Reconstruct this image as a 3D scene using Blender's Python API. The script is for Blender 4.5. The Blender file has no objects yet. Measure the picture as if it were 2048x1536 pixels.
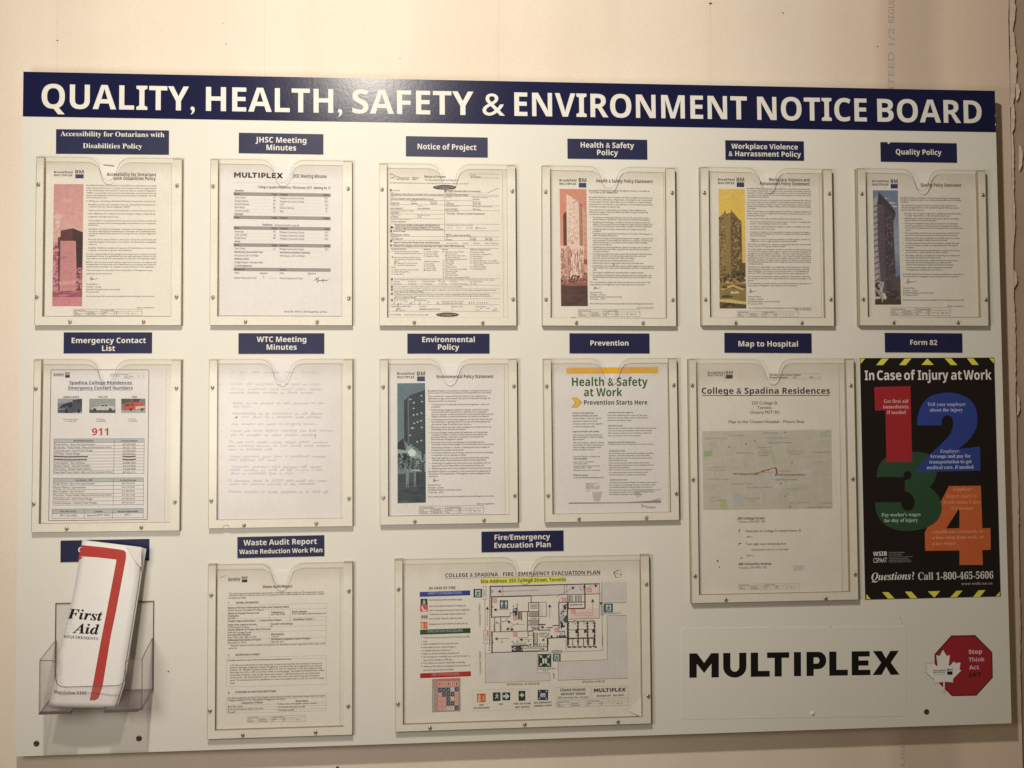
import bpy, math, random, base64, zlib, struct
import numpy as np
from mathutils import Vector, Matrix
from mathutils.geometry import tessellate_polygon

# ------------------------------------------------------------------ camera, world, lamps, exposure
S = bpy.context.scene
COL = S.collection
F = 1680.0                                    # focal length in photo pixels (2048 wide)
R = np.array([[0.99769868, -0.00695818, 0.06744571],
              [-0.00470595, -0.99942781, -0.03349487],
              [0.06764018, 0.03310039, -0.99716055]])
CAM = np.array([-0.13953094, -0.01043691, 1.55210368])      # (x, height, distance in front of the board)


def wv(v):                                    # (x, height, out of the wall) -> Blender world
    return Vector((v[0], -v[2], v[1]))


cam = bpy.data.cameras.new('camera')
cam.sensor_width = 36.0
cam.lens = F / 2048 * 36.0
cam.clip_start = 0.02
cam.clip_end = 100
co = bpy.data.objects.new('camera', cam)
COL.objects.link(co)
rx, ry, rz = wv(R[0]), wv(-R[1]), wv(-R[2])
co.matrix_world = Matrix(((rx.x, ry.x, rz.x, CAM[0]), (rx.y, ry.y, rz.y, -CAM[2]),
                          (rx.z, ry.z, rz.z, CAM[1]), (0, 0, 0, 1)))
S.camera = co

world = bpy.data.worlds.new('World')
S.world = world
world.use_nodes = True
bg = world.node_tree.nodes['Background']
bg.inputs[0].default_value = (1.0, 0.72, 0.43, 1)
bg.inputs[1].default_value = 0.09


def lamp(name, loc, watts, col, size):
    l = bpy.data.lights.new(name, 'AREA')
    l.shape = 'DISK'
    l.size = size
    l.energy = watts
    l.color = col
    o = bpy.data.objects.new(name, l)
    COL.objects.link(o)
    o.location = loc
    o.rotation_euler = (Vector((0, 0, 0)) - Vector(loc)).to_track_quat('-Z', 'Y').to_euler()
    return o


lamp('ceiling_lamp', (-0.42, -1.25, 1.16), 21.3, (1.0, 0.92, 0.78), 0.10)
lamp('side_lamp', (-0.80, -1.05, -0.06), 5.7, (1.0, 0.915, 0.80), 0.42)
S.view_settings.view_transform = 'Standard'
S.view_settings.look = 'None'
S.view_settings.gamma = 1.0
S.view_settings.exposure = 0.05
S.render.engine = 'CYCLES'
S.cycles.max_bounces = 8
S.cycles.transparent_max_bounces = 24
S.cycles.caustics_reflective = False
S.cycles.caustics_refractive = False
random.seed(11)


# ------------------------------------------------------------------ colours and materials
def lin(c):
    c = c / 255.0
    return c / 12.92 if c <= 0.04045 else ((c + 0.055) / 1.055) ** 2.4


def rgb(r, g, b):
    return (lin(r), lin(g), lin(b), 1.0)


def nodemat(name):
    m = bpy.data.materials.new(name)
    m.use_nodes = True
    return m, m.node_tree.nodes, m.node_tree.links


def noise(N, L, scale, detail=4, rough=.55, stretch=None):
    tc = N.new('ShaderNodeTexCoord')
    mp = N.new('ShaderNodeMapping')
    if stretch:
        mp.inputs['Scale'].default_value = stretch
    n = N.new('ShaderNodeTexNoise')
    n.inputs['Scale'].default_value = scale
    n.inputs['Detail'].default_value = detail
    n.inputs['Roughness'].default_value = rough
    L.new(tc.outputs['Object'], mp.inputs[0])
    L.new(mp.outputs[0], n.inputs['Vector'])
    return n


def ramp(N, L, src, a, ca, b, cb):
    r = N.new('ShaderNodeValToRGB')
    r.color_ramp.elements[0].position = a
    r.color_ramp.elements[0].color = ca
    r.color_ramp.elements[1].position = b
    r.color_ramp.elements[1].color = cb
    L.new(src, r.inputs[0])
    return r


def mixc(N, L, a, b, fac=None, mode='MULTIPLY', f=1.0):
    m = N.new('ShaderNodeMix')
    m.data_type = 'RGBA'
    m.blend_type = mode
    m.inputs[0].default_value = f
    if fac:
        L.new(fac, m.inputs[0])
    for s, i in ((a, 6), (b, 7)):
        if isinstance(s, tuple):
            m.inputs[i].default_value = s
        else:
            L.new(s, m.inputs[i])
    return m.outputs[2]


def surf(name, col, rough=.5, spec=.4, var=.04, vscale=9, bump=.0, bscale=300, bdist=.0003, wave=0, metal=0, grain=.07):
    """painted / printed / moulded surface with a little unevenness, fine grain and relief"""
    m, N, L = nodemat(name)
    p = N['Principled BSDF']
    p.inputs['Roughness'].default_value = rough
    p.inputs['Specular IOR Level'].default_value = spec
    p.inputs['Metallic'].default_value = metal
    if col is None:
        at = N.new('ShaderNodeAttribute')
        at.attribute_name = 'ink'
        base = at.outputs['Color']
    else:
        base = col
    n = noise(N, L, vscale)
    r = ramp(N, L, n.outputs['Fac'], .3, (1 - var, 1 - var * 1.1, 1 - var * 1.4, 1), .7, (1, 1, 1, 1))
    g = noise(N, L, 520, 3, .75)
    gr = ramp(N, L, g.outputs['Fac'], .3, (1 - grain,) * 3 + (1,), .7, (1 + grain,) * 3 + (1,))
    c = mixc(N, L, base, r.outputs[0])
    c = mixc(N, L, c, gr.outputs[0])
    L.new(c, p.inputs['Base Color'])
    if bump or wave:
        last = None
        for sc, st, di in ((bscale, bump, bdist), (7, wave, .004)):
            if st:
                nb = noise(N, L, sc, 2)
                b = N.new('ShaderNodeBump')
                b.inputs['Strength'].default_value = st
                b.inputs['Distance'].default_value = di
                L.new(nb.outputs['Fac'], b.inputs['Height'])
                if last:
                    L.new(last, b.inputs['Normal'])
                last = b.outputs[0]
        L.new(last, p.inputs['Normal'])
    return m


M = {}
M['board'] = surf('board_white', (.80, .79, .745, 1), .5, .22, .03, 4, .25, 420, .00015)
M['board_edge'] = surf('board_edge', (.42, .36, .28, 1), .7, .2, .1, 30)
M['batten'] = surf('batten_wood', (.40, .30, .20, 1), .8, .2, .15, 20)
M['navy'] = surf('navy_vinyl', (.012, .014, .060, 1), .26, .20, .08, 6, .25, 160, .0004)
M['plate'] = surf('navy_plate', (.015, .018, .078, 1), .5, .35, .12, 14, .1, 400)
M['plate_serif'] = surf('navy_paper', (.024, .028, .09, 1), .45, .4, .15, 22)
M['ink'] = surf('printed_ink', None, .6, .25, .08, 30, 0)
M['photo_ink'] = surf('photo_print', None, .5, .3, .16, 190, 0, grain=.10)
M['ink_white'] = surf('white_lettering', (.83, .82, .79, 1), .55, .15, .04, 20)
M['paper'] = surf('paper', (.845, .82, .785, 1), .75, .2, .04, 12, .12, 500, .0001, wave=.22)
M['paper_cool'] = surf('paper_cool', (.815, .80, .835, 1), .75, .2, .04, 12, .12, 500, .0001, wave=.22)
M['leaflet'] = surf('coated_paper', (.83, .82, .82, 1), .4, .4, .02, 10, 0, wave=.1)
M['frame'] = surf('frame_white', (.87, .85, .795, 1), .45, .3, .04, 25, .1, 300)
M['frame_side'] = surf('frame_side_shade', (.36, .30, .22, 1), .7, .2, .15, 60)  # shade on the spacer sides, put into a darker side colour
M['steel'] = surf('screw_steel', (.62, .57, .50, 1), .34, .5, .1, 200, metal=1)
M['socket'] = surf('socket_dark', (.09, .075, .06, 1), .5, .3)
M['dull_steel'] = surf('dull_screw', (.11, .095, .08, 1), .45, .4, .2, 300, metal=.6)
M['black'] = surf('black_vinyl', (.018, .014, .012, 1), .5, .35, .1, 20)
M['poster'] = surf('poster_black', (.016, .012, .012, 1), .42, .35, .1, 12)
M['tear'] = surf('torn_paper', (.70, .59, .49, 1), .9, .1, .12, 40, .5, 120, .001)
M['hole'] = surf('drill_hole', (.10, .08, .06, 1), .8, .1)


def acrylic(name, tint, haze, gloss_rough, hazecol, dirt=.0, shade_band=0):
    m, N, L = nodemat(name)
    for n in list(N):
        if n.type != 'OUTPUT_MATERIAL':
            N.remove(n)
    out = [n for n in N if n.type == 'OUTPUT_MATERIAL'][0]
    t = N.new('ShaderNodeBsdfTransparent')
    t.inputs[0].default_value = tint
    d = N.new('ShaderNodeBsdfDiffuse')
    d.inputs[0].default_value = hazecol
    g = N.new('ShaderNodeBsdfGlossy')
    g.inputs['Roughness'].default_value = gloss_rough
    m1 = N.new('ShaderNodeMixShader')
    m2 = N.new('ShaderNodeMixShader')
    n = noise(N, L, 26, 5, .6)
    mr = N.new('ShaderNodeMapRange')
    mr.inputs[1].default_value = .35
    mr.inputs[2].default_value = .75
    mr.inputs[3].default_value = haze
    mr.inputs[4].default_value = haze + dirt
    L.new(n.outputs['Fac'], mr.inputs[0])
    fac = mr.outputs[0]
    if shade_band:                                             # painted shade: brownish haze thickens towards the cover's top edge
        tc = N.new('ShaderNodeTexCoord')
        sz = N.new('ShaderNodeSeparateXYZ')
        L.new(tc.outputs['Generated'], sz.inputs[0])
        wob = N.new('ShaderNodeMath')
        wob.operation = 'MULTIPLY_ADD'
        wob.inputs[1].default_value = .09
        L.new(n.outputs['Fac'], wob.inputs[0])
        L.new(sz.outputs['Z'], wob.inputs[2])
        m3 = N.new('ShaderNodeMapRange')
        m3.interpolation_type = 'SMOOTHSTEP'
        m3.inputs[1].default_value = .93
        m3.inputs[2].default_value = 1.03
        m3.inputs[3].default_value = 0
        m3.inputs[4].default_value = shade_band
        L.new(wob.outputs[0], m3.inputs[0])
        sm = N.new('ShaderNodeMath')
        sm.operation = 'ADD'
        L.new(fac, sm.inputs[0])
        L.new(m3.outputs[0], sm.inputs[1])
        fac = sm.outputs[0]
    L.new(fac, m1.inputs[0])
    L.new(t.outputs[0], m1.inputs[1])
    L.new(d.outputs[0], m1.inputs[2])
    lw = N.new('ShaderNodeLayerWeight')
    lw.inputs[0].default_value = .5
    pw = N.new('ShaderNodeMath')
    pw.operation = 'POWER'
    pw.inputs[1].default_value = 4.0
    L.new(lw.outputs['Facing'], pw.inputs[0])
    ma = N.new('ShaderNodeMath')
    ma.operation = 'MULTIPLY_ADD'
    ma.inputs[1].default_value = .6
    ma.inputs[2].default_value = .009
    L.new(pw.outputs[0], ma.inputs[0])
    L.new(ma.outputs[0], m2.inputs[0])
    L.new(m1.outputs[0], m2.inputs[1])
    L.new(g.outputs[0], m2.inputs[2])
    L.new(m2.outputs[0], out.inputs[0])
    return m


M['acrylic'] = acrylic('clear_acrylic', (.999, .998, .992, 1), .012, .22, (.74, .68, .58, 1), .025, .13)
M['acrylic_edge'] = acrylic('acrylic_edge', (.60, .55, .44, 1), .5, .2, (.36, .31, .23, 1), .1)
M['smoke_floor'] = acrylic('smoky_floor', (.80, .77, .80, 1), .12, .1, (.50, .45, .43, 1), .05)
M['smoke'] = acrylic('smoky_acrylic', (.99, .983, .985, 1), .02, .06, (.70, .66, .62, 1), .05)
M['smoke_edge'] = acrylic('smoky_edge', (.50, .44, .43, 1), .5, .12, (.22, .18, .18, 1), .1)


def wall_mat():
    m, N, L = nodemat('gypsum_wall')
    p = N['Principled BSDF']
    p.inputs['Roughness'].default_value = .85
    p.inputs['Specular IOR Level'].default_value = .2
    n = noise(N, L, 2.2, 5, .6)
    r = ramp(N, L, n.outputs['Fac'], .3, (.84, .74, .635, 1), .72, (.90, .81, .715, 1))
    v = noise(N, L, 3, 3, .5, (2.6, 2.6, .25))            # roller / tape streaks running up the wall
    vr = ramp(N, L, v.outputs['Fac'], .35, (.955, .945, .935, 1), .62, (1, 1, 1, 1))
    tc = N.new('ShaderNodeTexCoord')                    # stained tape joints towards the right-hand edge
    sx = N.new('ShaderNodeSeparateXYZ')
    L.new(tc.outputs['Object'], sx.inputs[0])
    nz = noise(N, L, 3, 3, .5, (1, 1, .5))
    ad = N.new('ShaderNodeMath')
    ad.operation = 'MULTIPLY_ADD'
    L.new(nz.outputs['Fac'], ad.inputs[0])
    ad.inputs[1].default_value = .10
    L.new(sx.outputs['X'], ad.inputs[2])
    cr = N.new('ShaderNodeValToRGB')
    L.new(ad.outputs[0], cr.inputs[0])
    e = cr.color_ramp.elements
    e[0].position = .60
    e[0].color = (1, 1, 1, 1)
    e[1].position = 1.0
    e[1].color = (.93, .86, .84, 1)
    for q, c in ((.68, (.95, .92, .90)), (.735, (1, .96, .92)), (.78, (.82, .76, .73)), (.85, (.80, .75, .74)), (.885, (.98, .91, .86))):
        k = cr.color_ramp.elements.new(q)
        k.color = c + (1,)
    c = mixc(N, L, r.outputs[0], vr.outputs[0])
    c = mixc(N, L, c, cr.outputs[0])
    g = noise(N, L, 480, 3, .75)
    gr = ramp(N, L, g.outputs['Fac'], .3, (.92, .92, .92, 1), .7, (1.06, 1.06, 1.06, 1))
    c = mixc(N, L, c, gr.outputs[0])
    L.new(c, p.inputs['Base Color'])
    nb = noise(N, L, 260, 3)
    b = N.new('ShaderNodeBump')
    b.inputs['Strength'].default_value = .25
    b.inputs['Distance'].default_value = .0006
    L.new(nb.outputs['Fac'], b.inputs['Height'])
    L.new(b.outputs[0], p.inputs['Normal'])
    return m


M['wall'] = wall_mat()
M['wall_bare'] = surf('bare_gypsum', (.50, .385, .31, 1), .9, .1, .15, 9, .4, 200, .001)
M['wall_line'] = surf('wall_hairline', (.70, .60, .50, 1), .9, .1, .2, 30)


# ------------------------------------------------------------------ photo pixel -> point on a plane parallel to the board
def B(px, py, n=0.0):
    d = R.T @ np.array([(px - 1024) / F, (py - 768) / F, 1.0])
    t = (n - CAM[2]) / d[2]
    q = CAM + d * t
    return np.array([q[0], q[1]])


CROP = {'px': (0, 0, 1.0),
        'c1': (0, 240, 3.5725), 'c2': (400, 240, 3.5735), 'c3': (740, 240, 3.572), 'c4': (1060, 260, 3.747),
        'c5': (1380, 260, 3.747), 'c6': (1690, 260, 3.656), 'd1': (0, 650, 3.49), 'd2': (400, 650, 3.656),
        'd3': (740, 650, 3.656), 'd4': (1060, 650, 3.656), 'd5': (1360, 650, 2.695), 'd6': (1690, 650, 2.695),
        'e1': (0, 1050, 3.16), 'e2': (400, 1050, 3.4147), 'e3': (760, 1050, 6.677), 'e4': (1040, 1050, 6.677),
        'e5': (760, 1270, 6.677), 'e6': (1040, 1270, 6.677), 'e7': (1340, 1200, 2.893),
        'g1': (950, 1150, 10.97), 'g2': (1090, 1150, 10.97), 'g3': (950, 1270, 10.97), 'g4': (1840, 1260, 10.97),
        'g5': (1395, 840, 7.062), 'h1': (0, 0, 2.926), 'h2': (680, 0, 2.844), 'h3': (1380, 0, 3.066)}


def C2(crop, x, y):
    a, b, s = CROP[crop]
    return a + x / s, b + y / s


# ------------------------------------------------------------------ tags and mesh building
def tag(o, label=None, cat=None, group=None, kind=None):
    for k, v in (('label', label), ('category', cat), ('group', group), ('kind', kind)):
        if v:
            o[k] = v
    return o


def empty(name, loc, label, cat, group=None):
    o = bpy.data.objects.new(name, None)
    o.empty_display_size = .02
    COL.objects.link(o)
    o.location = loc
    return tag(o, label, cat, group)


def link(name, me, parent=None):
    o = bpy.data.objects.new(name, me)
    COL.objects.link(o)
    if parent:
        o.parent = parent
        if parent.type == 'EMPTY':
            o.matrix_parent_inverse = Matrix.Translation(-parent.location)
    return o


class MB:
    """collects polygons in (x, height, out) space; builds one mesh"""

    def __init__(s):
        s.v, s.f, s.m, s.c = [], [], [], []
        s.mats = []

    def mi(s, mat):
        if mat not in s.mats:
            s.mats.append(mat)
        return s.mats.index(mat)

    def add(s, pts, faces, mat, col=None):
        b = len(s.v)
        s.v += [(p[0], -p[2], p[1]) for p in pts]
        k = s.mi(mat)
        for f in faces:
            s.f.append([b + i for i in f])
            s.m.append(k)
        s.c += [col or (1, 1, 1, 1)] * len(pts)

    def prism(s, poly, n0, n1, mat, side=None, col=None, back=True):
        """flat polygon (x,height list) from depth n0 (wall side) to n1 (room side)"""
        poly = [tuple(p) for p in poly]
        tris = tessellate_polygon([[Vector((x, y, 0)) for x, y in poly]])
        area = sum(poly[i][0] * poly[(i + 1) % len(poly)][1] - poly[(i + 1) % len(poly)][0] * poly[i][1] for i in range(len(poly)))
        def ori(t, up):
            a, b, c = (poly[i] for i in t)
            ccw = (b[0] - a[0]) * (c[1] - a[1]) - (b[1] - a[1]) * (c[0] - a[0]) > 0
            return t if ccw == up else t[::-1]
        s.add([(x, y, n1) for x, y in poly], [ori(list(t), True) for t in tris], mat, col)
        if back:
            s.add([(x, y, n0) for x, y in poly], [ori(list(t), False) for t in tris], mat, col)
        n = len(poly)
        for i in range(n):
            j = (i + 1) % n
            a, b = poly[i], poly[j]
            q = [(a[0], a[1], n0), (b[0], b[1], n0), (b[0], b[1], n1), (a[0], a[1], n1)]
            s.add(q, [[0, 1, 2, 3] if area > 0 else [3, 2, 1, 0]], side or mat, col)

    def build(s, name, parent=None, smooth=False):
        me = bpy.data.meshes.new(name)
        me.from_pydata(s.v, [], s.f)
        for m in s.mats:
            me.materials.append(m)
        me.polygons.foreach_set('material_index', s.m)
        a = me.color_attributes.new('ink', 'FLOAT_COLOR', 'POINT')
        a.data.foreach_set('color', np.array(s.c, dtype=np.float32).ravel())
        if smooth:
            me.polygons.foreach_set('use_smooth', [True] * len(s.f))
        me.update()
        return link(name, me, parent)


# ------------------------------------------------------------------ letter shapes, taken from Blender's own built-in type
# styles: B sans bold, R sans, T serif bold, G serif, I serif italic -> first code points for capitals, small letters, digits; weight change
STYLE = {'B': (0x1D5D4, 0x1D5EE, 0x1D7EC, 0.0, .022), 'R': (None, None, None, 0.0, 0.0), 'T': (0x1D400, 0x1D41A, 0x1D7CE, 0.0, .012),
         'G': (0x1D400, 0x1D41A, 0x1D7CE, -.014, 0.0), 'I': (0x1D468, 0x1D482, 0x1D7CE, -.006, 0.0)}


def outlines(body, off):
    c = bpy.data.curves.new('glyph_source', 'FONT')
    c.body = body
    c.offset = off
    c.resolution_u = 3
    c.fill_mode = 'NONE'
    o = bpy.data.objects.new('glyph_source', c)
    COL.objects.link(o)
    ev = o.evaluated_get(bpy.context.evaluated_depsgraph_get())
    me = ev.to_mesh()
    near = {}
    for e in me.edges:
        a, b = e.vertices
        near.setdefault(a, []).append(b)
        near.setdefault(b, []).append(a)
    seen, loops = set(), []
    for st in near:
        if st in seen:
            continue
        seen.add(st)
        lp, cur = [st], near[st][0]
        while cur not in seen:
            seen.add(cur)
            lp.append(cur)
            nxt = [k for k in near[cur] if k not in seen]
            if not nxt:
                break
            cur = nxt[0]
        if len(lp) > 2:
            loops.append(np.array([me.vertices[i].co[:2] for i in lp]))
    ev.to_mesh_clear()
    bpy.data.objects.remove(o)
    bpy.data.curves.remove(c)
    return loops


BAR, RAW = {}, {}


def raw(st, c):
    """advance width and outline loops of one letter; a bar set after it gives the advance"""
    if (st, c) not in RAW:
        U, l, d, off, po = STYLE[st]
        m = None
        if U and c.isalpha() and c.isupper():
            m = chr(U + ord(c) - 65)
        elif U and c.isalpha():
            m = chr(l + ord(c) - 97)
        elif U and c.isdigit():
            m = chr(d + ord(c) - 48)
        w = off if m else po
        if w not in BAR:
            BAR[w] = min(q[:, 0].min() for q in outlines('|', w))
        lp = outlines((m or c) + '|', w)
        lp.sort(key=lambda q: q[:, 0].min())
        adv = lp[-1][:, 0].min() - BAR[w]
        RAW[(st, c)] = (adv, [simp(q, .0022) for q in lp[:-1]])
    return RAW[(st, c)]


CAPH, SPC = {}, {}


def cap_of(st):
    if st not in CAPH:
        CAPH[st] = max(q[:, 1].max() for q in raw(st, 'E')[1])
    return CAPH[st]


def space_of(st):
    if st not in SPC:
        SPC[st] = .26
    return SPC[st]


def rdp(P, t):
    if len(P) < 3:
        return P
    a, b = P[0], P[-1]
    d = b - a
    L = math.hypot(*d)
    q = np.array(P) - a
    dist = np.abs(q[:, 0] * d[1] - q[:, 1] * d[0]) / L if L > 1e-9 else np.hypot(q[:, 0], q[:, 1])
    k = int(dist.argmax())
    if dist[k] < t:
        return [P[0], P[-1]]
    return rdp(P[:k + 1], t)[:-1] + rdp(P[k:], t)


def simp(l, t):
    P = list(l)
    k = int(((l - l[0]) ** 2).sum(1).argmax())
    if k == 0:
        return l
    q = rdp(P[:k + 1], t)[:-1] + rdp(P[k:] + [P[0]], t)[:-1]
    return np.array(q) if len(q) > 2 else l


def inside(p, l):
    c = False
    for i in range(len(l)):
        a, b = l[i], l[i - 1]
        if (a[1] > p[1]) != (b[1] > p[1]) and p[0] < (b[0] - a[0]) * (p[1] - a[1]) / (b[1] - a[1]) + a[0]:
            c = not c
    return c


def fill(loops):
    """triangles for a letter of several loops: every outer loop is filled together with its own holes"""
    n = len(loops)
    base = np.cumsum([0] + [len(l) for l in loops])
    par = [[j for j in range(n) if j != i and inside(loops[i][0], loops[j])] for i in range(n)]
    out = []
    for i in range(n):
        if len(par[i]) % 2:
            continue
        grp = [i] + [j for j in range(n) if i in par[j] and len(par[j]) == len(par[i]) + 1]
        idx = [base[j] + k for j in grp for k in range(len(loops[j]))]
        for t in tessellate_polygon([[Vector((float(x), float(y), 0)) for x, y in loops[j]] for j in grp]):
            out.append(tuple(int(idx[k]) for k in t))
    return out


GC = {}


def glyph(st, c, lod):
    key = (st, c, lod)
    if key not in GC:
        if True:
            adv, loops = raw(st, c)
            if lod:
                loops = [simp(l, .016) for l in loops]
            if not loops:
                GC[key] = (adv, np.zeros((0, 2)), [])
            else:
                tri = fill(loops)
                P = np.concatenate(loops)
                T = []
                for a, b, c2 in tri:
                    u, w = P[b] - P[a], P[c2] - P[a]
                    ar = u[0] * w[1] - u[1] * w[0]
                    if abs(ar) > 1e-8:
                        T.append([a, b, c2] if ar > 0 else [a, c2, b])
                GC[key] = (adv, P, T)
    return GC[key]


def arc(cx, cy, rx_, ry_, a0, a1, n=8):
    return [(cx + rx_ * math.cos(math.radians(a0 + (a1 - a0) * i / n)), cy + ry_ * math.sin(math.radians(a0 + (a1 - a0) * i / n))) for i in range(n + 1)]


# heavy wordmark letters in a unit box (outer loop, holes)
HEAVY = {
    'M': [[(0, 0), (0, 1), (.26, 1), (.5, .60), (.74, 1), (1, 1), (1, 0), (.75, 0), (.75, .57), (.51, .20), (.49, .20), (.25, .57), (.25, 0)]],
    'U': [[(0, 1)] + arc(.5, .42, .5, .44, 180, 360, 14) + [(1, 1), (.69, 1)] + arc(.5, .42, .19, .20, 360, 180, 8) + [(.31, 1)]],
    'L': [[(0, 0), (0, 1), (.39, 1), (.39, .24), (1, .24), (1, 0)]],
    'T': [[(0, 1), (1, 1), (1, .77), (.66, .77), (.66, 0), (.34, 0), (.34, .77), (0, .77)]],
    'I': [[(0, 0), (0, 1), (1, 1), (1, 0)]],
    'P': [[(0, 0), (0, 1), (.58, 1)] + arc(.60, .64, .40, .36, 90, -90, 10) + [(.36, .28), (.36, 0)],
          [(.36, .77)] + arc(.54, .64, .12, .13, 90, -90, 6) + [(.36, .51)]],
    'E': [[(0, 0), (0, 1), (.97, 1), (.97, .78), (.37, .78), (.37, .615), (.9, .615), (.9, .40), (.37, .40), (.37, .225), (1, .225), (1, 0)]],
    'X': [[(0, 0), (.32, .51), (.02, 1), (.34, 1), (.5, .69), (.67, 1), (.98, 1), (.68, .51), (1, 0), (.67, 0), (.5, .34), (.33, 0)]],
}
HSPAN = [(0, 168), (193, 326), (351, 460), (445, 573), (600, 641), (673, 788), (805, 913), (936, 1045), (1058, 1216)]

STEP = .00007


class Print(MB):
    """flat print on a plane at depth n, drawn in photo pixels (or crop pixels) of that sheet"""

    def __init__(s, crop, n, white=(235, 225, 205), alb=.81, tilt=0.0, surface=None, mat=None, gam=.5):
        super().__init__()
        s.crop, s.n, s.tilt, s.surface = crop, n, tilt, surface
        s.w = [lin(c) for c in white]
        s.alb = alb
        s.gam = gam
        s.press = .72 if gam else 1.0
        s.bold = 1.0
        s.mat = mat or M['ink']

    def ink(s, c):                           # colour as it reads in the photo next to its own paper -> ink reflectance
        return tuple(min(.9, max(.008, (lin(v) / w) ** (1 + s.gam * max(0, 1 - lin(v) / w)) * s.alb)) for v, w in zip(c, s.w)) + (1,)

    def W(s, x, y, lv=0):
        px, py = C2(s.crop, x, y)
        n = s.surface(px, py) if s.surface else s.n
        n += lv * STEP
        q = B(px, py, n)
        return np.array([q[0], q[1], n])

    def poly(s, pts, col, lv=1, holes=()):
        loops = [list(pts)] + [list(h) for h in holes]
        tri = tessellate_polygon([[Vector((x, y, 0)) for x, y in l] for l in loops])
        flat = [p for l in loops for p in l]
        T = []
        for t in tri:
            a, b, c = (flat[i] for i in t)
            ar = (b[0] - a[0]) * (c[1] - a[1]) - (b[1] - a[1]) * (c[0] - a[0])
            T.append(list(t) if ar < 0 else list(t)[::-1])
        s.count = getattr(s, 'count', 0) + 1          # every shape lies a hair above the one before it
        lv += (s.count % 40) * .02
        s.add([s.W(x, y, lv) for x, y in flat], T, s.mat, s.ink(col))

    def rect(s, x0, y0, x1, y1, col, lv=1, sl=None):
        d = (s.slope(x0, y0) if sl is None else sl) * (x1 - x0)
        s.poly([(x0, y0), (x1, y0 + d), (x1, y1 + d), (x0, y1)], col, lv)

    def line(s, x0, y0, x1, y1, w, col, lv=2):
        L = math.hypot(x1 - x0, y1 - y0) or 1
        w *= s.bold
        a, b = -(y1 - y0) / L * w / 2, (x1 - x0) / L * w / 2
        s.poly([(x0 + a, y0 + b), (x1 + a, y1 + b), (x1 - a, y1 - b), (x0 - a, y0 - b)], col, lv)

    def hline(s, x0, y, x1, w, col, lv=2):
        s.line(x0, y, x1, y + s.slope(x0, y) * (x1 - x0), w, col, lv)

    def box(s, x0, y0, x1, y1, w, col, lv=2):
        d = s.slope(x0, y0) * (x1 - x0)
        s.line(x0, y0, x1, y0 + d, w, col, lv)
        s.line(x0, y1, x1, y1 + d, w, col, lv)
        s.line(x0, y0, x0, y1, w, col, lv)
        s.line(x1, y0 + d, x1, y1 + d, w, col, lv)

    def path(s, pts, w, col, lv=3):
        for a, b in zip(pts, pts[1:]):
            s.line(a[0], a[1], b[0], b[1], w, col, lv)

    def slope(s, x, y):                      # slope, in photo pixels, of a level line on the board here
        px, py = C2(s.crop, x, y)
        q = B(px, py, s.n)
        a = math.radians(s.tilt)
        v = np.array([q[0] + .05 * math.cos(a), q[1] + .05 * math.sin(a), s.n]) - CAM
        u = R @ v
        qx, qy = u[0] / u[2] * F + 1024, u[1] / u[2] * F + 768
        return (qy - py) / (qx - px)

    def text(s, txt, x0, y, x1=None, h=12, st='R', col=(60, 50, 45), lv=4, y1=None, cy=False, lod=1, heavy=False, anchor='l', gap=0):
        """baseline starts at (x0, y); x1 = right end of the ink; h = cap height, all in crop pixels"""
        if cy:
            y = y + h / 2
        if not heavy:
            pen, ink0, ink1, parts = 0.0, None, 0, []
            for c in txt:
                if c == ' ':
                    pen += space_of(st)
                    continue
                adv, P, T = glyph(st, c, lod)
                if len(P):
                    parts.append((pen, P, T))
                    if ink0 is None:
                        ink0 = pen + P[:, 0].min()
                    ink1 = max(ink1, pen + P[:, 0].max())
                pen += adv + gap
            if not parts:
                return
            cap = cap_of(st)
        else:
            parts, ink0, ink1, cap = [], 0, 1216, 1
            for ch, (a, b) in zip('MULTIPLEX', HSPAN):
                loops = HEAVY[ch]
                tri = tessellate_polygon([[Vector((x, y2, 0)) for x, y2 in l] for l in loops])
                P = np.array([p for l in loops for p in l]) * [b - a, 1]
                T = []
                for t in tri:
                    u, w = P[t[1]] - P[t[0]], P[t[2]] - P[t[0]]
                    T.append(list(t) if u[0] * w[1] - u[1] * w[0] > 0 else list(t)[::-1])
                parts.append((a, P, T))
        k = CROP[s.crop][2]
        sy = h / k * (s.pxm(x0, y)) / cap
        if x1 is None:
            sx = sy * .93
            wid = (ink1 - ink0) * sx / s.pxm(x0, y) * k
            if anchor == 'r':
                x0 = x0 - wid
            elif anchor == 'c':
                x0 = x0 - wid / 2
            x1 = x0 + wid
        if y1 is None:
            y1 = y + s.slope(x0, y) * (x1 - x0)
        A, Z = s.W(x0, y, lv), s.W(x1, y1, lv)
        d = Z[:2] - A[:2]
        Lw = math.hypot(*d)
        ex = d / Lw
        ey = np.array([-ex[1], ex[0]])
        sx = Lw / (ink1 - ink0)
        if sum(col) < 440 and max(col) - min(col) < 38:                   # small type prints as dark as large type
            col = tuple(v * s.press for v in col)
        c4 = s.ink(col)
        base, V = len(s.v), []
        mi = s.mi(s.mat)
        for pen, P, T in parts:
            b = base + len(V)
            U = (P[:, 0] + pen - ink0) * sx
            Y = P[:, 1] * sy
            f = U / Lw
            if s.surface:
                for u_, y_ in zip(f, P[:, 1]):
                    q = s.W(x0 + (x1 - x0) * u_, y + (y1 - y) * u_ - y_ * h / cap, lv)
                    V.append((q[0], -q[2], q[1]))
                for t in T:
                    s.f.append([b + t[0], b + t[1], b + t[2]])
                    s.m.append(mi)
                continue
            X = A[0] + U * ex[0] + Y * ey[0]
            Z2 = A[1] + U * ex[1] + Y * ey[1]
            N2 = A[2] + (Z[2] - A[2]) * f
            V += [(x, -n, z) for x, z, n in zip(X, Z2, N2)]
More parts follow.
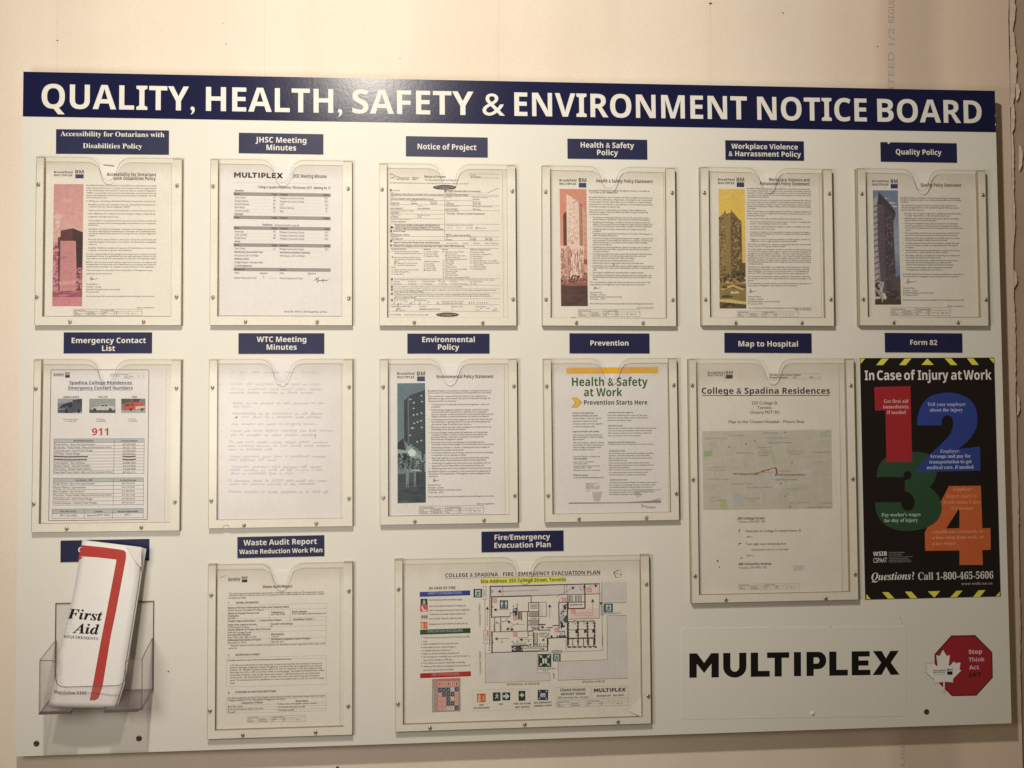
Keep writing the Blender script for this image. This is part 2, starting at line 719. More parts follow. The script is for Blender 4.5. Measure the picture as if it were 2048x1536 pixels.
            for t in T:
                s.f.append([b + t[0], b + t[1], b + t[2]])
                s.m.append(mi)
        s.v += V
        s.c += [c4] * len(V)

    def pxm(s, x, y):                        # metres per photo pixel here
        px, py = C2(s.crop, x, y)
        n = s.surface(px, py) if s.surface else s.n
        a, b = B(px, py, n), B(px, py + 10, n)
        return math.hypot(*(a - b)) / 10


POOL = ("Brookfield Multiplex is committed to providing a working environment and culture where health and safety are core values. "
        "This commitment is supported by the company's best endeavours to effectively manage occupational health and safety through the following "
        "activities and directions. Providing and maintaining workplaces which are safe and comply with all relevant statutory requirements, codes of "
        "practice, standards and guidelines. Developing and maintaining a consultative culture that emphasises health and safety as a core value. "
        "Identifying health and safety issues before their design and planning. Maintaining effective emergency response procedures at all levels. "
        "Provision of training and development programs for managers, supervisors and other employees. Establishing and monitoring objectives and "
        "targets to manage issues related to health and safety at all workplaces and ensuring that resources are available to improve the standard. "
        "Employees and contractors have a responsibility to report hazards and to work in accordance with this policy and all applicable legislation. ").split()
_pp = [0]


def words(nch):
    out = ''
    while len(out) < nch:
        out += (' ' if out else '') + POOL[_pp[0] % len(POOL)]
        _pp[0] += 1
    return out


def block(p, rows, h, x0, x1, col=(110, 95, 85), st='R', k=.60):
    """rows: 'y[,x0[,x1]]|text' per line (text '*' = as much of the policy wording as fits)"""
    for r in rows.strip().split('\n'):
        a, t = r.split('|', 1)
        a = [float(v) if v.strip() else None for v in a.split(',')]
        y = a[0]
        xa = a[1] if len(a) > 1 and a[1] is not None else x0
        xb = a[2] if len(a) > 2 and a[2] is not None else x1
        bold = t.startswith('!')
        t = t.lstrip('!')
        if t == '*':
            t = words((xb - xa) / (k * h))
        if t.startswith('- '):
            p.rect(xa - 20, y - 2, xa - 15, y + 3, col, 4)
            t = t[2:]
        p.text(t, xa, y, xb, h, 'B' if bold else st, col, cy=True)


def sign_scribble(p, x, y, w, h, col=(90, 80, 78)):
    pts = [(0, .9), (.12, .5), (.2, .1), (.26, .0), (.24, .5), (.16, 1), (.3, .6), (.38, .45), (.34, .8), (.46, .6), (.5, .5), (.55, .75), (.7, .6), (1, .42)]
    p.path([(x + a * w, y + b * h) for a, b in pts], 2.6, col)


def bm_logo(p, x0, y, x1, bx0, bx1, by, h=13, blue=(70, 75, 115), ink=(85, 75, 75)):
    p.text('Brookfield', x0, y, x1, h, 'B', ink, cy=True)
    p.text('MULTIPLEX', x0, y + h * 1.55, x1, h * .95, 'B', ink, cy=True)
    hb = h * 1.75
    p.text('BM', bx0, by + hb, bx1, hb, 'B', (45, 40, 50))
    p.rect(bx0, by + hb + 6, bx1, by + hb + 6 + h * 2.1, blue)


def form_table(p, x0, y0, x1, y1, col=(120, 108, 98), w=2, text=True):
    p.box(x0, y0, x1, y1, w, col)
    H, Wd = y1 - y0, x1 - x0
    sl = p.slope(x0, y0)
    for f in (.33, .66):
        p.line(x0, y0 + H * f, x0 + Wd * (1 if f < .4 else .8), y0 + H * f + sl * Wd, w, col)
    for f, a in ((.19, .33), (.41, 0), (.6, .33), (.8, .33)):
        xx = x0 + Wd * f
        p.line(xx, y0 + H * a + sl * Wd * f, xx, y1 + sl * Wd * f, w, col)
    if text:
        hh = H * .17
        for x, r, t in ((.02, .17, 'Document Owner'), (.43, .17, 'Occupational Safety'), (.02, .5, 'Date'), (.21, .5, '01/01/2016'), (.43, .5, 'Author'),
                        (.62, .5, 'BM'), (.02, .83, 'Reference'), (.21, .83, 'HSE-POL-001'), (.43, .83, 'Rev'), (.62, .83, '05'), (.84, .66, 'Page 1 of 1')):
            p.text(t, x0 + Wd * x, y0 + H * r + sl * Wd * x, None, hh, 'R', (110, 100, 92), cy=True)


# ------------------------------------------------------------------ the wall
WALL_N = -.034


def wall():
    ed = []                                            # torn right-hand edge of the board sheet, photo pixels
    random.seed(5)
    for i in range(60):
        y = -160 + i * 33
        base = 2017 + (y - 0) * .010 if y < 120 else 2019 + (y - 120) * .0185
        ed.append((base + random.uniform(-.7, .7) + .5 * math.sin(i * .37 + 1), y))
    right = [B(x, y, WALL_N) for x, y in ed]
    b = MB()
    x0, zt, zb = -1.9, 1.5, -1.5
    poly = [(x0, zb), (x0, zt), (right[0][0], zt)] + [tuple(r) for r in right] + [(right[-1][0], zb)]
    b.prism(poly, WALL_N - .006, WALL_N, M['wall'], M['tear'])
    w = b.build('wall')
    tag(w, 'cream painted gypsum wall that the notice board hangs on', None, None, 'structure')
    # hairlines over the studs
    h = MB()
    for px in (115, 530, 998, 1421):
        for ya, yb in ((-60, 150),):
            a, c = B(px, ya, WALL_N), B(px - 1, yb + (px - 47) * .019 + 6, WALL_N)
            ww = .00022
            h.add([(a[0] - ww, a[1], WALL_N + .0002), (c[0] - ww, c[1], WALL_N + .0002), (c[0] + ww, c[1], WALL_N + .0002), (a[0] + ww, a[1], WALL_N + .0002)], [[0, 1, 2, 3]], M['wall_line'])
    h.build('hairline_crack', w)
    for px, py, r in ((115, 81, .0016), (452, 88, .0012), (446, 47, .0008), (800, 117, .001), (1421, 7, .0028), (1566, 26, .0016), (1755, 93, .0014), (675, 1535, .003)):
        d = MB()
        q = B(px, py, WALL_N)
        ang = random.uniform(0, 3)
        pts = [(q[0] + r * math.cos(a + ang) * (1.5 if i % 2 else .8), q[1] + r * .7 * math.sin(a + ang)) for i, a in enumerate(np.linspace(0, 2 * math.pi, 9)[:-1])]
        d.prism(pts, WALL_N, WALL_N + .0004, M['hole'], back=False)
        d.build('wall_nick', w)
    # stencilled manufacturer's print running up the sheet
    p = Print('h3', WALL_N, (215, 190, 160), .62)
    gcol = (192, 166, 138)
    p.text('GUARANTEED', 1252, 900, 1252, 38, 'R', gcol, y1=318, lv=5, gap=.03)
    p.text('1/2', 1252, 275, 1252, 38, 'R', gcol, y1=172, lv=5, gap=.03)
    p.text('REGULAR', 1252, 140, 1252, 38, 'R', gcol, y1=-70, lv=5, gap=.03)
    p.crop = 'e7'
    p.text('USE -', 1358, 960, 1356, 22, 'R', (203, 178, 150), y1=770, lv=5)
    p.build('stencil_print', w)
    # bare gypsum of the next wall, set back behind the torn edge
    b = MB()
    b.add([(.6, -1.5, WALL_N - .0065), (2.6, -1.5, WALL_N - .0065), (2.6, 1.5, WALL_N - .0065), (.6, 1.5, WALL_N - .0065)], [[0, 1, 2, 3]], M['wall_bare'])
    w2 = b.build('wall_recess')
    tag(w2, 'rough brown bare gypsum wall beyond the torn edge at the right', None, None, 'structure')
    # torn strips of facing paper
    random.seed(9)
    strips = [(-40, 70, 2021, 2032, 4), (55, 215, 2022, 2035, 7), (165, 200, 2034, 2040, 3), (200, 265, 2024, 2031, 5), (262, 420, 2024, 2029, 3),
              (290, 340, 2040, 2046, 2), (380, 500, 2025, 2031, 4), (540, 575, 2029, 2035, 3), (600, 900, 2028, 2032, 2), (790, 830, 2036, 2040, 2), (930, 1120, 2033, 2038, 3), (1180, 1400, 2038, 2042, 2)]
    for y0, y1, xa, xb, j in strips:
        t = MB()
        n = max(5, int((y1 - y0) / 9))
        Lp, Rp = [], []
        for i in range(n + 1):
            y = y0 + (y1 - y0) * i / n
            e = math.sin(math.pi * min(1, max(0, i / n))) ** .5
            Lp.append(B(xa + random.uniform(-.3, .3), y, WALL_N + .001))
            Rp.append(B(xa + 1 + (xb - xa) * e * random.uniform(.75, 1) + random.uniform(-j, j) * .12 * e, y, WALL_N + .001))
        for i in range(n):
            lift = WALL_N - .001 + random.uniform(0, .0012)
            t.add([(Lp[i][0], Lp[i][1], WALL_N - .002), (Lp[i + 1][0], Lp[i + 1][1], WALL_N - .002), (Rp[i + 1][0], Rp[i + 1][1], lift), (Rp[i][0], Rp[i][1], lift)], [[0, 1, 2, 3]], M['tear'])
        t.build('torn_facing_paper', w)


# ------------------------------------------------------------------ the board
BW, BH = 1.8288 / 2, 1.2192 / 2


def head_screw(name, mat, r, hgt, loc, parent, seed=0, inner=M['socket']):
    key = 'mesh_' + name
    me = bpy.data.meshes.get(key)
    if not me:
        b = MB()
        seg, rings = 14, [(1, 0), (.97, .35), (.82, .72), (.58, .93), (.34, 1.0), (.32, .6), (0, .55)]
        pts = [(rr * r * math.cos(2 * math.pi * k / seg), rr * r * math.sin(2 * math.pi * k / seg), hh * hgt) for rr, hh in rings[:-1] for k in range(seg)] + [(0, 0, rings[-1][1] * hgt)]
        fs, fi = [], []
        for i in range(len(rings) - 2):
            for k in range(seg):
                q = [i * seg + k, i * seg + (k + 1) % seg, (i + 1) * seg + (k + 1) % seg, (i + 1) * seg + k]
                (fi if i >= 4 else fs).append(q)
        l = (len(rings) - 2) * seg
        fi += [[l + k, l + (k + 1) % seg, len(pts) - 1] for k in range(seg)]
        b.add(pts, fs, mat)
        b2 = MB()
        base = 0
        k2 = b.mi(inner)
        for f in fi:
            b.f.append(f)
            b.m.append(k2)
        o = b.build(key, None, smooth=True)
        me = o.data
        me.name = key
        bpy.data.objects.remove(o)
    o = bpy.data.objects.new(name, me)
    COL.objects.link(o)
    o.parent = parent
    o.location = Vector(loc) - (parent.location if parent else Vector())
    o.rotation_euler = (random.uniform(-.05, .05), random.uniform(0, 6), random.uniform(-.05, .05))
    return o


def board():
    root = empty('notice_board', (0, 0, -BH), 'large white notice board with a navy title strip along its top, hung on the wall', 'notice board')
    b = MB()
    b.prism([(-BW, -BH), (BW, -BH), (BW, BH), (-BW, BH)], -.009, 0, M['board'], M['board_edge'])
    b.build('panel', root)
    for z in (.50, -.50):
        b = MB()
        b.prism([(-BW + .12, z - .025), (BW - .12, z - .025), (BW - .12, z + .025), (-BW + .12, z + .025)], WALL_N, -.0095, M['batten'])
        b.build('batten', root)
    tl, tr, br, bl = B(47, 143.4), B(1990, 180.5), B(1991.8, 264.8), B(45.8, 232.6)
    b = MB()
    zb = (br[1] + bl[1]) / 2
    e = .0006
    poly = [(-BW + e, zb), (BW - e, zb)]
    right = [(BW - e, zb + .012), (BW - e - .0016, zb + .015), (BW - e, zb + .019), (BW - e, zb + .030), (BW - e - .001, zb + .033), (BW - e, zb + .036), (BW - e, BH - e), (-BW + e, BH - e)]
    b.prism(poly + right, 0, .0006, M['navy'], back=False)
    hs = b.build('header_strip', root)
    p = Print('px', .0006, mat=M['ink_white'])
    f = lambda x: 216.4 + (x - 83) * .01608
    for w, a, c in (('QUALITY,', 83, 389.6), ('HEALTH,', 411.8, 684.5), ('SAFETY', 704.6, 947.2), ('&', 964.8, 1009.8),
                    ('ENVIRONMENT', 1028.8, 1494.2), ('NOTICE', 1514.7, 1733.9), ('BOARD', 1755, 1963.8)):
        p.text(w, a, f(a), c, 48.6 - (a - 83) * .0017, 'B', y1=f(c), lod=0, lv=2)
    p.build('title_lettering', hs)
    for x, y in ((73, 1487), (278, 1477), (1853, 1423.5)):
        q = B(x, y)
        head_screw('screw', M['dull_steel'], .0052 if x < 2000 else .004, .0016, (q[0], 0, q[1]), root)
    for (x, y, r) in ((1368, 1262, .0026), (85.5, 346, .0018), (1800, 1236, .001), (337, 1343, .0016), (1662, 1253, .0008), (1803, 1246, .0008)):
        q = B(x, y)
        d = MB()
        pts = [(q[0] + r * math.cos(a) * (1.2 if i % 2 else .7), q[1] + r * math.sin(a) * (.9 if i % 3 else .6)) for i, a in enumerate(np.linspace(.4, 2 * math.pi + .4, 9)[:-1])]
        d.prism(pts, 0, .0003, M['hole'], back=False)
        d.build('drill_mark', root)
    q = B(1625, 1427)
    d = MB()
    pts = [(q[0] + .006 * rr * math.cos(a), q[1] + .005 * rr * math.sin(a), .0022 * (1 - rr * rr)) for rr in (1, .66, .33) for a in np.linspace(0, 2 * math.pi, 17)[:-1]] + [(q[0], q[1], .0022)]
    fs = [[i * 16 + k, i * 16 + (k + 1) % 16, (i + 1) * 16 + (k + 1) % 16, (i + 1) * 16 + k] for i in range(2) for k in range(16)] + [[32 + k, 32 + (k + 1) % 16, 48] for k in range(16)]
    d.add(pts, fs, M['board'])
    d.build('covered_bump', root, smooth=True)


def quad(crop, pts, n):
    return [B(*C2(crop, x, y), n) for x, y in pts]


def fit_rect(q):
    """least-squares rectangle through four corners TL TR BR BL -> centre, half width, half height, tilt"""
    q = np.array(q)
    c = q.mean(0)
    h = ((q[1] - q[0]) + (q[2] - q[3])) / 2
    v = ((q[0] - q[3]) + (q[1] - q[2])) / 2
    W_, H_ = math.hypot(*h), math.hypot(*v)
    a = (math.atan2(h[1], h[0]) * W_ + math.atan2(-v[0], v[1]) * H_) / (W_ + H_)
    return c, W_ / 2, H_ / 2, a


def rot(c, a, x, y):
    return (c[0] + x * math.cos(a) - y * math.sin(a), c[1] + x * math.sin(a) + y * math.cos(a))


# ------------------------------------------------------------------ navy name plates
def plates():
    P = [
        ('c1', [(400, 65), (1205, 75), (1207, 248), (400, 238)], 'navy paper label reading Accessibility for Ontarians with Disabilities Policy in white serif letters',
         [('T', 'Accessibility for Ontarians with', 432, 114, 1174, 34), ('T', 'Disabilities Policy', 592, 200, 1015, 34)]),
        ('c2', [(277, 90), (881, 102), (881, 245), (277, 235)], 'navy plate reading JHSC Meeting Minutes',
         [('B', 'JHSC Meeting', 397, 159, 760, 39), ('B', 'Minutes', 475, 215, 687, 39)]),
        ('c3', [(256, 115), (840, 125), (840, 267), (256, 257)], 'navy plate reading Notice of Project', [('B', 'Notice of Project', 340, 208, 760, 39)]),
        ('c4', [(281, 66), (878, 72), (878, 220), (281, 213)], 'navy plate reading Health & Safety Policy',
         [('B', 'Health & Safety', 380, 131, 780, 40), ('B', 'Policy', 503, 188, 660, 40)]),
        ('c5', [(265, 77), (852, 84), (854, 229), (267, 222)], 'navy plate reading Workplace Violence & Harrassment Policy',
         [('B', 'Workplace Violence', 310, 140, 808, 38), ('B', '& Harrassment Policy', 290, 195, 832, 38)]),
        ('c6', [(260, 88), (816, 97), (819, 238), (263, 230)], 'navy plate reading Quality Policy, chipped at its top edge', [('B', 'Quality Policy', 372, 178, 706, 38)]),
        ('d1', [(444, 50), (1060, 52), (1060, 197), (444, 197)], 'navy plate reading Emergency Contact List',
         [('B', 'Emergency Contact', 500, 126, 1018, 37), ('B', 'List', 712, 181, 803, 37)]),
        ('d2', [(281, 60), (908, 60), (908, 210), (281, 210)], 'navy plate reading WTC Meeting Minutes',
         [('B', 'WTC Meeting', 415, 124, 777, 39), ('B', 'Minutes', 487, 181, 707, 39)]),
        ('d3', [(273, 63), (873, 63), (873, 208), (273, 208)], 'navy plate reading Environmental Policy',
         [('B', 'Environmental', 382, 125, 766, 39), ('B', 'Policy', 497, 181, 652, 39)]),
        ('d4', [(289, 61), (873, 61), (873, 207), (289, 207)], 'navy plate reading Prevention', [('B', 'Prevention', 442, 150, 720, 37)]),
        ('d5', [(240, 43), (709, 44), (709, 151), (240, 149)], 'navy plate reading Map to Hospital', [('B', 'Map to Hospital', 315, 115, 636, 29)]),
        ('d6', [(216, 43), (632, 44), (632, 148), (216, 147)], 'navy plate reading Form 82', [('B', 'Form 82', 352, 107, 497, 27)]),
        ('e1', [(382, 98), (943, 89), (943, 223), (382, 236)], 'navy plate mostly hidden behind the first aid leaflet', [('B', 'C', 494, 173, 524, 33)]),
        ('e2', [(255, 83), (849, 69), (848, 212), (255, 227)], 'navy plate reading Waste Audit Report and Waste Reduction Work Plan',
         [('B', 'Waste Audit Report', 297, 140, 798, 37), ('B', 'Waste Reduction Work Plan', 268, 199, 836, 31)]),
        ('px', [(962.9, 1063.5), (1126.9, 1060.8), (1126.9, 1101.7), (962.9, 1104.7)], 'navy plate reading Fire/Emergency Evacuation Plan',
         [('B', 'Fire/Emergency', 989.1, 1080.2, 1100.2, 10.6), ('B', 'Evacuation Plan', 988.8, 1096.0, 1101.4, 10.6)]),
    ]
    for crop, pts, label, lines in P:
        th = .0012
        c, w, h, a = fit_rect(quad(crop, pts, th))
        root = empty('title_plate', (c[0], 0, c[1] - h), label, 'sign', 'navy title plates on the notice board')
        b = MB()
        poly = [rot(c, a, x, y) for x, y in ((-w, -h), (w, -h), (w, h), (-w, h))]
        if 'chipped' in label:
            poly = [rot(c, a, x, y) for x, y in ((-w, -h), (w, -h), (w, h), (-w + .020, h), (-w + .017, h - .0035), (-w + .0135, h - .003), (-w + .014, h), (-w, h))]
        b.prism(poly, 0, th, M['plate_serif'] if 'serif' in label else M['plate'])
        b.build('plate', root)
        p = Print(crop, th, mat=M['ink_white'], tilt=math.degrees(a))
        for st, t, x0, y, x1, hh in lines:
            p.text(t, x0, y, x1, hh, st, lod=0, lv=2)
        p.build('lettering', root)


# ------------------------------------------------------------------ wall-mounted sheet holders
NOTCH = [(-.040, 0), (-.034, -.0004), (-.0285, -.0022), (-.0235, -.0055), (-.0190, -.0105), (-.0160, -.017), (-.0140, -.0245), (-.0122, -.0305), (-.0088, -.0365), (-.0047, -.0402)]
NOTCH = NOTCH + [(0, -.0415)] + [(-x, y) for x, y in NOTCH[::-1]]
TN = .0108        # front of the clear cover
TB = .0090       # back of the clear cover / front of the white spacer


def holder(crop, outer, inner, nx, screws, label, chip=None):
    """outer TL TR BR BL in crop px; inner = (left at top, left at bottom, right at top, right at bottom, bottom y)"""
    q = [B(*(C2(crop, *p) if len(p) == 2 else C2(p[2], p[0], p[1])), TN) for p in outer]
    c, w, h, a = fit_rect(q)
    root = empty('sheet_holder', (c[0], 0, c[1] - h), label, 'document holder', 'clear fronted sheet holders on the board')
    loc = lambda x, y: rot(c, a, x, y)

    def un(px, py, n=TB):
        v = np.array(B(px, py, n)) - c
        return v[0] * math.cos(a) + v[1] * math.sin(a), -v[0] * math.sin(a) + v[1] * math.cos(a)
    (l1, l2, r1, r2, bot) = inner
    il = un(*l1)[0] * .5 + un(*l2)[0] * .5
    ir = un(*r1)[0] * .5 + un(*r2)[0] * .5
    ib = un(*bot)[1]
    b = MB()
    b.prism([loc(*p) for p in ((-w, -h), (w, -h), (w, h), (ir, h), (ir, ib), (il, ib), (il, h), (-w, h))], 0, TB - .0002, M['frame'], M['frame_side'])
    b.build('spacer_frame', root)
    # clear cover with the thumb notch
    nc = un(*nx, TN)[0]
    e = .0004
    out = [(-w + e, -h + e), (w - e, -h + e), (w - e, h - e)] + [(nc - x, h - e + y) for x, y in NOTCH] + [(-w + e, h - e)]
    if chip:
        cx = un(*C2(crop, *chip), TN)[0]
        out = [(-w + e, -h + e), (cx - .006, -h + e), (cx - .003, -h + .005), (cx + .004, -h + .006), (cx + .005, -h + .002), (cx + .006, -h + e)] + out[1:]
    b = MB()
    pts = [loc(*p) for p in out]
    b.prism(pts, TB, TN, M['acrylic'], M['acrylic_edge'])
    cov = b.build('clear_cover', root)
    # polished bevel along top edge and notch
    s = MB()
    top = [(w - e, h - e)] + [(nc - x, h - e + y) for x, y in NOTCH] + [(-w + e, h - e)]
    top = np.array(top)
    d = np.gradient(top, axis=0)
    nn = np.stack([-d[:, 1], d[:, 0]], 1)
    nn /= np.linalg.norm(nn, axis=1)[:, None]
    ww = .0005
    for i in range(len(top) - 1):
        A, Bq = loc(*top[i]), loc(*top[i + 1])
        C_, D_ = loc(*(top[i + 1] + nn[i + 1] * ww)), loc(*(top[i] + nn[i] * ww))
        s.add([(A[0], A[1], TN - .0005), (Bq[0], Bq[1], TN - .0005), (C_[0], C_[1], TN + .00005), (D_[0], D_[1], TN + .00005)], [[0, 1, 2, 3]], M['acrylic_edge'])
    s.build('bevelled_rim', cov)
    for sc in screws:
        x, y = C2(sc[2] if len(sc) > 2 else crop, sc[0], sc[1])
        qq = B(x, y, TN + .001)
        head_screw('frame_screw', M['steel'], .0031, .0022, (qq[0], -TN - .0001, qq[1]), root)
    return root, (il, ir, ib, c, w, h, a)


def H(crop, outer, inner, nx, screws, label, chip=None):
    """inner given in crop px as (xl_top, xl_bot, xr_top, xr_bot, ybot)"""
    a, b2, c2, d, yb = inner
    yt = outer[0][1] + 20
    k = lambda x, y: C2(crop, x, y)
    return holder(crop, outer, (k(a, yt), k(b2, yb), k(c2, yt), k(d, yb), k((a + d) / 2, yb)), k(nx, yt), screws, label, chip)


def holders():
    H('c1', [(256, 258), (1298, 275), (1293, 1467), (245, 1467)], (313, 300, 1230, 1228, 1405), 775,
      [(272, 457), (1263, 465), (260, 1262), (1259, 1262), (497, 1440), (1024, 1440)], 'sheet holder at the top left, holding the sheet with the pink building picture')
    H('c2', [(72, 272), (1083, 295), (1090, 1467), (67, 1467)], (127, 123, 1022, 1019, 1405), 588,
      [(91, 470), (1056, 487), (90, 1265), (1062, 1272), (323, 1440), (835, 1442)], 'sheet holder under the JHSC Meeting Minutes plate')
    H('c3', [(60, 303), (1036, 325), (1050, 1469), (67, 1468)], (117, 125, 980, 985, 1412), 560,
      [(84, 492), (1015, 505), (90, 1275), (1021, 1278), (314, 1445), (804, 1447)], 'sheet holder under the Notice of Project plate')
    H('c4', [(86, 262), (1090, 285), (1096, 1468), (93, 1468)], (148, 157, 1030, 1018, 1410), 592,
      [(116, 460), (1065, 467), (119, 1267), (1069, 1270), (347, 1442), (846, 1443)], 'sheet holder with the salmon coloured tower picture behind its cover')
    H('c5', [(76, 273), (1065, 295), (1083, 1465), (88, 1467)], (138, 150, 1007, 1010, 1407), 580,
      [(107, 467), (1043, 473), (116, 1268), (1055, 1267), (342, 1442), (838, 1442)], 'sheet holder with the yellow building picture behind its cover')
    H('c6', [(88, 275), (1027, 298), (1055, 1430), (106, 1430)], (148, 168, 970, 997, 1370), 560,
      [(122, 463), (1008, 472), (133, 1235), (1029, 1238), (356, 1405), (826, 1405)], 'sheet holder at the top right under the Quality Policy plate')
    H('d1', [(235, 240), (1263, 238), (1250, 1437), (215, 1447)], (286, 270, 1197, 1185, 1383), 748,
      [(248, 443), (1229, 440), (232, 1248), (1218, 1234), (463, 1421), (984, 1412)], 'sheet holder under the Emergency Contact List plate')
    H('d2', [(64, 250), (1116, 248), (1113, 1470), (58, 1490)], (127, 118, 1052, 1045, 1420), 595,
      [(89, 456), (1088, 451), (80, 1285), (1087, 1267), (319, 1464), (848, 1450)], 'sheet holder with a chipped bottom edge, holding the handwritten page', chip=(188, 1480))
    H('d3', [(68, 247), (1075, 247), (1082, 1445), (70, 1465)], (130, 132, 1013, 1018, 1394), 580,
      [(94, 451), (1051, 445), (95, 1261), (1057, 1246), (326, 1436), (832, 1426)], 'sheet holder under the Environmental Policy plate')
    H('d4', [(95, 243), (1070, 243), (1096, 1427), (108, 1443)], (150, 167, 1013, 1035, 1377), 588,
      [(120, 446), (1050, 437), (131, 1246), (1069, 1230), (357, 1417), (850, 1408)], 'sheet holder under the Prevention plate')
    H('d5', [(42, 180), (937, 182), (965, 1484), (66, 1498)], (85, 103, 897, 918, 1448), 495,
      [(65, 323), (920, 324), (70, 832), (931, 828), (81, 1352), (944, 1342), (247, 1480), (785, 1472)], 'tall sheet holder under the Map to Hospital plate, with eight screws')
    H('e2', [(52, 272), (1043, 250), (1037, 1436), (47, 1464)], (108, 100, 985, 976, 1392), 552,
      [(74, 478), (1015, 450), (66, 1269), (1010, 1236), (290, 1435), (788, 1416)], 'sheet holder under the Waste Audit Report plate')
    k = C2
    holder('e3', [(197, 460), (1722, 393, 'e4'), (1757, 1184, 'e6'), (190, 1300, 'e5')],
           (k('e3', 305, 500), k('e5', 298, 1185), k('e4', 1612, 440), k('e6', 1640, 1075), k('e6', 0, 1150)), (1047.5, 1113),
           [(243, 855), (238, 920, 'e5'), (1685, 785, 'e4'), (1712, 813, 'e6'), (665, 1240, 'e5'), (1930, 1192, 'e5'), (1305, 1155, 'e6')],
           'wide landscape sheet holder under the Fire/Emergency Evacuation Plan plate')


NP = .0012       # depth of the sheets inside the holders


def sheet(crop, corners, label, mat='paper', n=NP, name='notice_sheet', cat='sheet of paper', group='printed sheets in the holders'):
    q = [B(*(C2(crop, *p) if len(p) == 2 else C2(p[2], p[0], p[1])), n) for p in corners]
    c, w, h, a = fit_rect(q)
    root = empty(name, (c[0], -n, c[1] - h), label, cat, group)
    b = MB()
    b.prism([rot(c, a, x, y) for x, y in ((-w, -h), (w, -h), (w, h), (-w, h))], n - .0004, n, M[mat])
    b.build('paper', root)
    return root, math.degrees(a)


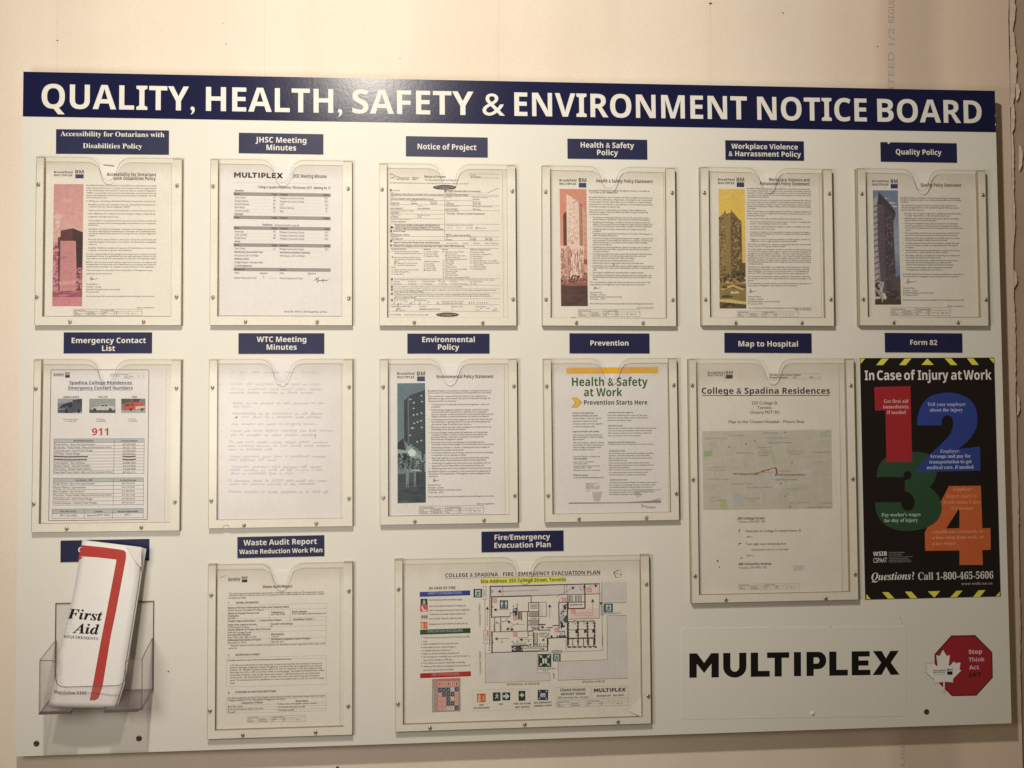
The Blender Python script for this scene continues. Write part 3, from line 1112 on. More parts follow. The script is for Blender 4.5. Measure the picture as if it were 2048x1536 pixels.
# ------------------------------------------------------------------ pictures printed on the policy sheets
def picture(p, quad_, kind):
    (ax, ay), (bx, by), (cx, cy), (dx, dy) = quad_          # TL TR BR BL

    def Q(u, v):
        x = (ax * (1 - u) + bx * u) * (1 - v) + (dx * (1 - u) + cx * u) * v
        y = (ay * (1 - u) + by * u) * (1 - v) + (dy * (1 - u) + cy * u) * v
        return x, y

    def P(pts, col, lv=2):
        p.poly([Q(*q) for q in pts], col, lv)

    def R_(u0, v0, u1, v1, col, lv=2):
        P([(u0, v0), (u1, v0), (u1, v1), (u0, v1)], col, lv)

    def sky(cols, v1=1.0, n=26, j=4):
        for i in range(n):
            t = i / (n - 1) * (len(cols) - 1)
            k = min(int(t), len(cols) - 2)
            f = t - k
            for m in range(4):
                c = tuple(cols[k][q] * (1 - f) + cols[k + 1][q] * f + random.uniform(-j, j) * .6 for q in range(3))
                R_(m / 4, v1 * i / n, (m + 1) / 4, v1 * (i + 1) / n, c, 1)

    def speckle(u0, v0, u1, v1, n, cols, su, sv, lv=4, skew=0):
        for _ in range(n):
            u, v = random.uniform(u0, u1 - su), random.uniform(v0, v1 - sv)
            a, b = su * random.uniform(.4, 1), sv * random.uniform(.4, 1)
            P([(u, v), (u + a, v + skew * a), (u + a, v + b + skew * a), (u, v + b)], random.choice(cols), lv)
    if kind == 'pink':
        sky([(222, 158, 148), (226, 165, 152), (232, 178, 165), (226, 165, 158), (222, 160, 158)], .95)
        for u, v, w_, h_, c in ((.0, .24, .35, .05, (236, 190, 176)), (.05, .29, .2, .04, (240, 200, 184)), (.2, .12, .5, .03, (228, 172, 160)), (.1, .33, .12, .03, (238, 196, 182))):
            P([(u, v + h_ * .5), (u + w_ * .3, v), (u + w_, v + h_ * .3), (u + w_ * .7, v + h_), (u + w_ * .2, v + h_ * .9)], c, 1.5)
        R_(0, .48, .22, .88, (214, 140, 142))
        for v in (.52, .58, .64, .71, .78):
            R_(.0, v, .2, v + .012, (170, 90, 100), 3)
        P([(.16, .44), (.25, .43), (.25, .88), (.20, .88), (.16, .60)], (110, 62, 66), 3)
        P([(.25, .38), (.66, .362), (1, .395), (1, .70), (.80, .70), (.76, .465), (.25, .465)], (104, 56, 56), 3)
        P([(.66, .362), (1, .395), (1, .68), (.80, .69), (.77, .47), (.66, .46)], (74, 40, 46), 3.5)
        P([(.27, .465), (.74, .468), (.80, .70), (.80, .87), (.24, .88), (.25, .6)], (216, 146, 142), 4)
        for v in np.arange(.48, .86, .016):
            R_(.27, v, .77, v + .004, (202, 128, 128), 5)
        P([(.27, .6), (.5, .585), (.5, .6), (.27, .62)], (196, 120, 122), 5)
        R_(.78, .70, 1, .90, (190, 112, 116), 4)
        speckle(.78, .68, 1, .9, 50, [(150, 84, 92), (214, 150, 146), (120, 66, 74)], .12, .02, 5)
        speckle(0, .5, .2, .88, 40, [(180, 100, 108), (228, 160, 156), (140, 78, 86)], .1, .02, 5)
        P([(.2, .80), (.8, .79), (.78, .82), (.25, .83)], (228, 162, 152), 5)
        R_(0, .875, 1, .925, (172, 96, 106), 5)
        speckle(0, .875, 1, .925, 40, [(190, 112, 120), (150, 80, 90), (206, 130, 134)], .3, .01, 6)
        R_(0, .925, 1, 1, (218, 138, 140), 5)
    elif kind == 'orange':
        sky([(202, 132, 108), (205, 138, 114), (212, 152, 130)], .8)
        P([(.12, .22), (.25, .19), (.25, .52), (.12, .50)], (96, 58, 50), 2)
        P([(.25, .045), (.45, .07), (.50, .085), (.60, .09), (.62, .105), (.70, .11), (.72, .50), (.25, .50)], (226, 190, 168), 3)
        P([(.70, .12), (.98, .19), (.98, .55), (.72, .5)], (206, 158, 136), 3)
        for i in range(24):
            v = .12 + i * .0165
            P([(.72, v), (.84, v + .012 * random.uniform(.6, 1)), (.84, v + .022), (.72, v + .010)], (150, 98, 80), 4)
            if i % 3:
                P([(.88, v + .03), (.97, v + .04), (.97, v + .046), (.88, v + .036)], (168, 112, 94), 4)
        speckle(.28, .10, .70, .48, 170, [(216, 176, 154), (208, 164, 142), (234, 202, 182), (198, 150, 128)], .05, .02, 4)
        R_(0, .485, .28, .78, (222, 178, 156), 3)
        speckle(0, .5, .25, .76, 60, [(170, 116, 96), (196, 146, 124), (150, 98, 82)], .06, .03, 4)
        P([(.25, .49), (.88, .485), (.84, .76), (.22, .77)], (228, 190, 166), 5)
        P([(.22, .49), (.36, .488), (.36, .75), (.22, .76)], (196, 146, 124), 5.5)
        for _ in range(70):
            u, v = random.uniform(.27, .82), random.uniform(.5, .7)
            R_(u, v, u + .022, v + random.uniform(.02, .06), random.choice([(132, 84, 66), (160, 108, 88), (186, 134, 112), (110, 66, 54)]), 6)
        P([(.86, .60), (1, .60), (1, .8), (.84, .78)], (140, 88, 76), 5)
        P([(.88, .64), (1, .65), (1, .72), (.88, .71)], (206, 154, 134), 6)
        R_(0, .76, 1, .83, (146, 92, 80), 5)
        speckle(0, .73, 1, .81, 90, [(206, 154, 134), (96, 58, 50), (176, 122, 104), (70, 42, 40)], .08, .018, 6.5)
        P([(0, .82), (.4, .83), (1, .825), (1, 1), (0, 1)], (84, 54, 50), 7)
        speckle(0, .84, 1, 1, 30, [(92, 60, 56), (76, 48, 46)], .3, .02, 8)
    elif kind == 'yellow':
        sky([(205, 168, 82), (212, 172, 78), (214, 170, 84), (206, 165, 96), (200, 160, 100)], .8)
        P([(0, .24), (.2, .20), (.24, .175), (.28, .20), (.30, .74), (0, .76)], (134, 108, 66), 3)
        P([(.28, .21), (.46, .20), (.46, .175), (.60, .21), (.86, .28), (.88, .74), (.28, .76)], (118, 92, 54), 4)
        P([(.28, .23), (.44, .21), (.44, .74), (.28, .76)], (150, 122, 74), 5)
        for i in range(44):
            v = .235 + i * .0118
            P([(.46, v), (.85, v + .03 * (1 - i / 50)), (.85, v + .005 + .03 * (1 - i / 50)), (.46, v + .005)], (82, 62, 40), 5)
            R_(.29, v, .43, v + .004, (112, 88, 54), 6)
        speckle(.46, .26, .86, .70, 130, [(146, 118, 74), (74, 56, 38), (164, 134, 84)], .05, .02, 6)
        speckle(.0, .24, .27, .72, 120, [(90, 70, 44), (166, 138, 88), (74, 58, 40)], .04, .014, 5)
        P([(.84, .62), (.99, .62), (.99, .74), (.84, .74)], (100, 78, 48), 5)
        speckle(0, .70, 1, .80, 120, [(66, 54, 34), (108, 88, 52), (84, 66, 40), (140, 116, 70)], .14, .03, 7)
        R_(0, .79, 1, .965, (134, 108, 62), 6.5)
        P([(.2, .80), (1, .81), (1, .83), (.5, .835)], (92, 72, 44), 7.5)
        P([(.05, .83), (.5, .80), (.95, .84), (.9, .85), (.5, .82), (.1, .85)], (186, 156, 96), 8)
        for u, v, c, w_ in ((.42, .853, (206, 186, 140), .32), (.08, .888, (70, 56, 38), .42), (.10, .81, (78, 62, 40), .2)):
            P([(u, v + .012), (u + w_ * .2, v + .003), (u + w_ * .55, v), (u + w_ * .85, v + .008), (u + w_, v + .014), (u + w_, v + .022), (u, v + .024)], c, 9)
            P([(u + w_ * .25, v + .005), (u + w_ * .52, v + .003), (u + w_ * .7, v + .010), (u + w_ * .2, v + .010)], (60, 50, 36), 10)
        P([(0, .925), (.4, .925), (1, .945), (1, .97), (0, .945)], (196, 166, 104), 9)
        P([(0, .945), (1, .968), (1, 1), (0, 1)], (92, 72, 42), 9)
        speckle(0, .955, .7, 1, 30, [(66, 50, 32), (110, 88, 50)], .2, .02, 10)
    elif kind == 'blue':
        sky([(100, 108, 120), (112, 118, 124), (132, 134, 132), (136, 137, 134), (100, 107, 120), (116, 121, 126)], .9)
        for u, v, w_ in ((.55, .10, .4), (.3, .06, .3), (.6, .17, .3), (.7, .13, .3)):
            P([(u, v + .01), (u + w_ * .4, v), (u + w_, v + .012), (u + w_ * .6, v + .02)], (164, 160, 156), 1.5)
        P([(0, .08), (.2, .05), (.2, .13), (.22, .90), (0, .92)], (150, 136, 124), 2)
        for i in range(16):
            v = .12 + i * .05
            P([(0, v + .02), (.2, v), (.2, v + .012), (0, v + .03)], (92, 78, 76), 3)
        P([(.24, .015), (.60, .10), (.86, .175), (.86, .24), (.78, .27), (.84, .86), (.28, .90), (.16, .50), (.16, .14)], (74, 62, 66), 3)
        P([(.24, .015), (.60, .10), (.88, .19), (.88, .225), (.4, .13), (.16, .12)], (58, 48, 54), 4)
        for i in range(40):
            v = .12 + i * .0195
            P([(.17, v), (.44, v + .02), (.44, v + .026), (.17, v + .008)], (102, 88, 88), 5)
        for i in range(44):
            v = .16 + i * .016
            P([(.46, v), (.80, v + .03 - i * .0005), (.80, v + .034 - i * .0005), (.46, v + .005)], (54, 44, 50), 5)
        speckle(.46, .2, .82, .84, 140, [(98, 84, 84), (60, 50, 58), (110, 96, 92), (120, 96, 80)], .035, .02, 6)
        P([(.72, .78), (.96, .74), (1, .76), (1, 1), (.72, 1)], (84, 70, 68), 5)
        speckle(0, .80, .4, 1, 60, [(50, 40, 42), (140, 122, 110), (84, 68, 66), (176, 158, 140)], .12, .03, 6)
        speckle(.4, .86, 1, 1, 50, [(50, 38, 36), (96, 78, 70), (66, 52, 50)], .2, .03, 6)
        R_(0, .955, 1, 1, (66, 48, 38), 7)
        R_(.27, .80, .31, .98, (160, 146, 130), 8)
    elif kind == 'teal':
        sky([(102, 118, 122), (108, 124, 128), (114, 130, 132)], .8)
        P([(.24, .145), (.36, .12), (.36, .50), (.24, .48)], (48, 58, 64), 2)
        P([(.36, .115), (.46, .10), (1, .058), (1, .60), (.36, .50)], (54, 64, 70), 3)
        P([(.37, .11), (.42, .11), (.42, .53), (.37, .56)], (96, 110, 114), 4)
        for i in range(22):
            v = .125 + i * .0205
            P([(.44, v + .012), (.97, v - .02 + i * .0012), (.97, v - .015 + i * .0012), (.44, v + .017)], (80, 90, 96), 5)
        for u, v in ((.44, .13), (.83, .10), (.56, .158), (.85, .15), (.55, .205), (.55, .26), (.68, .255), (.83, .245), (.57, .33), (.69, .32), (.53, .37), (.84, .365), (.42, .43), (.67, .485), (.82, .475), (.82, .31), (.48, .37)):
            R_(u, v, u + .065, v + .012, (158, 178, 180), 6)
        P([(.34, .52), (.42, .50), (1, .60), (1, .66), (.8, .62)], (120, 134, 134), 4)
        P([(0, .50), (.2, .46), (.3, .56), (.2, .60), (0, .62)], (36, 44, 46), 5)
        P([(0, .55), (.3, .56), (.36, .52), (.48, .53), (.9, .62), (.7, .66), (.2, .63), (0, .60)], (146, 158, 154), 5.5)
        P([(.36, .57), (.5, .545), (.66, .57), (.62, .61), (.4, .61)], (206, 212, 200), 6)
        P([(.86, .56), (.93, .56), (.94, .9), (.87, .9)], (42, 50, 54), 6)
        speckle(0, .58, .5, .72, 90, [(36, 44, 46), (90, 104, 104), (60, 70, 72), (140, 152, 148)], .12, .025, 6.5)
        speckle(.45, .62, 1, .76, 80, [(150, 160, 154), (60, 70, 74), (100, 112, 112), (40, 48, 52)], .1, .02, 6.5)
        P([(0, .76), (1, .74), (1, 1), (0, 1)], (62, 74, 80), 7)
        speckle(0, .8, 1, 1, 50, [(70, 82, 88), (52, 62, 68), (80, 92, 96)], .4, .01, 8)
        for u, c, h_ in ((.30, (126, 136, 134), .13), (.58, (116, 128, 128), .13), (.66, (52, 58, 60), .12), (.42, (76, 84, 86), .1)):
            P([(u, .76), (u + .05, .735), (u + .11, .76), (u + .10, .80), (u + .09, .74 + h_), (u + .06, .74 + h_), (u + .055, .82), (u + .02, .74 + h_), (u, .74 + h_)], c, 9)
            P([(u + .03, .72), (u + .06, .715), (u + .075, .73), (u + .05, .742), (u + .03, .735)], (150, 150, 144), 10)
        R_(.52, .725, .8, .733, (190, 196, 186), 10)


def policy(crop, corners, label, white, pic, logo, titles, body, tbl, scr, extra=None, shift=None, mat='paper'):
    root, tilt = sheet(crop, corners, label, mat)
    p = Print(crop, NP, white, tilt=tilt, mat=M['photo_ink'], gam=.12)
    picture(p, pic[0], pic[1])
    p.build('picture', root)
    p = Print(crop, NP, white, tilt=tilt)
    bm_logo(p, *logo[:6], h=logo[7], blue=logo[8] if len(logo) > 8 else (70, 75, 115))
    p.build('company_logo', root)
    p = Print(crop, NP, white, tilt=tilt)
    for t, x0, y, x1, h in titles:
        p.text(t, x0, y, x1, h, 'B', (100, 90, 82), cy=True)
    rows, h, x0, x1 = body
    block(p, rows, h, x0, x1, (138, 124, 112))
    if tbl:
        form_table(p, *tbl)
    if scr:
        sign_scribble(p, *scr)
    if extra:
        extra(p)
    p.build('printed_text', root)


def documents():
    # 1 accessibility policy
    random.seed(21)
    policy('c1', [(338, 322), (1224, 330), (1222, 1402), (330, 1400)], 'accessibility policy sheet with a tall pink picture of a building', (240, 224, 206),
           ([(385, 458), (597, 458), (586, 1330), (373, 1330)], 'pink'),
           (386, 372, 518, 538, 598, 357, 0, 14, (88, 84, 122)),
           [('Accessibility for Ontarians', 763, 387, 1115, 24), ('with Disabilities Policy', 812, 416, 1113, 24)],
           ('''466,617,1117|Brookfield Multiplex Construction Canada (BMCC) is committed to providing
484|equal access and services in a manner that complies with the requirements
502|of the Accessibility Standards for Customer Service, Ontario Regulation
520|429/07. In partnership with persons with disabilities, we will ensure that all
537|people with disabilities receive the same value and quality in identifying, removing
553,,768|and preventing barriers.
578,,1110|In fulfilling our commitment, Brookfield Multiplex Construction Canada shall:
603,632,1113|Establish a policy that complies with the Accessibility Standards for
619,632,930|Customer Service, Ontario Regulation 429/07
645,632,1112|Communicate with persons with disabilities in a manner that accounts for
668,632,1112|their disabilities and in keeping with the principles of dignity, independence,
690,632,850|integration and equal opportunity.
718,632,1115|Allow clients to use assistive devices, permit the use of service animals and
736,632,1113|support persons while accessing goods and services in our workplace
750,632,700|locations
778,632,1112|Implement training for employees, volunteers and others who deal with
794,632|the public regarding the Accessibility for Ontarians with Disabilities Policy
810,632|and the Accessibility Standards for Customer Service, Ontario Regulation
827,632,680|429/07
853,632|Provide notice when there is a disruption of service and include the
870,632|expected length of disruption, the reason and alternative accessibility
887,632,690|options
913,632|Establish a feedback procedure for persons with disabilities on the provision
930,632,940|of goods or services to persons with disabilities
957|It is the responsibility of all managers and supervisors to ensure that all
972|employees follow the guidelines and are appropriately trained in the
989|requirements and duties of the Accessibility for Ontarians with Disabilities Policy.
1015|BMCC will provide to each person equal and maintain the dignity and
1031|independence of persons with disabilities by providing new kinds of
1048,,1100|communications between our company's policies and persons with disabilities
1073,,1090|The commitment to this policy is the responsibility of Management, every
1097,,800|employee and all contractors
1172,,700|President
1191,,722|President - Canada
1210,,856|Brookfield Multiplex Construction Canada
1228,,708|01 January 2016
1259,,1102|Note: A printed copy of this document may be superseded and must be verified against the current version
1340,980,1105|Built to outperform.''', 10, 617, 1115),
           (525, 1352, 1015, 1396), (640, 1120, 60, 26))

    # 2 meeting minutes
    root, tilt = sheet('c2', [(150, 325), (1015, 345), (1012, 1400), (143, 1396)], 'JHSC meeting minutes sheet with grey table bars and a signature', 'paper_cool')
    p = Print('c2', NP, (232, 222, 206), tilt=tilt)
    p.text('', 0, 0) if False else None
    p.text('M', 243, 411, 593, 38, heavy=True, col=(58, 50, 46))
    p.text('JHSC Meeting Minutes', 662, 399, 905, 25, 'B', (118, 108, 98), cy=True)
    p.text('College & Spadina Residences, 12th January, 2017 - Meeting No. 17', 417, 478, 932, 18, 'B', (120, 110, 100), cy=True)
    p.hline(240, 446, 915, 1.5, (200, 190, 178))
    bar = (166, 158, 148)
    for y in (515, 682, 758, 880, 1054):
        p.rect(240, y, 934, y + 25, bar, 1)
    T = (112, 102, 94)
    D = (88, 78, 72)
    for y, cells in {
        528: (('Name', 246, 283), ('Initials', 511, 551), ('Company', 569, 627), ('Initials', 883, 922)),
        695: (('Name', 246, 281), ('Initials', 511, 551), ('Company', 569, 627), ('Initials', 883, 922)),
        771: (('Name', 246, 281), ('Initials', 511, 551), ('Company', 569, 627), ('Initials', 887, 925)),
        892: (('Name', 246, 281), ('Initials', 511, 551), ('Company', 569, 627), ('Initials', 888, 926)),
        1066: (('Management', 246, 324), ('Workers', 569, 618))}.items():
        for t, a, b in cells:
            p.text(t, a, y + (a - 246) * .012, b, 13, 'B', D, cy=True)
    for t, a, y, b, st in (('Attendees', 249, 504, 312, 'B'), ('Carlo Clarke', 249, 552, 324, 'R'), ('Shankar Maharaj', 249, 577, 345, 'R'), ('Richard Cottymore', 249, 600, 352, 'R'),
                           ('Brock Stoltz', 249, 623, 316, 'R'), ('Carmen Costello', 249, 647, 350, 'R'), ('Apologies', 247, 671, 309, 'B'),
                           ('CC', 523, 554, 540, 'R'), ('SM', 523, 578, 541, 'R'), ('RC', 523, 601, 540, 'R'), ('BS', 523, 626, 540, 'R'), ('CC', 523, 650, 540, 'R'),
                           ('Multiplex Construction Canada', 570, 557, 744, 'R'), ('Multiplex Construction Canada', 570, 581, 744, 'R'), ('CLM', 570, 604, 597, 'R'), ('Hortown Electrical', 570, 627, 673, 'R'), ('Piper', 570, 651, 600, 'R'),
                           ('MCC', 890, 560, 915, 'R'), ('MCC', 890, 584, 915, 'R'), ('CLM', 892, 608, 916, 'R'), ('HE', 896, 632, 911, 'R'), ('P', 900, 655, 907, 'R'),
                           ('Distribution:', 448, 748, 520, 'B'), ('All above (and staff as required)', 532, 750, 709, 'R'),
                           ('Faisal Saya', 249, 796, 314, 'R'), ('Carlo Gauthier', 249, 819, 338, 'R'), ('Paresh Parmar', 249, 842, 330, 'R'), ('FS', 524, 799, 540, 'R'), ('CG', 523, 823, 541, 'R'), ('PP', 523, 846, 540, 'R'),
                           ('Multiplex Construction Canada', 570, 801, 746, 'R'), ('Multiplex Construction Canada', 570, 825, 746, 'R'), ('Multiplex Construction Canada', 570, 848, 746, 'R'),
                           ('MCC', 892, 804, 917, 'R'), ('MCC', 892, 827, 917, 'R'), ('MCC', 892, 851, 917, 'R'), ('Author:', 247, 867, 290, 'B'), ('Carlo Clarke', 247, 916, 323, 'R'), ('CC', 523, 920, 540, 'R'),
                           ('Multiplex Construction Canada', 568, 921, 744, 'R'), ('MCC', 893, 924, 919, 'R'),
                           ('Meeting Day, Date and Start Time:', 247, 942, 450, 'B'), ('Next Meeting (Scheduled Tentatively):', 570, 946, 788, 'B'),
                           ('12th January, 2017 at 09:30am', 247, 967, 421, 'R'), ('09th February, 2017 at 09:30am', 570, 970, 748, 'R'), ('Meeting Location:', 247, 991, 351, 'B'),
                           ('College & Spadina - Northeast Office', 247, 1016, 449, 'R'), ('Co-Chair Signatures:', 247, 1041, 372, 'B'), ('Name', 247, 1091, 280, 'R'), ('Signature', 429, 1093, 481, 'R'),
                           ('Name', 570, 1093, 600, 'R'), ('Signature', 772, 1096, 827, 'R'), ('Shankar Maharaj (Co-Chair)', 247, 1127, 404, 'R'), ('Richard Cottymore (Co-Chair)', 570, 1130, 733, 'R'),
                           ('File Ref: 1802 - WHTC3.10 - JHSC Meeting Minutes - Jan17.docx', 602, 1369, 910, 'R')):
        p.text(t, a, y, b, 13, st, T if st == 'R' else D, cy=True)
    for y in (565, 589, 612, 637, 661, 810, 833, 857, 930):
        p.hline(242, y, 934, 1.2, (208, 198, 186))
    p.path([(450, 1125), (455, 1115), (458, 1138)], 2, T)
    p.hline(488, 1130, 550, 1.5, T)
    p.path([(812, 1150), (835, 1128), (828, 1150), (848, 1122), (842, 1155), (832, 1165), (856, 1145), (866, 1150), (880, 1138), (876, 1160), (890, 1140), (900, 1150), (920, 1140)], 2.6, (92, 88, 90))
    p.path([(838, 1148), (906, 1146)], 2.2, (92, 88, 90))
    p.build('printed_text', root)

    # 3 notice of project form
    root, tilt = sheet('c3', [(132, 368), (943, 372), (955, 1412), (122, 1412)], 'crowded black and white Notice of Project form with small tick boxes and two dark ovals', 'paper')
    p = Print('c3', NP, (226, 216, 200), tilt=tilt)
    K, G2, LN = (62, 54, 48), (116, 106, 96), (136, 126, 114)
    p.path([(143, 378), (148, 420), (188, 397), (143, 378)], 2, G2)
    for x, y in ((150, 386), (158, 410), (170, 397)):
        p.path([(x, y), (x + 12, y + 8)], 4, G2)
    p.text('Ontario', 189, 414, 279, 26, 'R', (70, 64, 58), cy=True)
    p.text('Ministry of', 302, 412, 355, 9, 'B', K, cy=True)
    p.text('Labour', 302, 423, 335, 9, 'B', K, cy=True)
    p.text('Notice of Project', 389, 404, 540, 16, 'B', K, cy=True)
    p.text('The Occupational Health and Safety Act', 391, 427, 630, 12, 'R', G2, cy=True)
    p.hline(712, 384, 920, 2, LN)
    p.hline(712, 412, 920, 2, LN)
    p.text('Notice ID', 712, 392, 757, 9, 'R', G2, cy=True)
    p.text('PR1609851', 718, 405, 790, 9, 'R', G2, cy=True)
    p.text('The following Notice of Project is given pursuant to the Regulations for Construction Projects, under the Act', 141, 448, 706, 9, 'R', G2, cy=True)
    for cx_, cy_, rx_, ry_ in ((533, 481, 84, 17), (553, 1391, 82, 16)):
        p.poly([(cx_ + rx_ * math.cos(t), cy_ + ry_ * math.sin(t)) for t in np.linspace(0, 2 * math.pi, 25)[:-1]], (88, 78, 70), 2)
        p.text('POST IN A CONSPICUOUS PLACE', cx_ - 66, cy_ - 3, cx_ + 66, 7, 'B', (196, 186, 172), cy=True)
        p.text('AT THE PROJECT', cx_ - 34, cy_ + 8, cx_ + 34, 6, 'B', (196, 186, 172), cy=True)
    n = 1
    for x, y in ((142, 494), (533, 500), (144, 787), (144, 859), (144, 889), (149, 1130), (149, 1184), (149, 1206), (149, 1236), (150, 1281)):
        p.rect(x, y, x + 14, y + 15, (48, 42, 38), 2)
        p.text(str(n % 10), x + 4, y + 12, x + 10, 9, 'B', (220, 210, 195), lv=5)
        n += 1
    for x0, y, x1 in ((142, 540, 530), (142, 572, 530), (142, 603, 530), (142, 641, 530), (142, 670, 530), (142, 703, 530), (142, 742, 530), (536, 533, 922), (536, 545, 922), (536, 575, 730), (536, 610, 922), (536, 645, 922),
                      (536, 742, 925), (145, 786, 925), (145, 830, 530), (536, 832, 925), (145, 858, 925), (145, 890, 925), (148, 913, 925), (150, 1130, 930), (150, 1178, 930), (150, 1204, 930), (150, 1234, 930), (150, 1276, 930), (150, 1318, 930), (150, 1366, 930)):
        p.hline(x0, y, x1, 1.8, LN)
    for x, y0, y1 in ((533, 498, 858), (735, 548, 645), (513, 1285, 1318), (318, 1282, 1318), (586, 1325, 1366), (758, 1325, 1366), (340, 675, 703), (755, 835, 858)):
        p.line(x, y0, x + 1, y1, 2.2, LN)
    rows = [('Constructor', 161, 502, 215, 9, 0), ('Name', 145, 517, 168, 7, 0), ('BROOKFIELD MULTIPLEX CONSTRUCTION CANADA LIMITED', 147, 531, 528, 12, 1), ('Address', 145, 547, 178, 7, 0),
            ('181 BAY STREET SUITE 300 BROOKFIELD PLACE', 147, 563, 456, 12, 1), ('City', 145, 579, 158, 7, 0), ('Province', 292, 579, 330, 7, 0), ('Postal Code', 426, 581, 480, 7, 0), ('TORONTO', 147, 594, 210, 10, 1),
            ('Ontario', 292, 595, 338, 10, 1), ('M5J 2T3', 432, 596, 480, 10, 1), ('Telephone No.', 145, 611, 207, 7, 0), ('Fax No.', 340, 613, 375, 7, 0), ('(416) 360-0025', 145, 631, 232, 9, 1), ('(416) 360-2044', 340, 632, 427, 9, 1),
            ('Worker Information Number / No. WSIB', 145, 649, 308, 7, 0), ('831470819', 147, 662, 208, 9, 1), ('WSIB Firm No.', 145, 678, 218, 7, 0), ('NAICS Rate Group', 340, 680, 430, 7, 0), ('147895PK', 147, 692, 203, 9, 1), ('723', 347, 694, 367, 9, 1),
            ('Supervisor in charge of project', 145, 709, 282, 7, 0), ('MICHAEL GREENWAY', 147, 726, 257, 9, 1),
            ('Project Information (Main Line if necessary)', 556, 507, 790, 10, 2), ('Street Number / No.', 540, 521, 620, 7, 0), ('245-251 COLLEGE STREET', 540, 535, 702, 11, 1), ('Lot & Plan', 540, 550, 585, 7, 0), ('Town/City or Township', 736, 553, 838, 7, 0),
            ('Toronto', 738, 568, 782, 9, 1), ('County', 540, 583, 570, 7, 0), ('Postal Code', 736, 585, 790, 7, 0), ('TORONTO', 540, 599, 598, 10, 1), ('M5T 1R5', 740, 599, 790, 10, 1), ('Project Telephone No.', 540, 614, 636, 7, 0), ('Anticipated Duration of Project', 736, 618, 872, 7, 0),
            ('(647) 270-2028', 540, 637, 626, 9, 1), ('30 Days', 740, 638, 790, 9, 1), ('Description of Project', 540, 654, 634, 7, 0), ('COLLEGE + SPADINA STUDENT RESIDENCE', 545, 669, 820, 11, 1), ('Anticipated number of workers on project', 540, 750, 735, 8, 0),
            ('Please keep available at the project all Registration of', 178, 749, 498, 11, 2), ('Constructors and Employers Engaged in Construction', 178, 763, 500, 11, 2), ('Forms (# 1000) for all employers of workers on the project', 178, 777, 524, 11, 2),
            ('Owner of Project', 167, 794, 254, 10, 2), ('Name', 145, 808, 168, 7, 0), ('KNIGHTSTONE CAPITAL', 147, 820, 282, 10, 1), ('Telephone No.', 145, 834, 207, 7, 0), ('(416) 260-2703', 147, 849, 232, 9, 1), ('Address', 540, 815, 574, 7, 0), ('12 ST CLAIR AVENUE WEST', 545, 824, 720, 11, 1),
            ('City', 540, 840, 556, 7, 0), ('Province', 714, 841, 752, 7, 0), ('Postal Code', 820, 842, 872, 7, 0), ('Toronto', 542, 854, 586, 9, 1), ('ONTARIO', 712, 854, 755, 9, 1), ('M4V 1K8', 822, 854, 872, 9, 1),
            ('Type of Construction (Please check only ONE choice):', 167, 874, 500, 12, 2), ('New Construction', 545, 879, 625, 8, 0), ('Alteration', 662, 879, 705, 8, 0), ('Demolition', 738, 879, 786, 8, 0), ('Repair or Restoration', 823, 880, 918, 8, 0),
            ('Indicate the category which best describes the Project. Select ONE choice only.', 167, 898, 678, 12, 2), ('Residential Building', 152, 921, 256, 8, 2), ('Buildings', 385, 923, 432, 8, 2), ('Services', 515, 924, 557, 8, 2), ('Additional Categories Known', 715, 926, 860, 8, 2)]
    for t, a, y, b, h, k in rows:
        p.text(t, a, y, b, h, ('R', 'T', 'B')[k], ((132, 122, 110), (100, 90, 82), (74, 66, 60))[k], cy=True)
    def tick(x, y, on=False):
        p.box(x, y, x + 9, y + 9, 1.4, (140, 130, 118))
        if on:
            p.path([(x - 1, y + 4), (x + 3, y + 9), (x + 12, y - 3)], 3, K)
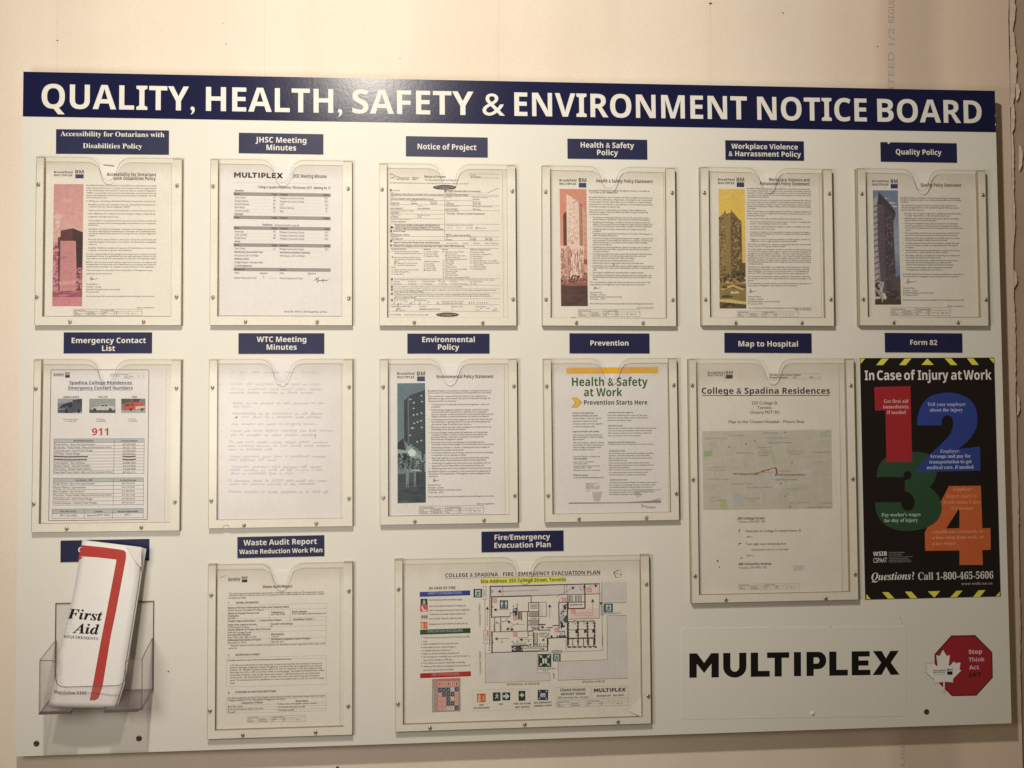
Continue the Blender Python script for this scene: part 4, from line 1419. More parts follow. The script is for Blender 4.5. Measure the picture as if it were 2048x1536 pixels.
    for t, x, y, w, on in (('Single Family Housing (incl. detached)', 172, 938, 345, 0), ('semi-detached/townhouse/duplex)  (9511)', 172, 952, 372, 0), ('Apartment and Other Multiple Housing', 172, 981, 358, 1), ('(incl. apartments, condos & townhouses)', 172, 995, 366, 0), ('(9512)', 172, 1008, 206, 0),
                           ('High-rise (7 storeys & above)', 192, 1022, 338, 1), ('Low-Rise (7 storeys & less)', 192, 1037, 326, 0), ('Roads', 152, 1051, 182, 0), ('Highway & Road Construction (9531)', 172, 1069, 352, 0), ('Asphalt Paving (9532)', 172, 1084, 280, 0), ('Bridge (9541)', 172, 1100, 240, 0),
                           ('Commercial (9521)', 402, 941, 493, 0), ('Industrial (9522)', 402, 957, 480, 0), ('Institutional (9523)', 402, 972, 492, 0), ('Additional Categories', 386, 1010, 495, 0), ('Shaft (9723)', 402, 1028, 458, 0), ('Tunnel (9724)', 402, 1043, 464, 0), ('Trench (9726)', 402, 1058, 470, 0), ('Caisson (9725)', 402, 1073, 474, 1),
                           ('Hydroelectric Power Plants &', 535, 941, 670, 0), ('related structures', 535, 955, 620, 0), ('Refinery, Heat or steam plants', 535, 969, 682, 0), ('Transformer Stations', 535, 982, 640, 0), ('electric generating stations (9710)', 535, 994, 692, 0), ('Hydro (9700)', 537, 1006, 600, 0), ('Water (9703)', 537, 1021, 598, 0),
                           ('Gas (9709)', 537, 1036, 590, 0), ('Telephone (9714)', 537, 1050, 618, 0), ('Elec. Trans/Chan. Lines (9728)', 537, 1065, 692, 0), ('Watermains (9720)', 537, 1079, 626, 0), ('Pipeline (9722)', 537, 1093, 612, 0), ('Well Drilling (9727)', 537, 1108, 630, 0), ('Blasting in compressed (9429)', 537, 1123, 710, 0),
                           ('Earthwork (9736)', 733, 944, 815, 0), ('Excavation - Grading (9731)', 733, 959, 868, 0), ('Painting (9733)', 733, 974, 806, 0), ('Marine (9735)', 733, 989, 800, 0), ('Asbestos Operations - Type 3 (9471)', 733, 1005, 910, 0), ('Asbestos Glove Bag Removals (Type 2)', 733, 1020, 926, 0), ('Type 2 (9477)', 743, 1034, 810, 0),
                           ('Mining Plant (9736)', 733, 1048, 828, 0), ('Shipbuilding (9471)', 733, 1063, 826, 0),
                           ('Asbestos', 166, 1154, 213, 0), ('Silica', 290, 1154, 330, 0), ('Ethylene Oxide', 389, 1154, 461, 0), ('Lead', 510, 1154, 536, 0), ('Mercury', 594, 1154, 624, 0), ('Vinyl Chloride', 734, 1155, 800, 0), ('Acrylonitrile', 166, 1170, 223, 0), ('Benzene', 290, 1170, 332, 0), ('Isocyanates', 389, 1170, 445, 0),
                           ('Mercury', 510, 1170, 550, 0), ('Coke Oven Emissions', 594, 1170, 702, 0), ('X-Ray', 734, 1170, 762, 0), ('1-5', 572, 770, 588, 0), ('6-19', 636, 770, 656, 0), ('20-49', 706, 771, 732, 0), ('50 and over', 774, 772, 830, 1)):
        if not (t.startswith(('semi', '(incl', '(9512', 'Roads', 'Additional', 'related', 'Refin', 'Transf', 'electric', 'Type 2'))):
            tick(x - 17, y - 5, on)
        p.text(t, x, y, w, 8, 'R', (112, 102, 92), cy=True)
    for t, y, x1, h in (('List all designated substances and hazardous physical agents that may be used, handled or disturbed by work on this project', 1139, 890, 8),
                     ('If a trench regulation is in this project, please complete the Notice for Diving Operations Form (#0095)', 1190, 660, 8), ('For tunnel, trenching, blasting, scaling or setting, shaft, caisson or cofferdam to be constructed at this Project, please complete the Notice for Tunnels,', 1214, 900, 8),
                     ('Shafts, Caissons and Cofferdams, #0086)', 1226, 380, 8), ('If scaffolding, over 15 metres (1 lift) vertical (over 50m) (3-4 or more metres of temporary/suspended scaffolds), another bearing, Type 2 asbestos', 1244, 852, 8),
                     ('operations and type 3 asbestos glove bag removal if applicable, equipment to contact the MOL office nearest the project to make the Ministry and to', 1256, 866, 8), ('obtain your Notification Number', 1268, 330, 8), ('Project Start Date', 171, 1286, 260) and ('Project Start Date', 1285, 262, 8)):
        p.text(t, 172, y, x1, h, 'R', (106, 96, 88), cy=True)
    for t, a, y, b, h in (('Project End Date', 322, 1286, 405, 8), ('Day', 171, 1299, 186, 6), ('Month', 244, 1299, 270, 6), ('Year', 290, 1299, 304, 6), ('Day', 352, 1299, 364, 6), ('Month', 408, 1299, 434, 6), ('Year', 478, 1299, 492, 6), ('01', 165, 1311, 176, 9), ('12', 216, 1311, 230, 9), ('2015', 280, 1311, 304, 9),
                          ('31', 348, 1311, 360, 9), ('7', 408, 1311, 414, 9), ('2017', 474, 1311, 496, 9), ('Estimated Total Cost of Labour', 520, 1296, 672, 8), ('and Materials for the Project', 520, 1310, 664, 8), ('Signature of Company Officer', 152, 1330, 297, 8), ('Print Name', 352, 1331, 402, 7), ('Capacity or Title', 588, 1333, 662, 8),
                          ('Date Signed', 768, 1333, 826, 7), ('Day', 786, 1345, 800, 6), ('Month', 830, 1345, 856, 6), ('Year', 892, 1345, 908, 6), ('ANDREW DAVID TRYON', 352, 1352, 500, 11), ('2015', 876, 1358, 904, 9), ('13', 768, 1358, 780, 9), ('0175 (06/06)', 147, 1391, 225, 8), ('Queen\'s Printer for Ontario, 2006', 243, 1392, 415, 8)):
        p.text(t, a, y, b, h, 'R', (96, 86, 78), cy=True)
    p.text('$', 705, 1312, 713, 12, 'B', K)
    p.poly([(142, 753), (174, 767), (142, 781), (150, 767)], (46, 40, 36), 3)
    ink = (110, 104, 100)
    p.path([(720, 1300), (730, 1298), (722, 1312)], 2.2, ink)
    for x in (738, 764, 782, 798, 814, 830):
        p.path([(x, 1304), (x + 5, 1300), (x + 3, 1310), (x + 9, 1308)], 2.2, ink)
    p.path([(188, 1368), (196, 1316), (205, 1308), (200, 1350), (184, 1366), (206, 1352), (216, 1340), (214, 1368), (232, 1356), (254, 1360)], 2.4, ink)
    for i, x in enumerate((838, 852, 866, 880, 894, 908)):
        p.path([(x, 524 - i * 6), (x + 6, 514 - i * 6), (x + 10, 520 - i * 6)], 2.4, ink)
    for i, x in enumerate(range(636, 830, 18)):
        p.path([(x, 524 - (i % 2) * 4), (x + 5, 518), (x + 9, 524)], 2, (150, 142, 132))
    p.build('printed_text', root)

    # 4 health and safety policy
    random.seed(22)
    policy('c4', [(166, 318), (997, 322), (1015, 1408), (160, 1408)], 'health and safety policy sheet with a salmon picture of a pale tower', (214, 202, 184),
           ([(221, 441), (423, 442), (433, 1319), (233, 1319)], 'orange'),
           (221, 376, 348, 365, 422, 360, 0, 17, (66, 76, 110)),
           [('Health & Safety Policy Statement', 497, 380, 920, 25)],
           ('''452,443,896|Brookfield Multiplex Health & Safety Management System is accredited to
467,443,658|CSA Z1000 and BS OHSAS 18001
503,443,918|Brookfield Multiplex's vision of Health and Safety excellence is shared by our
520,443,914|values of care, experience, collaboration, and integrity and is committed
537,443,908|to ensuring no person shall suffer injury or illness as a result of being
555,443,920|associated with our operations, and all persons in the workplace will go home
573,443,676|in the same condition as they arrived.
597,443,868|This commitment is supported by the company's best endeavours to
613,443,884|effectively manage occupational health and safety through the following
630,443,588|activities and directions:
654,470,888|- Providing and maintaining workplaces which are safe and comply with the
669,470,898|relevant statutory requirements, codes of practice, standards and guidelines
690,470,900|- Developing and maintaining a consultative culture that emphasises health and
705,470,916|safety as a core value and that encourages and supports genuine dialogue and
720,470,912|involvement with employees, subcontractors, suppliers and other stakeholders
741,470,868|- Integrating health and safety requirements into design and planning
757,470,532|processes
775,470,918|- Measuring site and operational improvements on the basis of the frequency of
790,470,650|health and safety performance
810,470,922|- Provision of training and development programs for managers, supervisors and
826,470,916|other employees, the employees and subcontractor provision of performance
842,470,880|standards promoting to, and compliance with Company's Health and Safety
858,470,608|policy and procedures
877,470,906|- Establishing and maintaining effective systems to manage risks to health and
892,470,892|safety of all workers and others arising from the nature of the work and the
908,470,592|working environment
927,470,914|- Providing appropriate resources to ensure the standards for health and safety
942,470,866|and other systems across all business operations that value and
958,470,784|improve the environment for health and safety
977,470,778|- Maintaining positive, fair and lasting relationship culture
996,470,850|- Maintaining a culture of learning and mentoring at all levels there
1017,470,924|- Establishing a just and reasonable culture in which people are encouraged to
1032,470,926|report hazards, near misses, and provide feedback and return to doing the same
1048,470,498|job
1067,470,850|- Encouraging, recognising and rewarding safety in design initiatives
1087,470,910|- Progressively rewarding and retaining employees that proactively seek to the
1102,470,912|risk identification and control work performance and commit to health for work
1118,470,504|safely
1140,450,902|This commitment to health and safety and adherence to this policy is the
1157,450,866|responsibility of Management, every employee and all contractors.
1217,450,542|Hamish Price
1233,450,564|President - Canada
1249,450,688|Brookfield Multiplex Construction Canada
1265,450,562|01 January - 2016
1300,450,926|Note: A printed copy of this document may be superseded and must be verified against the current version
1332,803,932|Built to outperform.''', 11.5, 443, 915),
           (361, 1345, 824, 1398), (476, 1170, 52, 24),
           lambda p: (p.path([(620, 1003), (632, 1003), (624, 1014)], 4, (84, 76, 72)), p.text('HSE-P1', 310, 1404, 345, 8, 'R', (110, 100, 92), cy=True)))

    # 5 workplace violence policy
    random.seed(23)
    policy('c5', [(162, 330), (968, 322), (985, 1405), (165, 1405)], 'workplace violence policy sheet with a yellow picture of an office tower', (200, 187, 165),
           ([(213, 441), (411, 441), (421, 1336), (222, 1336)], 'yellow'),
           (210, 370, 334, 350, 406, 356, 0, 17, (62, 66, 92)),
           [('Workplace Violence and', 590, 371, 896, 25), ('Harassment Policy Statement', 524, 400, 897, 25)],
           ('''438,428,898|Brookfield Multiplex Construction Canada (BMCC) is committed to the prevention
454|of workplace violence and harassment and is committed to providing a safe and
470|respectful workplace. All employees are entitled to work in an environment free
486|any violence or harassment, and any act of violence against any worker will not be
501,,592|tolerated and will be enforced.
524|This purpose of this policy is to ensure that all employees understand that violence
540|and acts of violence are not tolerated in the workplace and all employees shall not
556|be a victim of physical violence. Those who are subjected to acts of violence,
571|whether felt threatening or explicit violence, will have complaints will be thoroughly
585,,498|investigated.
608|BMCC is committed to investigating reported incidents of workplace violence in a
624|timely manner, and the complaint will be subject to corrective action up to and
640,,568|including termination.
663,,844|For the purpose of this policy workplace violence and harassment means:
686,450,904|The exercise of physical force by a person against a worker in a workplace that
701,450,730|causes or could cause physical injury to the worker
722,450,900|An attempt to exercise physical force against a worker in a workplace that could
740,450,638|cause physical injury to the worker
763,450,900|A statement or behavior that is reasonable for a worker to interpret as a threat to
777,450,898|exercise physical force against the worker in a workplace that could cause physical
792,450,574|injury to the worker; or
817,450,904|Engaging in a course of vexatious comment or conduct against a worker in a
832,450,802|workplace that is known or ought reasonably to be known to be unwelcome
855,433,908|Acts of abuse including the use of abusive and inappropriate behaviour and harassment
870,433,714|or other physical in an ongoing workplace incident
893,433,908|This policy applies to all employees, whether in permanent, on-site and temporary
909,433|who works for an employer, workers, agent, or inspector of our business. Employees and
925,433|management may be subjected to discipline, which, up to and including, termination.
941,433|Managers and directors have a responsibility to act respectfully towards employees
957,433|employees at work in which all acts of workplace violence will be received and
972,433|addressed. The policy of workplace and the prevention of violence. You must ensure
987,433|that employees understand that workers regarding reports without fear of being
1002,433,548|a working accordance.
1025,433,894|Workers have a responsibility to act respectfully towards all persons at work and
1041,433,892|shall participate in the policy to report any violence and harassment, including
1056,433,892|being threatened in your former or at the day and report to it immediately to a
1072,433,888|supervisor. BMCC will investigate and where necessary report regarding all such.
1095,433,896|It is not the intent of the policy to deter an employee. Commitment to elements
1111,433,908|this workplace and part of the responsibility from your general manager in this
1126,433,478|process.
1149,433,908|The commitment to this health and policy and commitment adherence to this policy is the
1165,433,804|responsibility of Management, every employee and all contractors.
1248,436,530|Hamish Price
1266,436,548|President - Canada
1284,436,672|Brookfield Multiplex Construction Canada
1302,436,546|01 January 2016
1333,438,906|Note: A printed copy of this document may be superseded and must be verified against the current version
1345,788,912|Built to outperform.''', 11.5, 428, 905),
           (354, 1357, 814, 1400), (440, 1188, 62, 36))

    # 6 quality policy
    random.seed(24)
    policy('c6', [(170, 322), (950, 325), (985, 1368), (185, 1368)], 'quality policy sheet with a blue sky picture of a dark tower', (190, 176, 152),
           ([(203, 441), (386, 441), (410, 1276), (220, 1276)], 'blue'),
           (200, 373, 318, 334, 386, 360, 0, 16, (52, 58, 92)),
           [('Quality Policy Statement', 554, 401, 850, 24)],
           ('''495,405,842|Brookfield Multiplex is committed to implementing, achieving and maintaining high
510,405,848|standards of quality throughout our projects, ensuring delivery of the highest
526,408,462|standards
550,410,812|This commitment is supported by the company's best endeavours to
566,412,832|effectively manage quality across the business through the following activities
584,412,578|and directions:
609,436,848|- Ensuring a risk management approach to identifying and implementation
625,436,766|of quality requirements, codes and standards are met
645,436,832|- Establishing and communicating measurable quality objectives and targets
660,436,670|aligned to deliver continuous improvement
682,438,824|- Ensuring the management systems, plans and procedures are maintained,
699,438,830|and that all personnel are involved, trained and understand the systems
715,440,860|and records of completing and improve the quality of the work and business
731,440,480|outputs
752,440,832|- Ensuring suppliers and contractors are appropriately, monitored and
768,440,822|supported to meet quality expectations and objectives of the project
789,440,838|- Educating and training our employees to continually improve awareness
804,442,744|skills and knowledge of quality issues and practices
826,442,834|- Providing adequate resources that ensure quality is managed effectively
842,442,824|in all of our business activities, and ongoing education and support
857,442,506|throughout
879,444,838|- Establishing and maintaining improvements to systems and standards
894,444,750|across all of our quality systems to deliver results
916,444,844|- Identifying, reporting, investigating and recording non-conformances
932,444,704|and taking corrective and preventive action
952,444,826|- Monitoring and measuring our quality performance of our products
968,446,776|and services and communicating these to our clients and staff
984,446,794|to ensure transparency of quality performance and results
1004,448,784|- Continuously improving our quality management of the quality
1021,448,714|management, standards and systems
1053,422,864|Brookfield Multiplex's commitment to quality and adherence to this policy is
1070,424,834|the responsibility of Management, every employee and all contractors
1155,426,510|Hamish Price
1174,426,530|President - Canada
1190,426,648|Brookfield Multiplex Construction Canada
1206,426,532|01 January 2016
1242,424,870|Note: A printed copy of this document may be superseded and must be verified against the current version
1287,755,874|Built to outperform.''', 11.5, 405, 850),
           (334, 1299, 772, 1356), (444, 1090, 80, 34))

    # 7 emergency contacts
    root, tilt = sheet('d1', [(345, 296), (1160, 296), (1148, 1378), (325, 1384)], 'emergency contact sheet with a thin red border, three vehicle pictures and a red 911', 'paper_cool')
    p = Print('d1', NP, (236, 222, 214), tilt=tilt)
    RD = (132, 60, 64)
    for a, b in (((356, 313), (1040, 313)), ((1040, 313), (1028, 1358)), ((1028, 1358), (340, 1366)), ((340, 1366), (356, 313))):
        p.line(*a, *b, 4, RD)
    p.text('Brookfield', 375, 342, 444, 10, 'B', (100, 90, 90), cy=True)
    p.text('MULTIPLEX', 375, 353, 444, 9, 'B', (100, 90, 90), cy=True)
    p.text('BM', 455, 345, 487, 16, 'B', (40, 38, 44))
    p.rect(455, 348, 487, 368, (52, 50, 58))
    p.box(766, 338, 1008, 372, 1.2, (196, 184, 178))
    for t, a, y, b in (('Title: Emergency Contact Numbers', 770, 343, 895), ('Project Reference', 770, 355, 838), ('Spadina College', 868, 356, 930), ('Rev', 960, 356, 975), ('01', 990, 356, 1000), ('Residences', 866, 368, 912)):
        p.text(t, a, y, b, 7, 'R', (110, 100, 98), cy=True)
    p.text('Spadina College Residences', 485, 413, 920, 22, 'B', (78, 82, 128), lv=4)
    p.text('Emergency Contact Numbers', 478, 450, 926, 22, 'B', (78, 82, 128), lv=4)
    p.hline(483, 417, 924, 2, (78, 82, 128))
    p.hline(478, 455, 926, 2, (78, 82, 128))
    p.text('AMBULANCE', 441, 503, 551, 13, 'B', (120, 112, 112), cy=True)
    p.text('POLICE', 687, 502, 750, 13, 'B', (150, 142, 140), cy=True)
    p.text('FIRE', 922, 502, 956, 12, 'B', (132, 112, 110), cy=True)
    for t, a, y, b in (('Toronto Western Hospital', 440, 657, 542), ('1-416-603-2581', 452, 671, 532), ('52 Division', 674, 657, 730), ('416-808-5200', 668, 671, 738), ('Fire Station', 898, 656, 946), ('416-338-9050', 892, 670, 956)):
        p.text(t, a, y, b, 8, 'R', (120, 110, 108), cy=True)
    p.text('911', 641, 770, 755, 50, 'B', (200, 64, 60))
    def table(x0, x1, xs, ys, head):
        d = (195, 190, 190)
        p.rect(x0, ys[0], x1, ys[1], d, 1)
        for y in ys:
            p.hline(x0, y, x1, 2.2, (108, 98, 96))
        for x in [x0, x1] + xs:
            p.line(x, ys[0], x - 3, ys[-1], 2.2, (108, 98, 96))
        for t, xa, xb in head:
            p.text(t, xa, (ys[0] + ys[1]) / 2, xb, 12, 'B', (112, 104, 100), cy=True)
    Y = [795, 821, 844, 865, 887, 908, 930, 951, 972, 993, 1015, 1039]
    table(377, 1007, [797], Y, [('Brookfield Multiplex', 515, 654), ('Contact Number', 846, 960)])
    rows = ['Paresh Parmar - Senior Site Superintendent', 'Brooks Ajax - Project Health, Safety and Environmental Advisor', 'Carlos Querquino - Senior Project Manager', 'Will Phelps - Project Manager', None, None,
            'Carlos Gauthier - Site Coordinator', 'Shankar Maharaj - Site Superintendent', 'Mack Nolan - Assistant Superintendent', 'Faisal Saleh/Project Health, Safety and Environmental Advisor']
    ends = [664, 780, 650, 560, 614, 608, 597, 629, 638, 788]
    nums = ['647-270-2074', '416-521-1720', '416-523-0202', '647-604-0311', None, None, '416-993-9944', '416-719-9229', '416-556-8098', '647-330-1512']
    for i, (t, e, nm) in enumerate(zip(rows, ends, nums)):
        y = (Y[i + 1] + Y[i + 2]) / 2
        if t:
            p.text(t, 380, y, e, 13, 'R', (134, 124, 122), cy=True)
            p.text(nm, 856, y, 946, 12, 'R', (134, 124, 122), cy=True)
        else:
            p.path([(378, y - 2), (470, y + 1), (e, y - 1)], 7, (36, 30, 32), 6)
            p.path([(854, y - 3), (900, y), (948, y - 4)], 7, (36, 30, 32), 6)
    Y = [1070, 1097, 1123, 1150, 1177, 1203, 1230, 1258]
    table(373, 1002, [792], Y, [('First Safety / AED', 524, 645), ('Contact Number', 840, 952)])
    for i, (t, e, nm) in enumerate(zip(['Paresh Parmar - Senior Site Superintendent', 'Shankar Maharaj - Superintendent', 'Brian Doughert - Site Coordinator', 'Chris Ajax - Project Health, Safety and Environmental Advisor', 'Carlos Querquino - Senior Project Manager', 'Carmen Rodriguez - Assistant Project Manager'],
                                       [664, 600, 595, 784, 648, 678], ['647-270-2074', '416-719-9229', '416-993-9944', '416-521-1720', '647-832-6214', '647-337-6719'])):
        y = (Y[i + 1] + Y[i + 2]) / 2 - 2
        p.text(t, 376, y, e, 13, 'R', (138, 128, 126), cy=True)
        p.text(nm, 850, y - 2, 940, 12, 'R', (128, 118, 116), cy=True)
    table(366, 1001, [590, 788], [1286, 1316, 1350], [('First Aid Facility', 421, 535), ('Location', 660, 718), ('Person Responsible', 823, 963)])
    p.text('BMCC Site Office', 418, 1330, 536, 12, 'R', (120, 110, 108), cy=True)
    p.text('Basement (BMCC Office)', 610, 1328, 768, 12, 'R', (120, 110, 108), cy=True)
    p.text('BMCC', 872, 1324, 911, 12, 'R', (120, 110, 108), cy=True)
    p.build('printed_text', root)
    # three little pictures
    for nm, q in (('ambulance_picture', (402, 514, 573, 616)), ('police_car_picture', (623, 514, 806, 614)), ('fire_engine_picture', (846, 514, 1015, 613))):
        p = Print('d1', NP, (236, 222, 214), tilt=tilt, mat=M['photo_ink'])
        x0, y0, x1, y1 = q
        f = lambda u, v: (x0 + (x1 - x0) * u, y0 + (y1 - y0) * v)
        g = lambda pts, c, lv: p.poly([f(*a) for a in pts], c, lv)
        if nm[0] == 'a':
            p.rect(x0, y0, x1, y1, (150, 148, 156), 1)
            g([(0, 0), (1, 0), (1, .4), (0, .3)], (172, 170, 176), 2)
            g([(.6, .1), (1, 0), (1, .55), (.7, .5)], (92, 92, 102), 3)
            g([(0, .72), (.2, .38), (.38, .28), (.62, .2), (.85, .3), (.98, .55), (.98, .9), (.6, 1), (.2, .95), (0, .9)], (104, 104, 114), 4)
            g([(.2, .42), (.4, .32), (.5, .36), (.36, .52), (.1, .62)], (66, 66, 76), 5)
            g([(.42, .34), (.58, .28), (.6, .6), (.44, .62)], (58, 58, 68), 5)
            for a in (.36, .86):
                g([(a + .06 * math.cos(t), .86 + .13 * math.sin(t)) for t in np.linspace(0, 6.28, 10)[:-1]], (44, 44, 52), 6)
            g([(.5, 1), (1, .86), (1, 1)], (170, 168, 174), 5)
            g([(.02, .7), (.3, .66), (.3, .74), (.02, .8)], (150, 150, 158), 6)
        elif nm[0] == 'p':
            p.rect(x0, y0, x1, y1, (170, 166, 162), 1)
            g([(0, .76), (1, .74), (1, 1), (0, 1)], (98, 96, 98), 2)
            g([(.08, .8), (.1, .66), (.22, .58), (.38, .54), (.46, .38), (.68, .36), (.78, .5), (.95, .54), (.98, .7), (.94, .8)], (204, 198, 194), 3)
            g([(.42, .52), (.49, .42), (.56, .41), (.56, .53)], (90, 88, 92), 4)
            g([(.59, .53), (.59, .41), (.66, .41), (.73, .51)], (90, 88, 92), 4)
            for a in (.2, .8):
                g([(a + .07 * math.cos(t), .78 + .12 * math.sin(t)) for t in np.linspace(0, 6.28, 10)[:-1]], (66, 64, 68), 5)
        else:
            p.rect(x0, y0, x1, y1, (130, 140, 152), 1)
            g([(0, 0), (.4, 0), (.5, .3), (0, .4)], (92, 100, 92), 2)
            g([(.45, 0), (.8, 0), (.7, .3), (.5, .35)], (62, 66, 74), 2)
            g([(0, .8), (1, .72), (1, 1), (0, 1)], (176, 172, 168), 3)
            g([(.1, .84), (.1, .46), (.18, .3), (.36, .26), (.9, .24), (.98, .44), (.98, .72), (.5, .8)], (206, 92, 76), 4)
            g([(.14, .52), (.2, .38), (.34, .36), (.34, .52)], (110, 66, 64), 5)
            g([(.4, .5), (.4, .34), (.52, .34), (.52, .5)], (120, 72, 66), 5)
            g([(.58, .56), (.98, .5), (.98, .64), (.6, .76)], (212, 198, 190), 5)
            for a in (.4, .86):
                g([(a + .06 * math.cos(t), .76 + .1 * math.sin(t)) for t in np.linspace(0, 6.28, 10)[:-1]], (60, 50, 52), 6)
        p.build(nm, root)

    # 8 handwritten page
    root, tilt = sheet('d2', [(131, 266), (1034, 262), (1028, 1412), (123, 1422)], 'faint handwritten page of dashed notes that fills its holder', 'paper_cool')
    p = Print('d2', NP, (228, 216, 214), tilt=tilt)
    rows = '''345,228,880|w          to      be            note     Nov 2016
432,220,900|Drills and scaffolds to be used on every
468,228,915|Ramps, scaffolds need until other things
495,214,850|correct before working in these areas.
571,236,930|Rebar to be picked up and cleaned on the
597,240,388|16th floor.
649,234,912|Housekeeping to be maintained on all floors
673,300,905|14th floor is a disaster with garbage
725,226,862|Piss bottles are still an on-going issue.
773,228,1000|Clean all areas before starting the leaf blower,
803,222,850|pls be mindful of other trades nearby
856,212,956|Do not work under swing stage where workers
882,206,972|are working above. Do not stack work longer
908,210,552|than is fastened off.
960,216,944|Crane operator must have a certified swamper
986,206,580|when lifting ANY load
1036,230,906|Concrete grinders must barrier off areas
1060,216,916|while working or work at off hours. (16th
1086,220,700|floor is available (Dec 5, Nov)
1138,204,944|PL elevator shaft is ALWAYS open until the crane
1162,212,860|gates are removed outside of the elevator
1220,202,960|Propane bottles on swing platform to be tied off'''.split('\n')
    rr = random.Random(4)
    p.press = 1
    ink = (190, 182, 200)
    for i, r in enumerate(rows):
        a, t = r.split('|')
        y, x0, x1 = [float(v) for v in a.split(',')]
        x = x0
        ws = t.split()
        tot = sum(len(w) + 1.2 for w in ws)
        k = ink if i > 2 else (202, 192, 194)
        for w in ws:
            w_ = (x1 - x0) * len(w) / tot
            p.text(w, x, y + 7 + rr.uniform(-2, 2), x + w_, 17 * rr.uniform(.8, 1.1), 'I' if w.isalpha() else 'R', k, gap=-.02)
            x += (x1 - x0) * (len(w) + 1.2) / tot
    for y in (432, 571, 649, 727, 777, 858, 960, 1041, 1142, 1222):
        p.path([(152 + rr.uniform(-8, 8), y), (165, y - 1)], 4, ink)
    p.path([(258, 680), (268, 670), (272, 674), (262, 682)], 6, (110, 100, 100))
    p.path([(835, 808), (846, 800), (840, 828)], 3, (150, 138, 138))
    p.build('handwriting', root)

    # 9 environmental policy
    random.seed(25)
    policy('d3', [(140, 296), (977, 292), (990, 1386), (140, 1392)], 'environmental policy sheet with a teal night picture of a tower block', (224, 212, 196),
           ([(199, 426), (403, 424), (408, 1298), (202, 1303)], 'teal'),
           (198, 355, 326, 344, 402, 340, 0, 17, (72, 80, 108)),
           [('Environmental Policy Statement', 487, 377, 903, 25)],
           ('''481,423,886|Brookfield Multiplex is committed to providing a working environment and
496,423,886|culture where environmental protection and sustainability are core values.
520,425,856|This commitment is supported by the company's best endeavours to
537,425,878|effectively manage environmental risks across the business through the
556,425,632|following activities and directions:
581,449,870|- Complying with all applicable environmental legislation, codes and
598,449,516|guidelines.
620,449,872|- Implementing management systems to identify, control and monitor
636,449,856|environmental risks arising from our operations and, using these
653,449,902|systems, establish, review and document environmental objectives and
669,449,872|targets to facilitate continual improvement and pollution prevention.
691,449,894|- Consulting and communicating regularly with the local community and
708,449,880|key stakeholders regarding issues of concern and adopt appropriate
726,449,742|and practical steps to address those concerns.
747,449,888|- Ensuring incidents are rigorously investigated and lessons learnt are
763,449,700|distributed across all business divisions
786,449,862|- Ensuring Managers demonstrate the leadership and commitment
802,449,856|necessary to foster a culture of environmental responsibility and
819,449,832|providing sufficient resources to implement and maintain the
836,449,680|Environmental Management system.
858,449,834|- Educating and training our employees to continually improve
874,449,906|awareness, skills and knowledge of environmental issues and practices.
896,449,872|- Undertaking activities in a manner consistent with the principles of
914,449,688|ecologically sustainable development.
934,449,898|- Promoting the efficient use of energy, reduction of waste and recycling
952,449,704|of materials in all our business activities.
972,453,868|- Reporting regularly on our environmental performance and taking
989,453,852|remedial action where performance does not meet expectation.
1011,453,884|- Influencing our suppliers and contractors to act consistently with our
1029,453,832|approach towards responsible environmental practices; and
1049,453,888|- Establishing clear lines of accountability for environmental outcomes.
1071,427,882|Brookfield Multiplex's commitment to the environment and adherence to
1088,427,876|this policy is the responsibility of Management, every employee and all
1106,427,498|contractors.
1170,427,516|Hamish Price
1189,427,538|President - Canada
1206,427,668|Brookfield Multiplex Construction Canada
1224,427,536|01 January - 2016
1255,427,906|Note: A printed copy of this document may be superseded and must be verified against the current version
1307,783,910|Built to outperform.''', 12, 425, 880),
           (360, 1326, 830, 1382), (460, 1122, 46, 26), mat='paper_cool')

    # 10 prevention poster sheet
    root, tilt = sheet('d4', [(190, 285), (1000, 285), (1018, 1372), (190, 1378)], 'health and safety at work sheet with a gold bar and green heading', 'paper_cool')
    p = Print('d4', NP, (196, 186, 166), tilt=tilt)
    GO, GN = (206, 152, 62), (48, 98, 50)
    p.poly([(266, 312), (936, 306), (936, 353), (266, 357)], GO, 2)
    p.text('Health & Safety', 307, 446, 860, 62, 'B', GN, lod=0)
    p.text('at Work', 395, 521, 675, 60, 'B', GN, lod=0)
    p.text('Prevention Starts Here', 395, 583, 858, 33, 'B', (56, 84, 60), lod=0)
    p.poly([(302, 531), (346, 531), (380, 567), (346, 603), (302, 603), (331, 567)], (150, 104, 44), 2)
    p.poly([(306, 534), (345, 534), (375, 567), (345, 600), (308, 600), (336, 567)], (214, 160, 70), 3)
    gt, kt = (112, 124, 92), (112, 106, 96)
    block(p, '''643,311,466|!Ontario's Occupational
663,311,494|!Health and Safety Act gives
682,311,524|workers rights. It sets out roles for
702,311,490|employers, supervisors and
722,311,532|workers so they can work together
742,311,478|to make workplaces safer.
779,312,508|!Improve Health and Safety:
803,314,524|Find out about your Joint Health and
819,314,536|Safety Committee or Health and Safety
836,314,400|Representative.
860,314,542|Talk to your employer, supervisor, workers,
877,314,540|joint health and safety committee or
894,314,520|health and safety representative about
911,314,470|health and safety concerns.
962,316,512|Call the Ministry of Labour at
979,316,414|!1-877-202-0008''', 11, 311, 520, gt)
    block(p, '''1000,318,468|Report critical injuries, fatalities,
1014,318,422|work refusals anytime.
1031,318,512|Workplace health and safety information,
1044,318,454|weekdays 8:30am - 5:00pm
1062,318,516|Emergency? Always call 911 immediately.''', 9, 318, 500, kt)
    p.text('Find out more:', 318, 1098, 424, 12, 'B', (84, 80, 70), cy=True)
    p.text('ontario.ca/healthandsafetyatwork', 318, 1115, 542, 12, 'R', kt, cy=True)
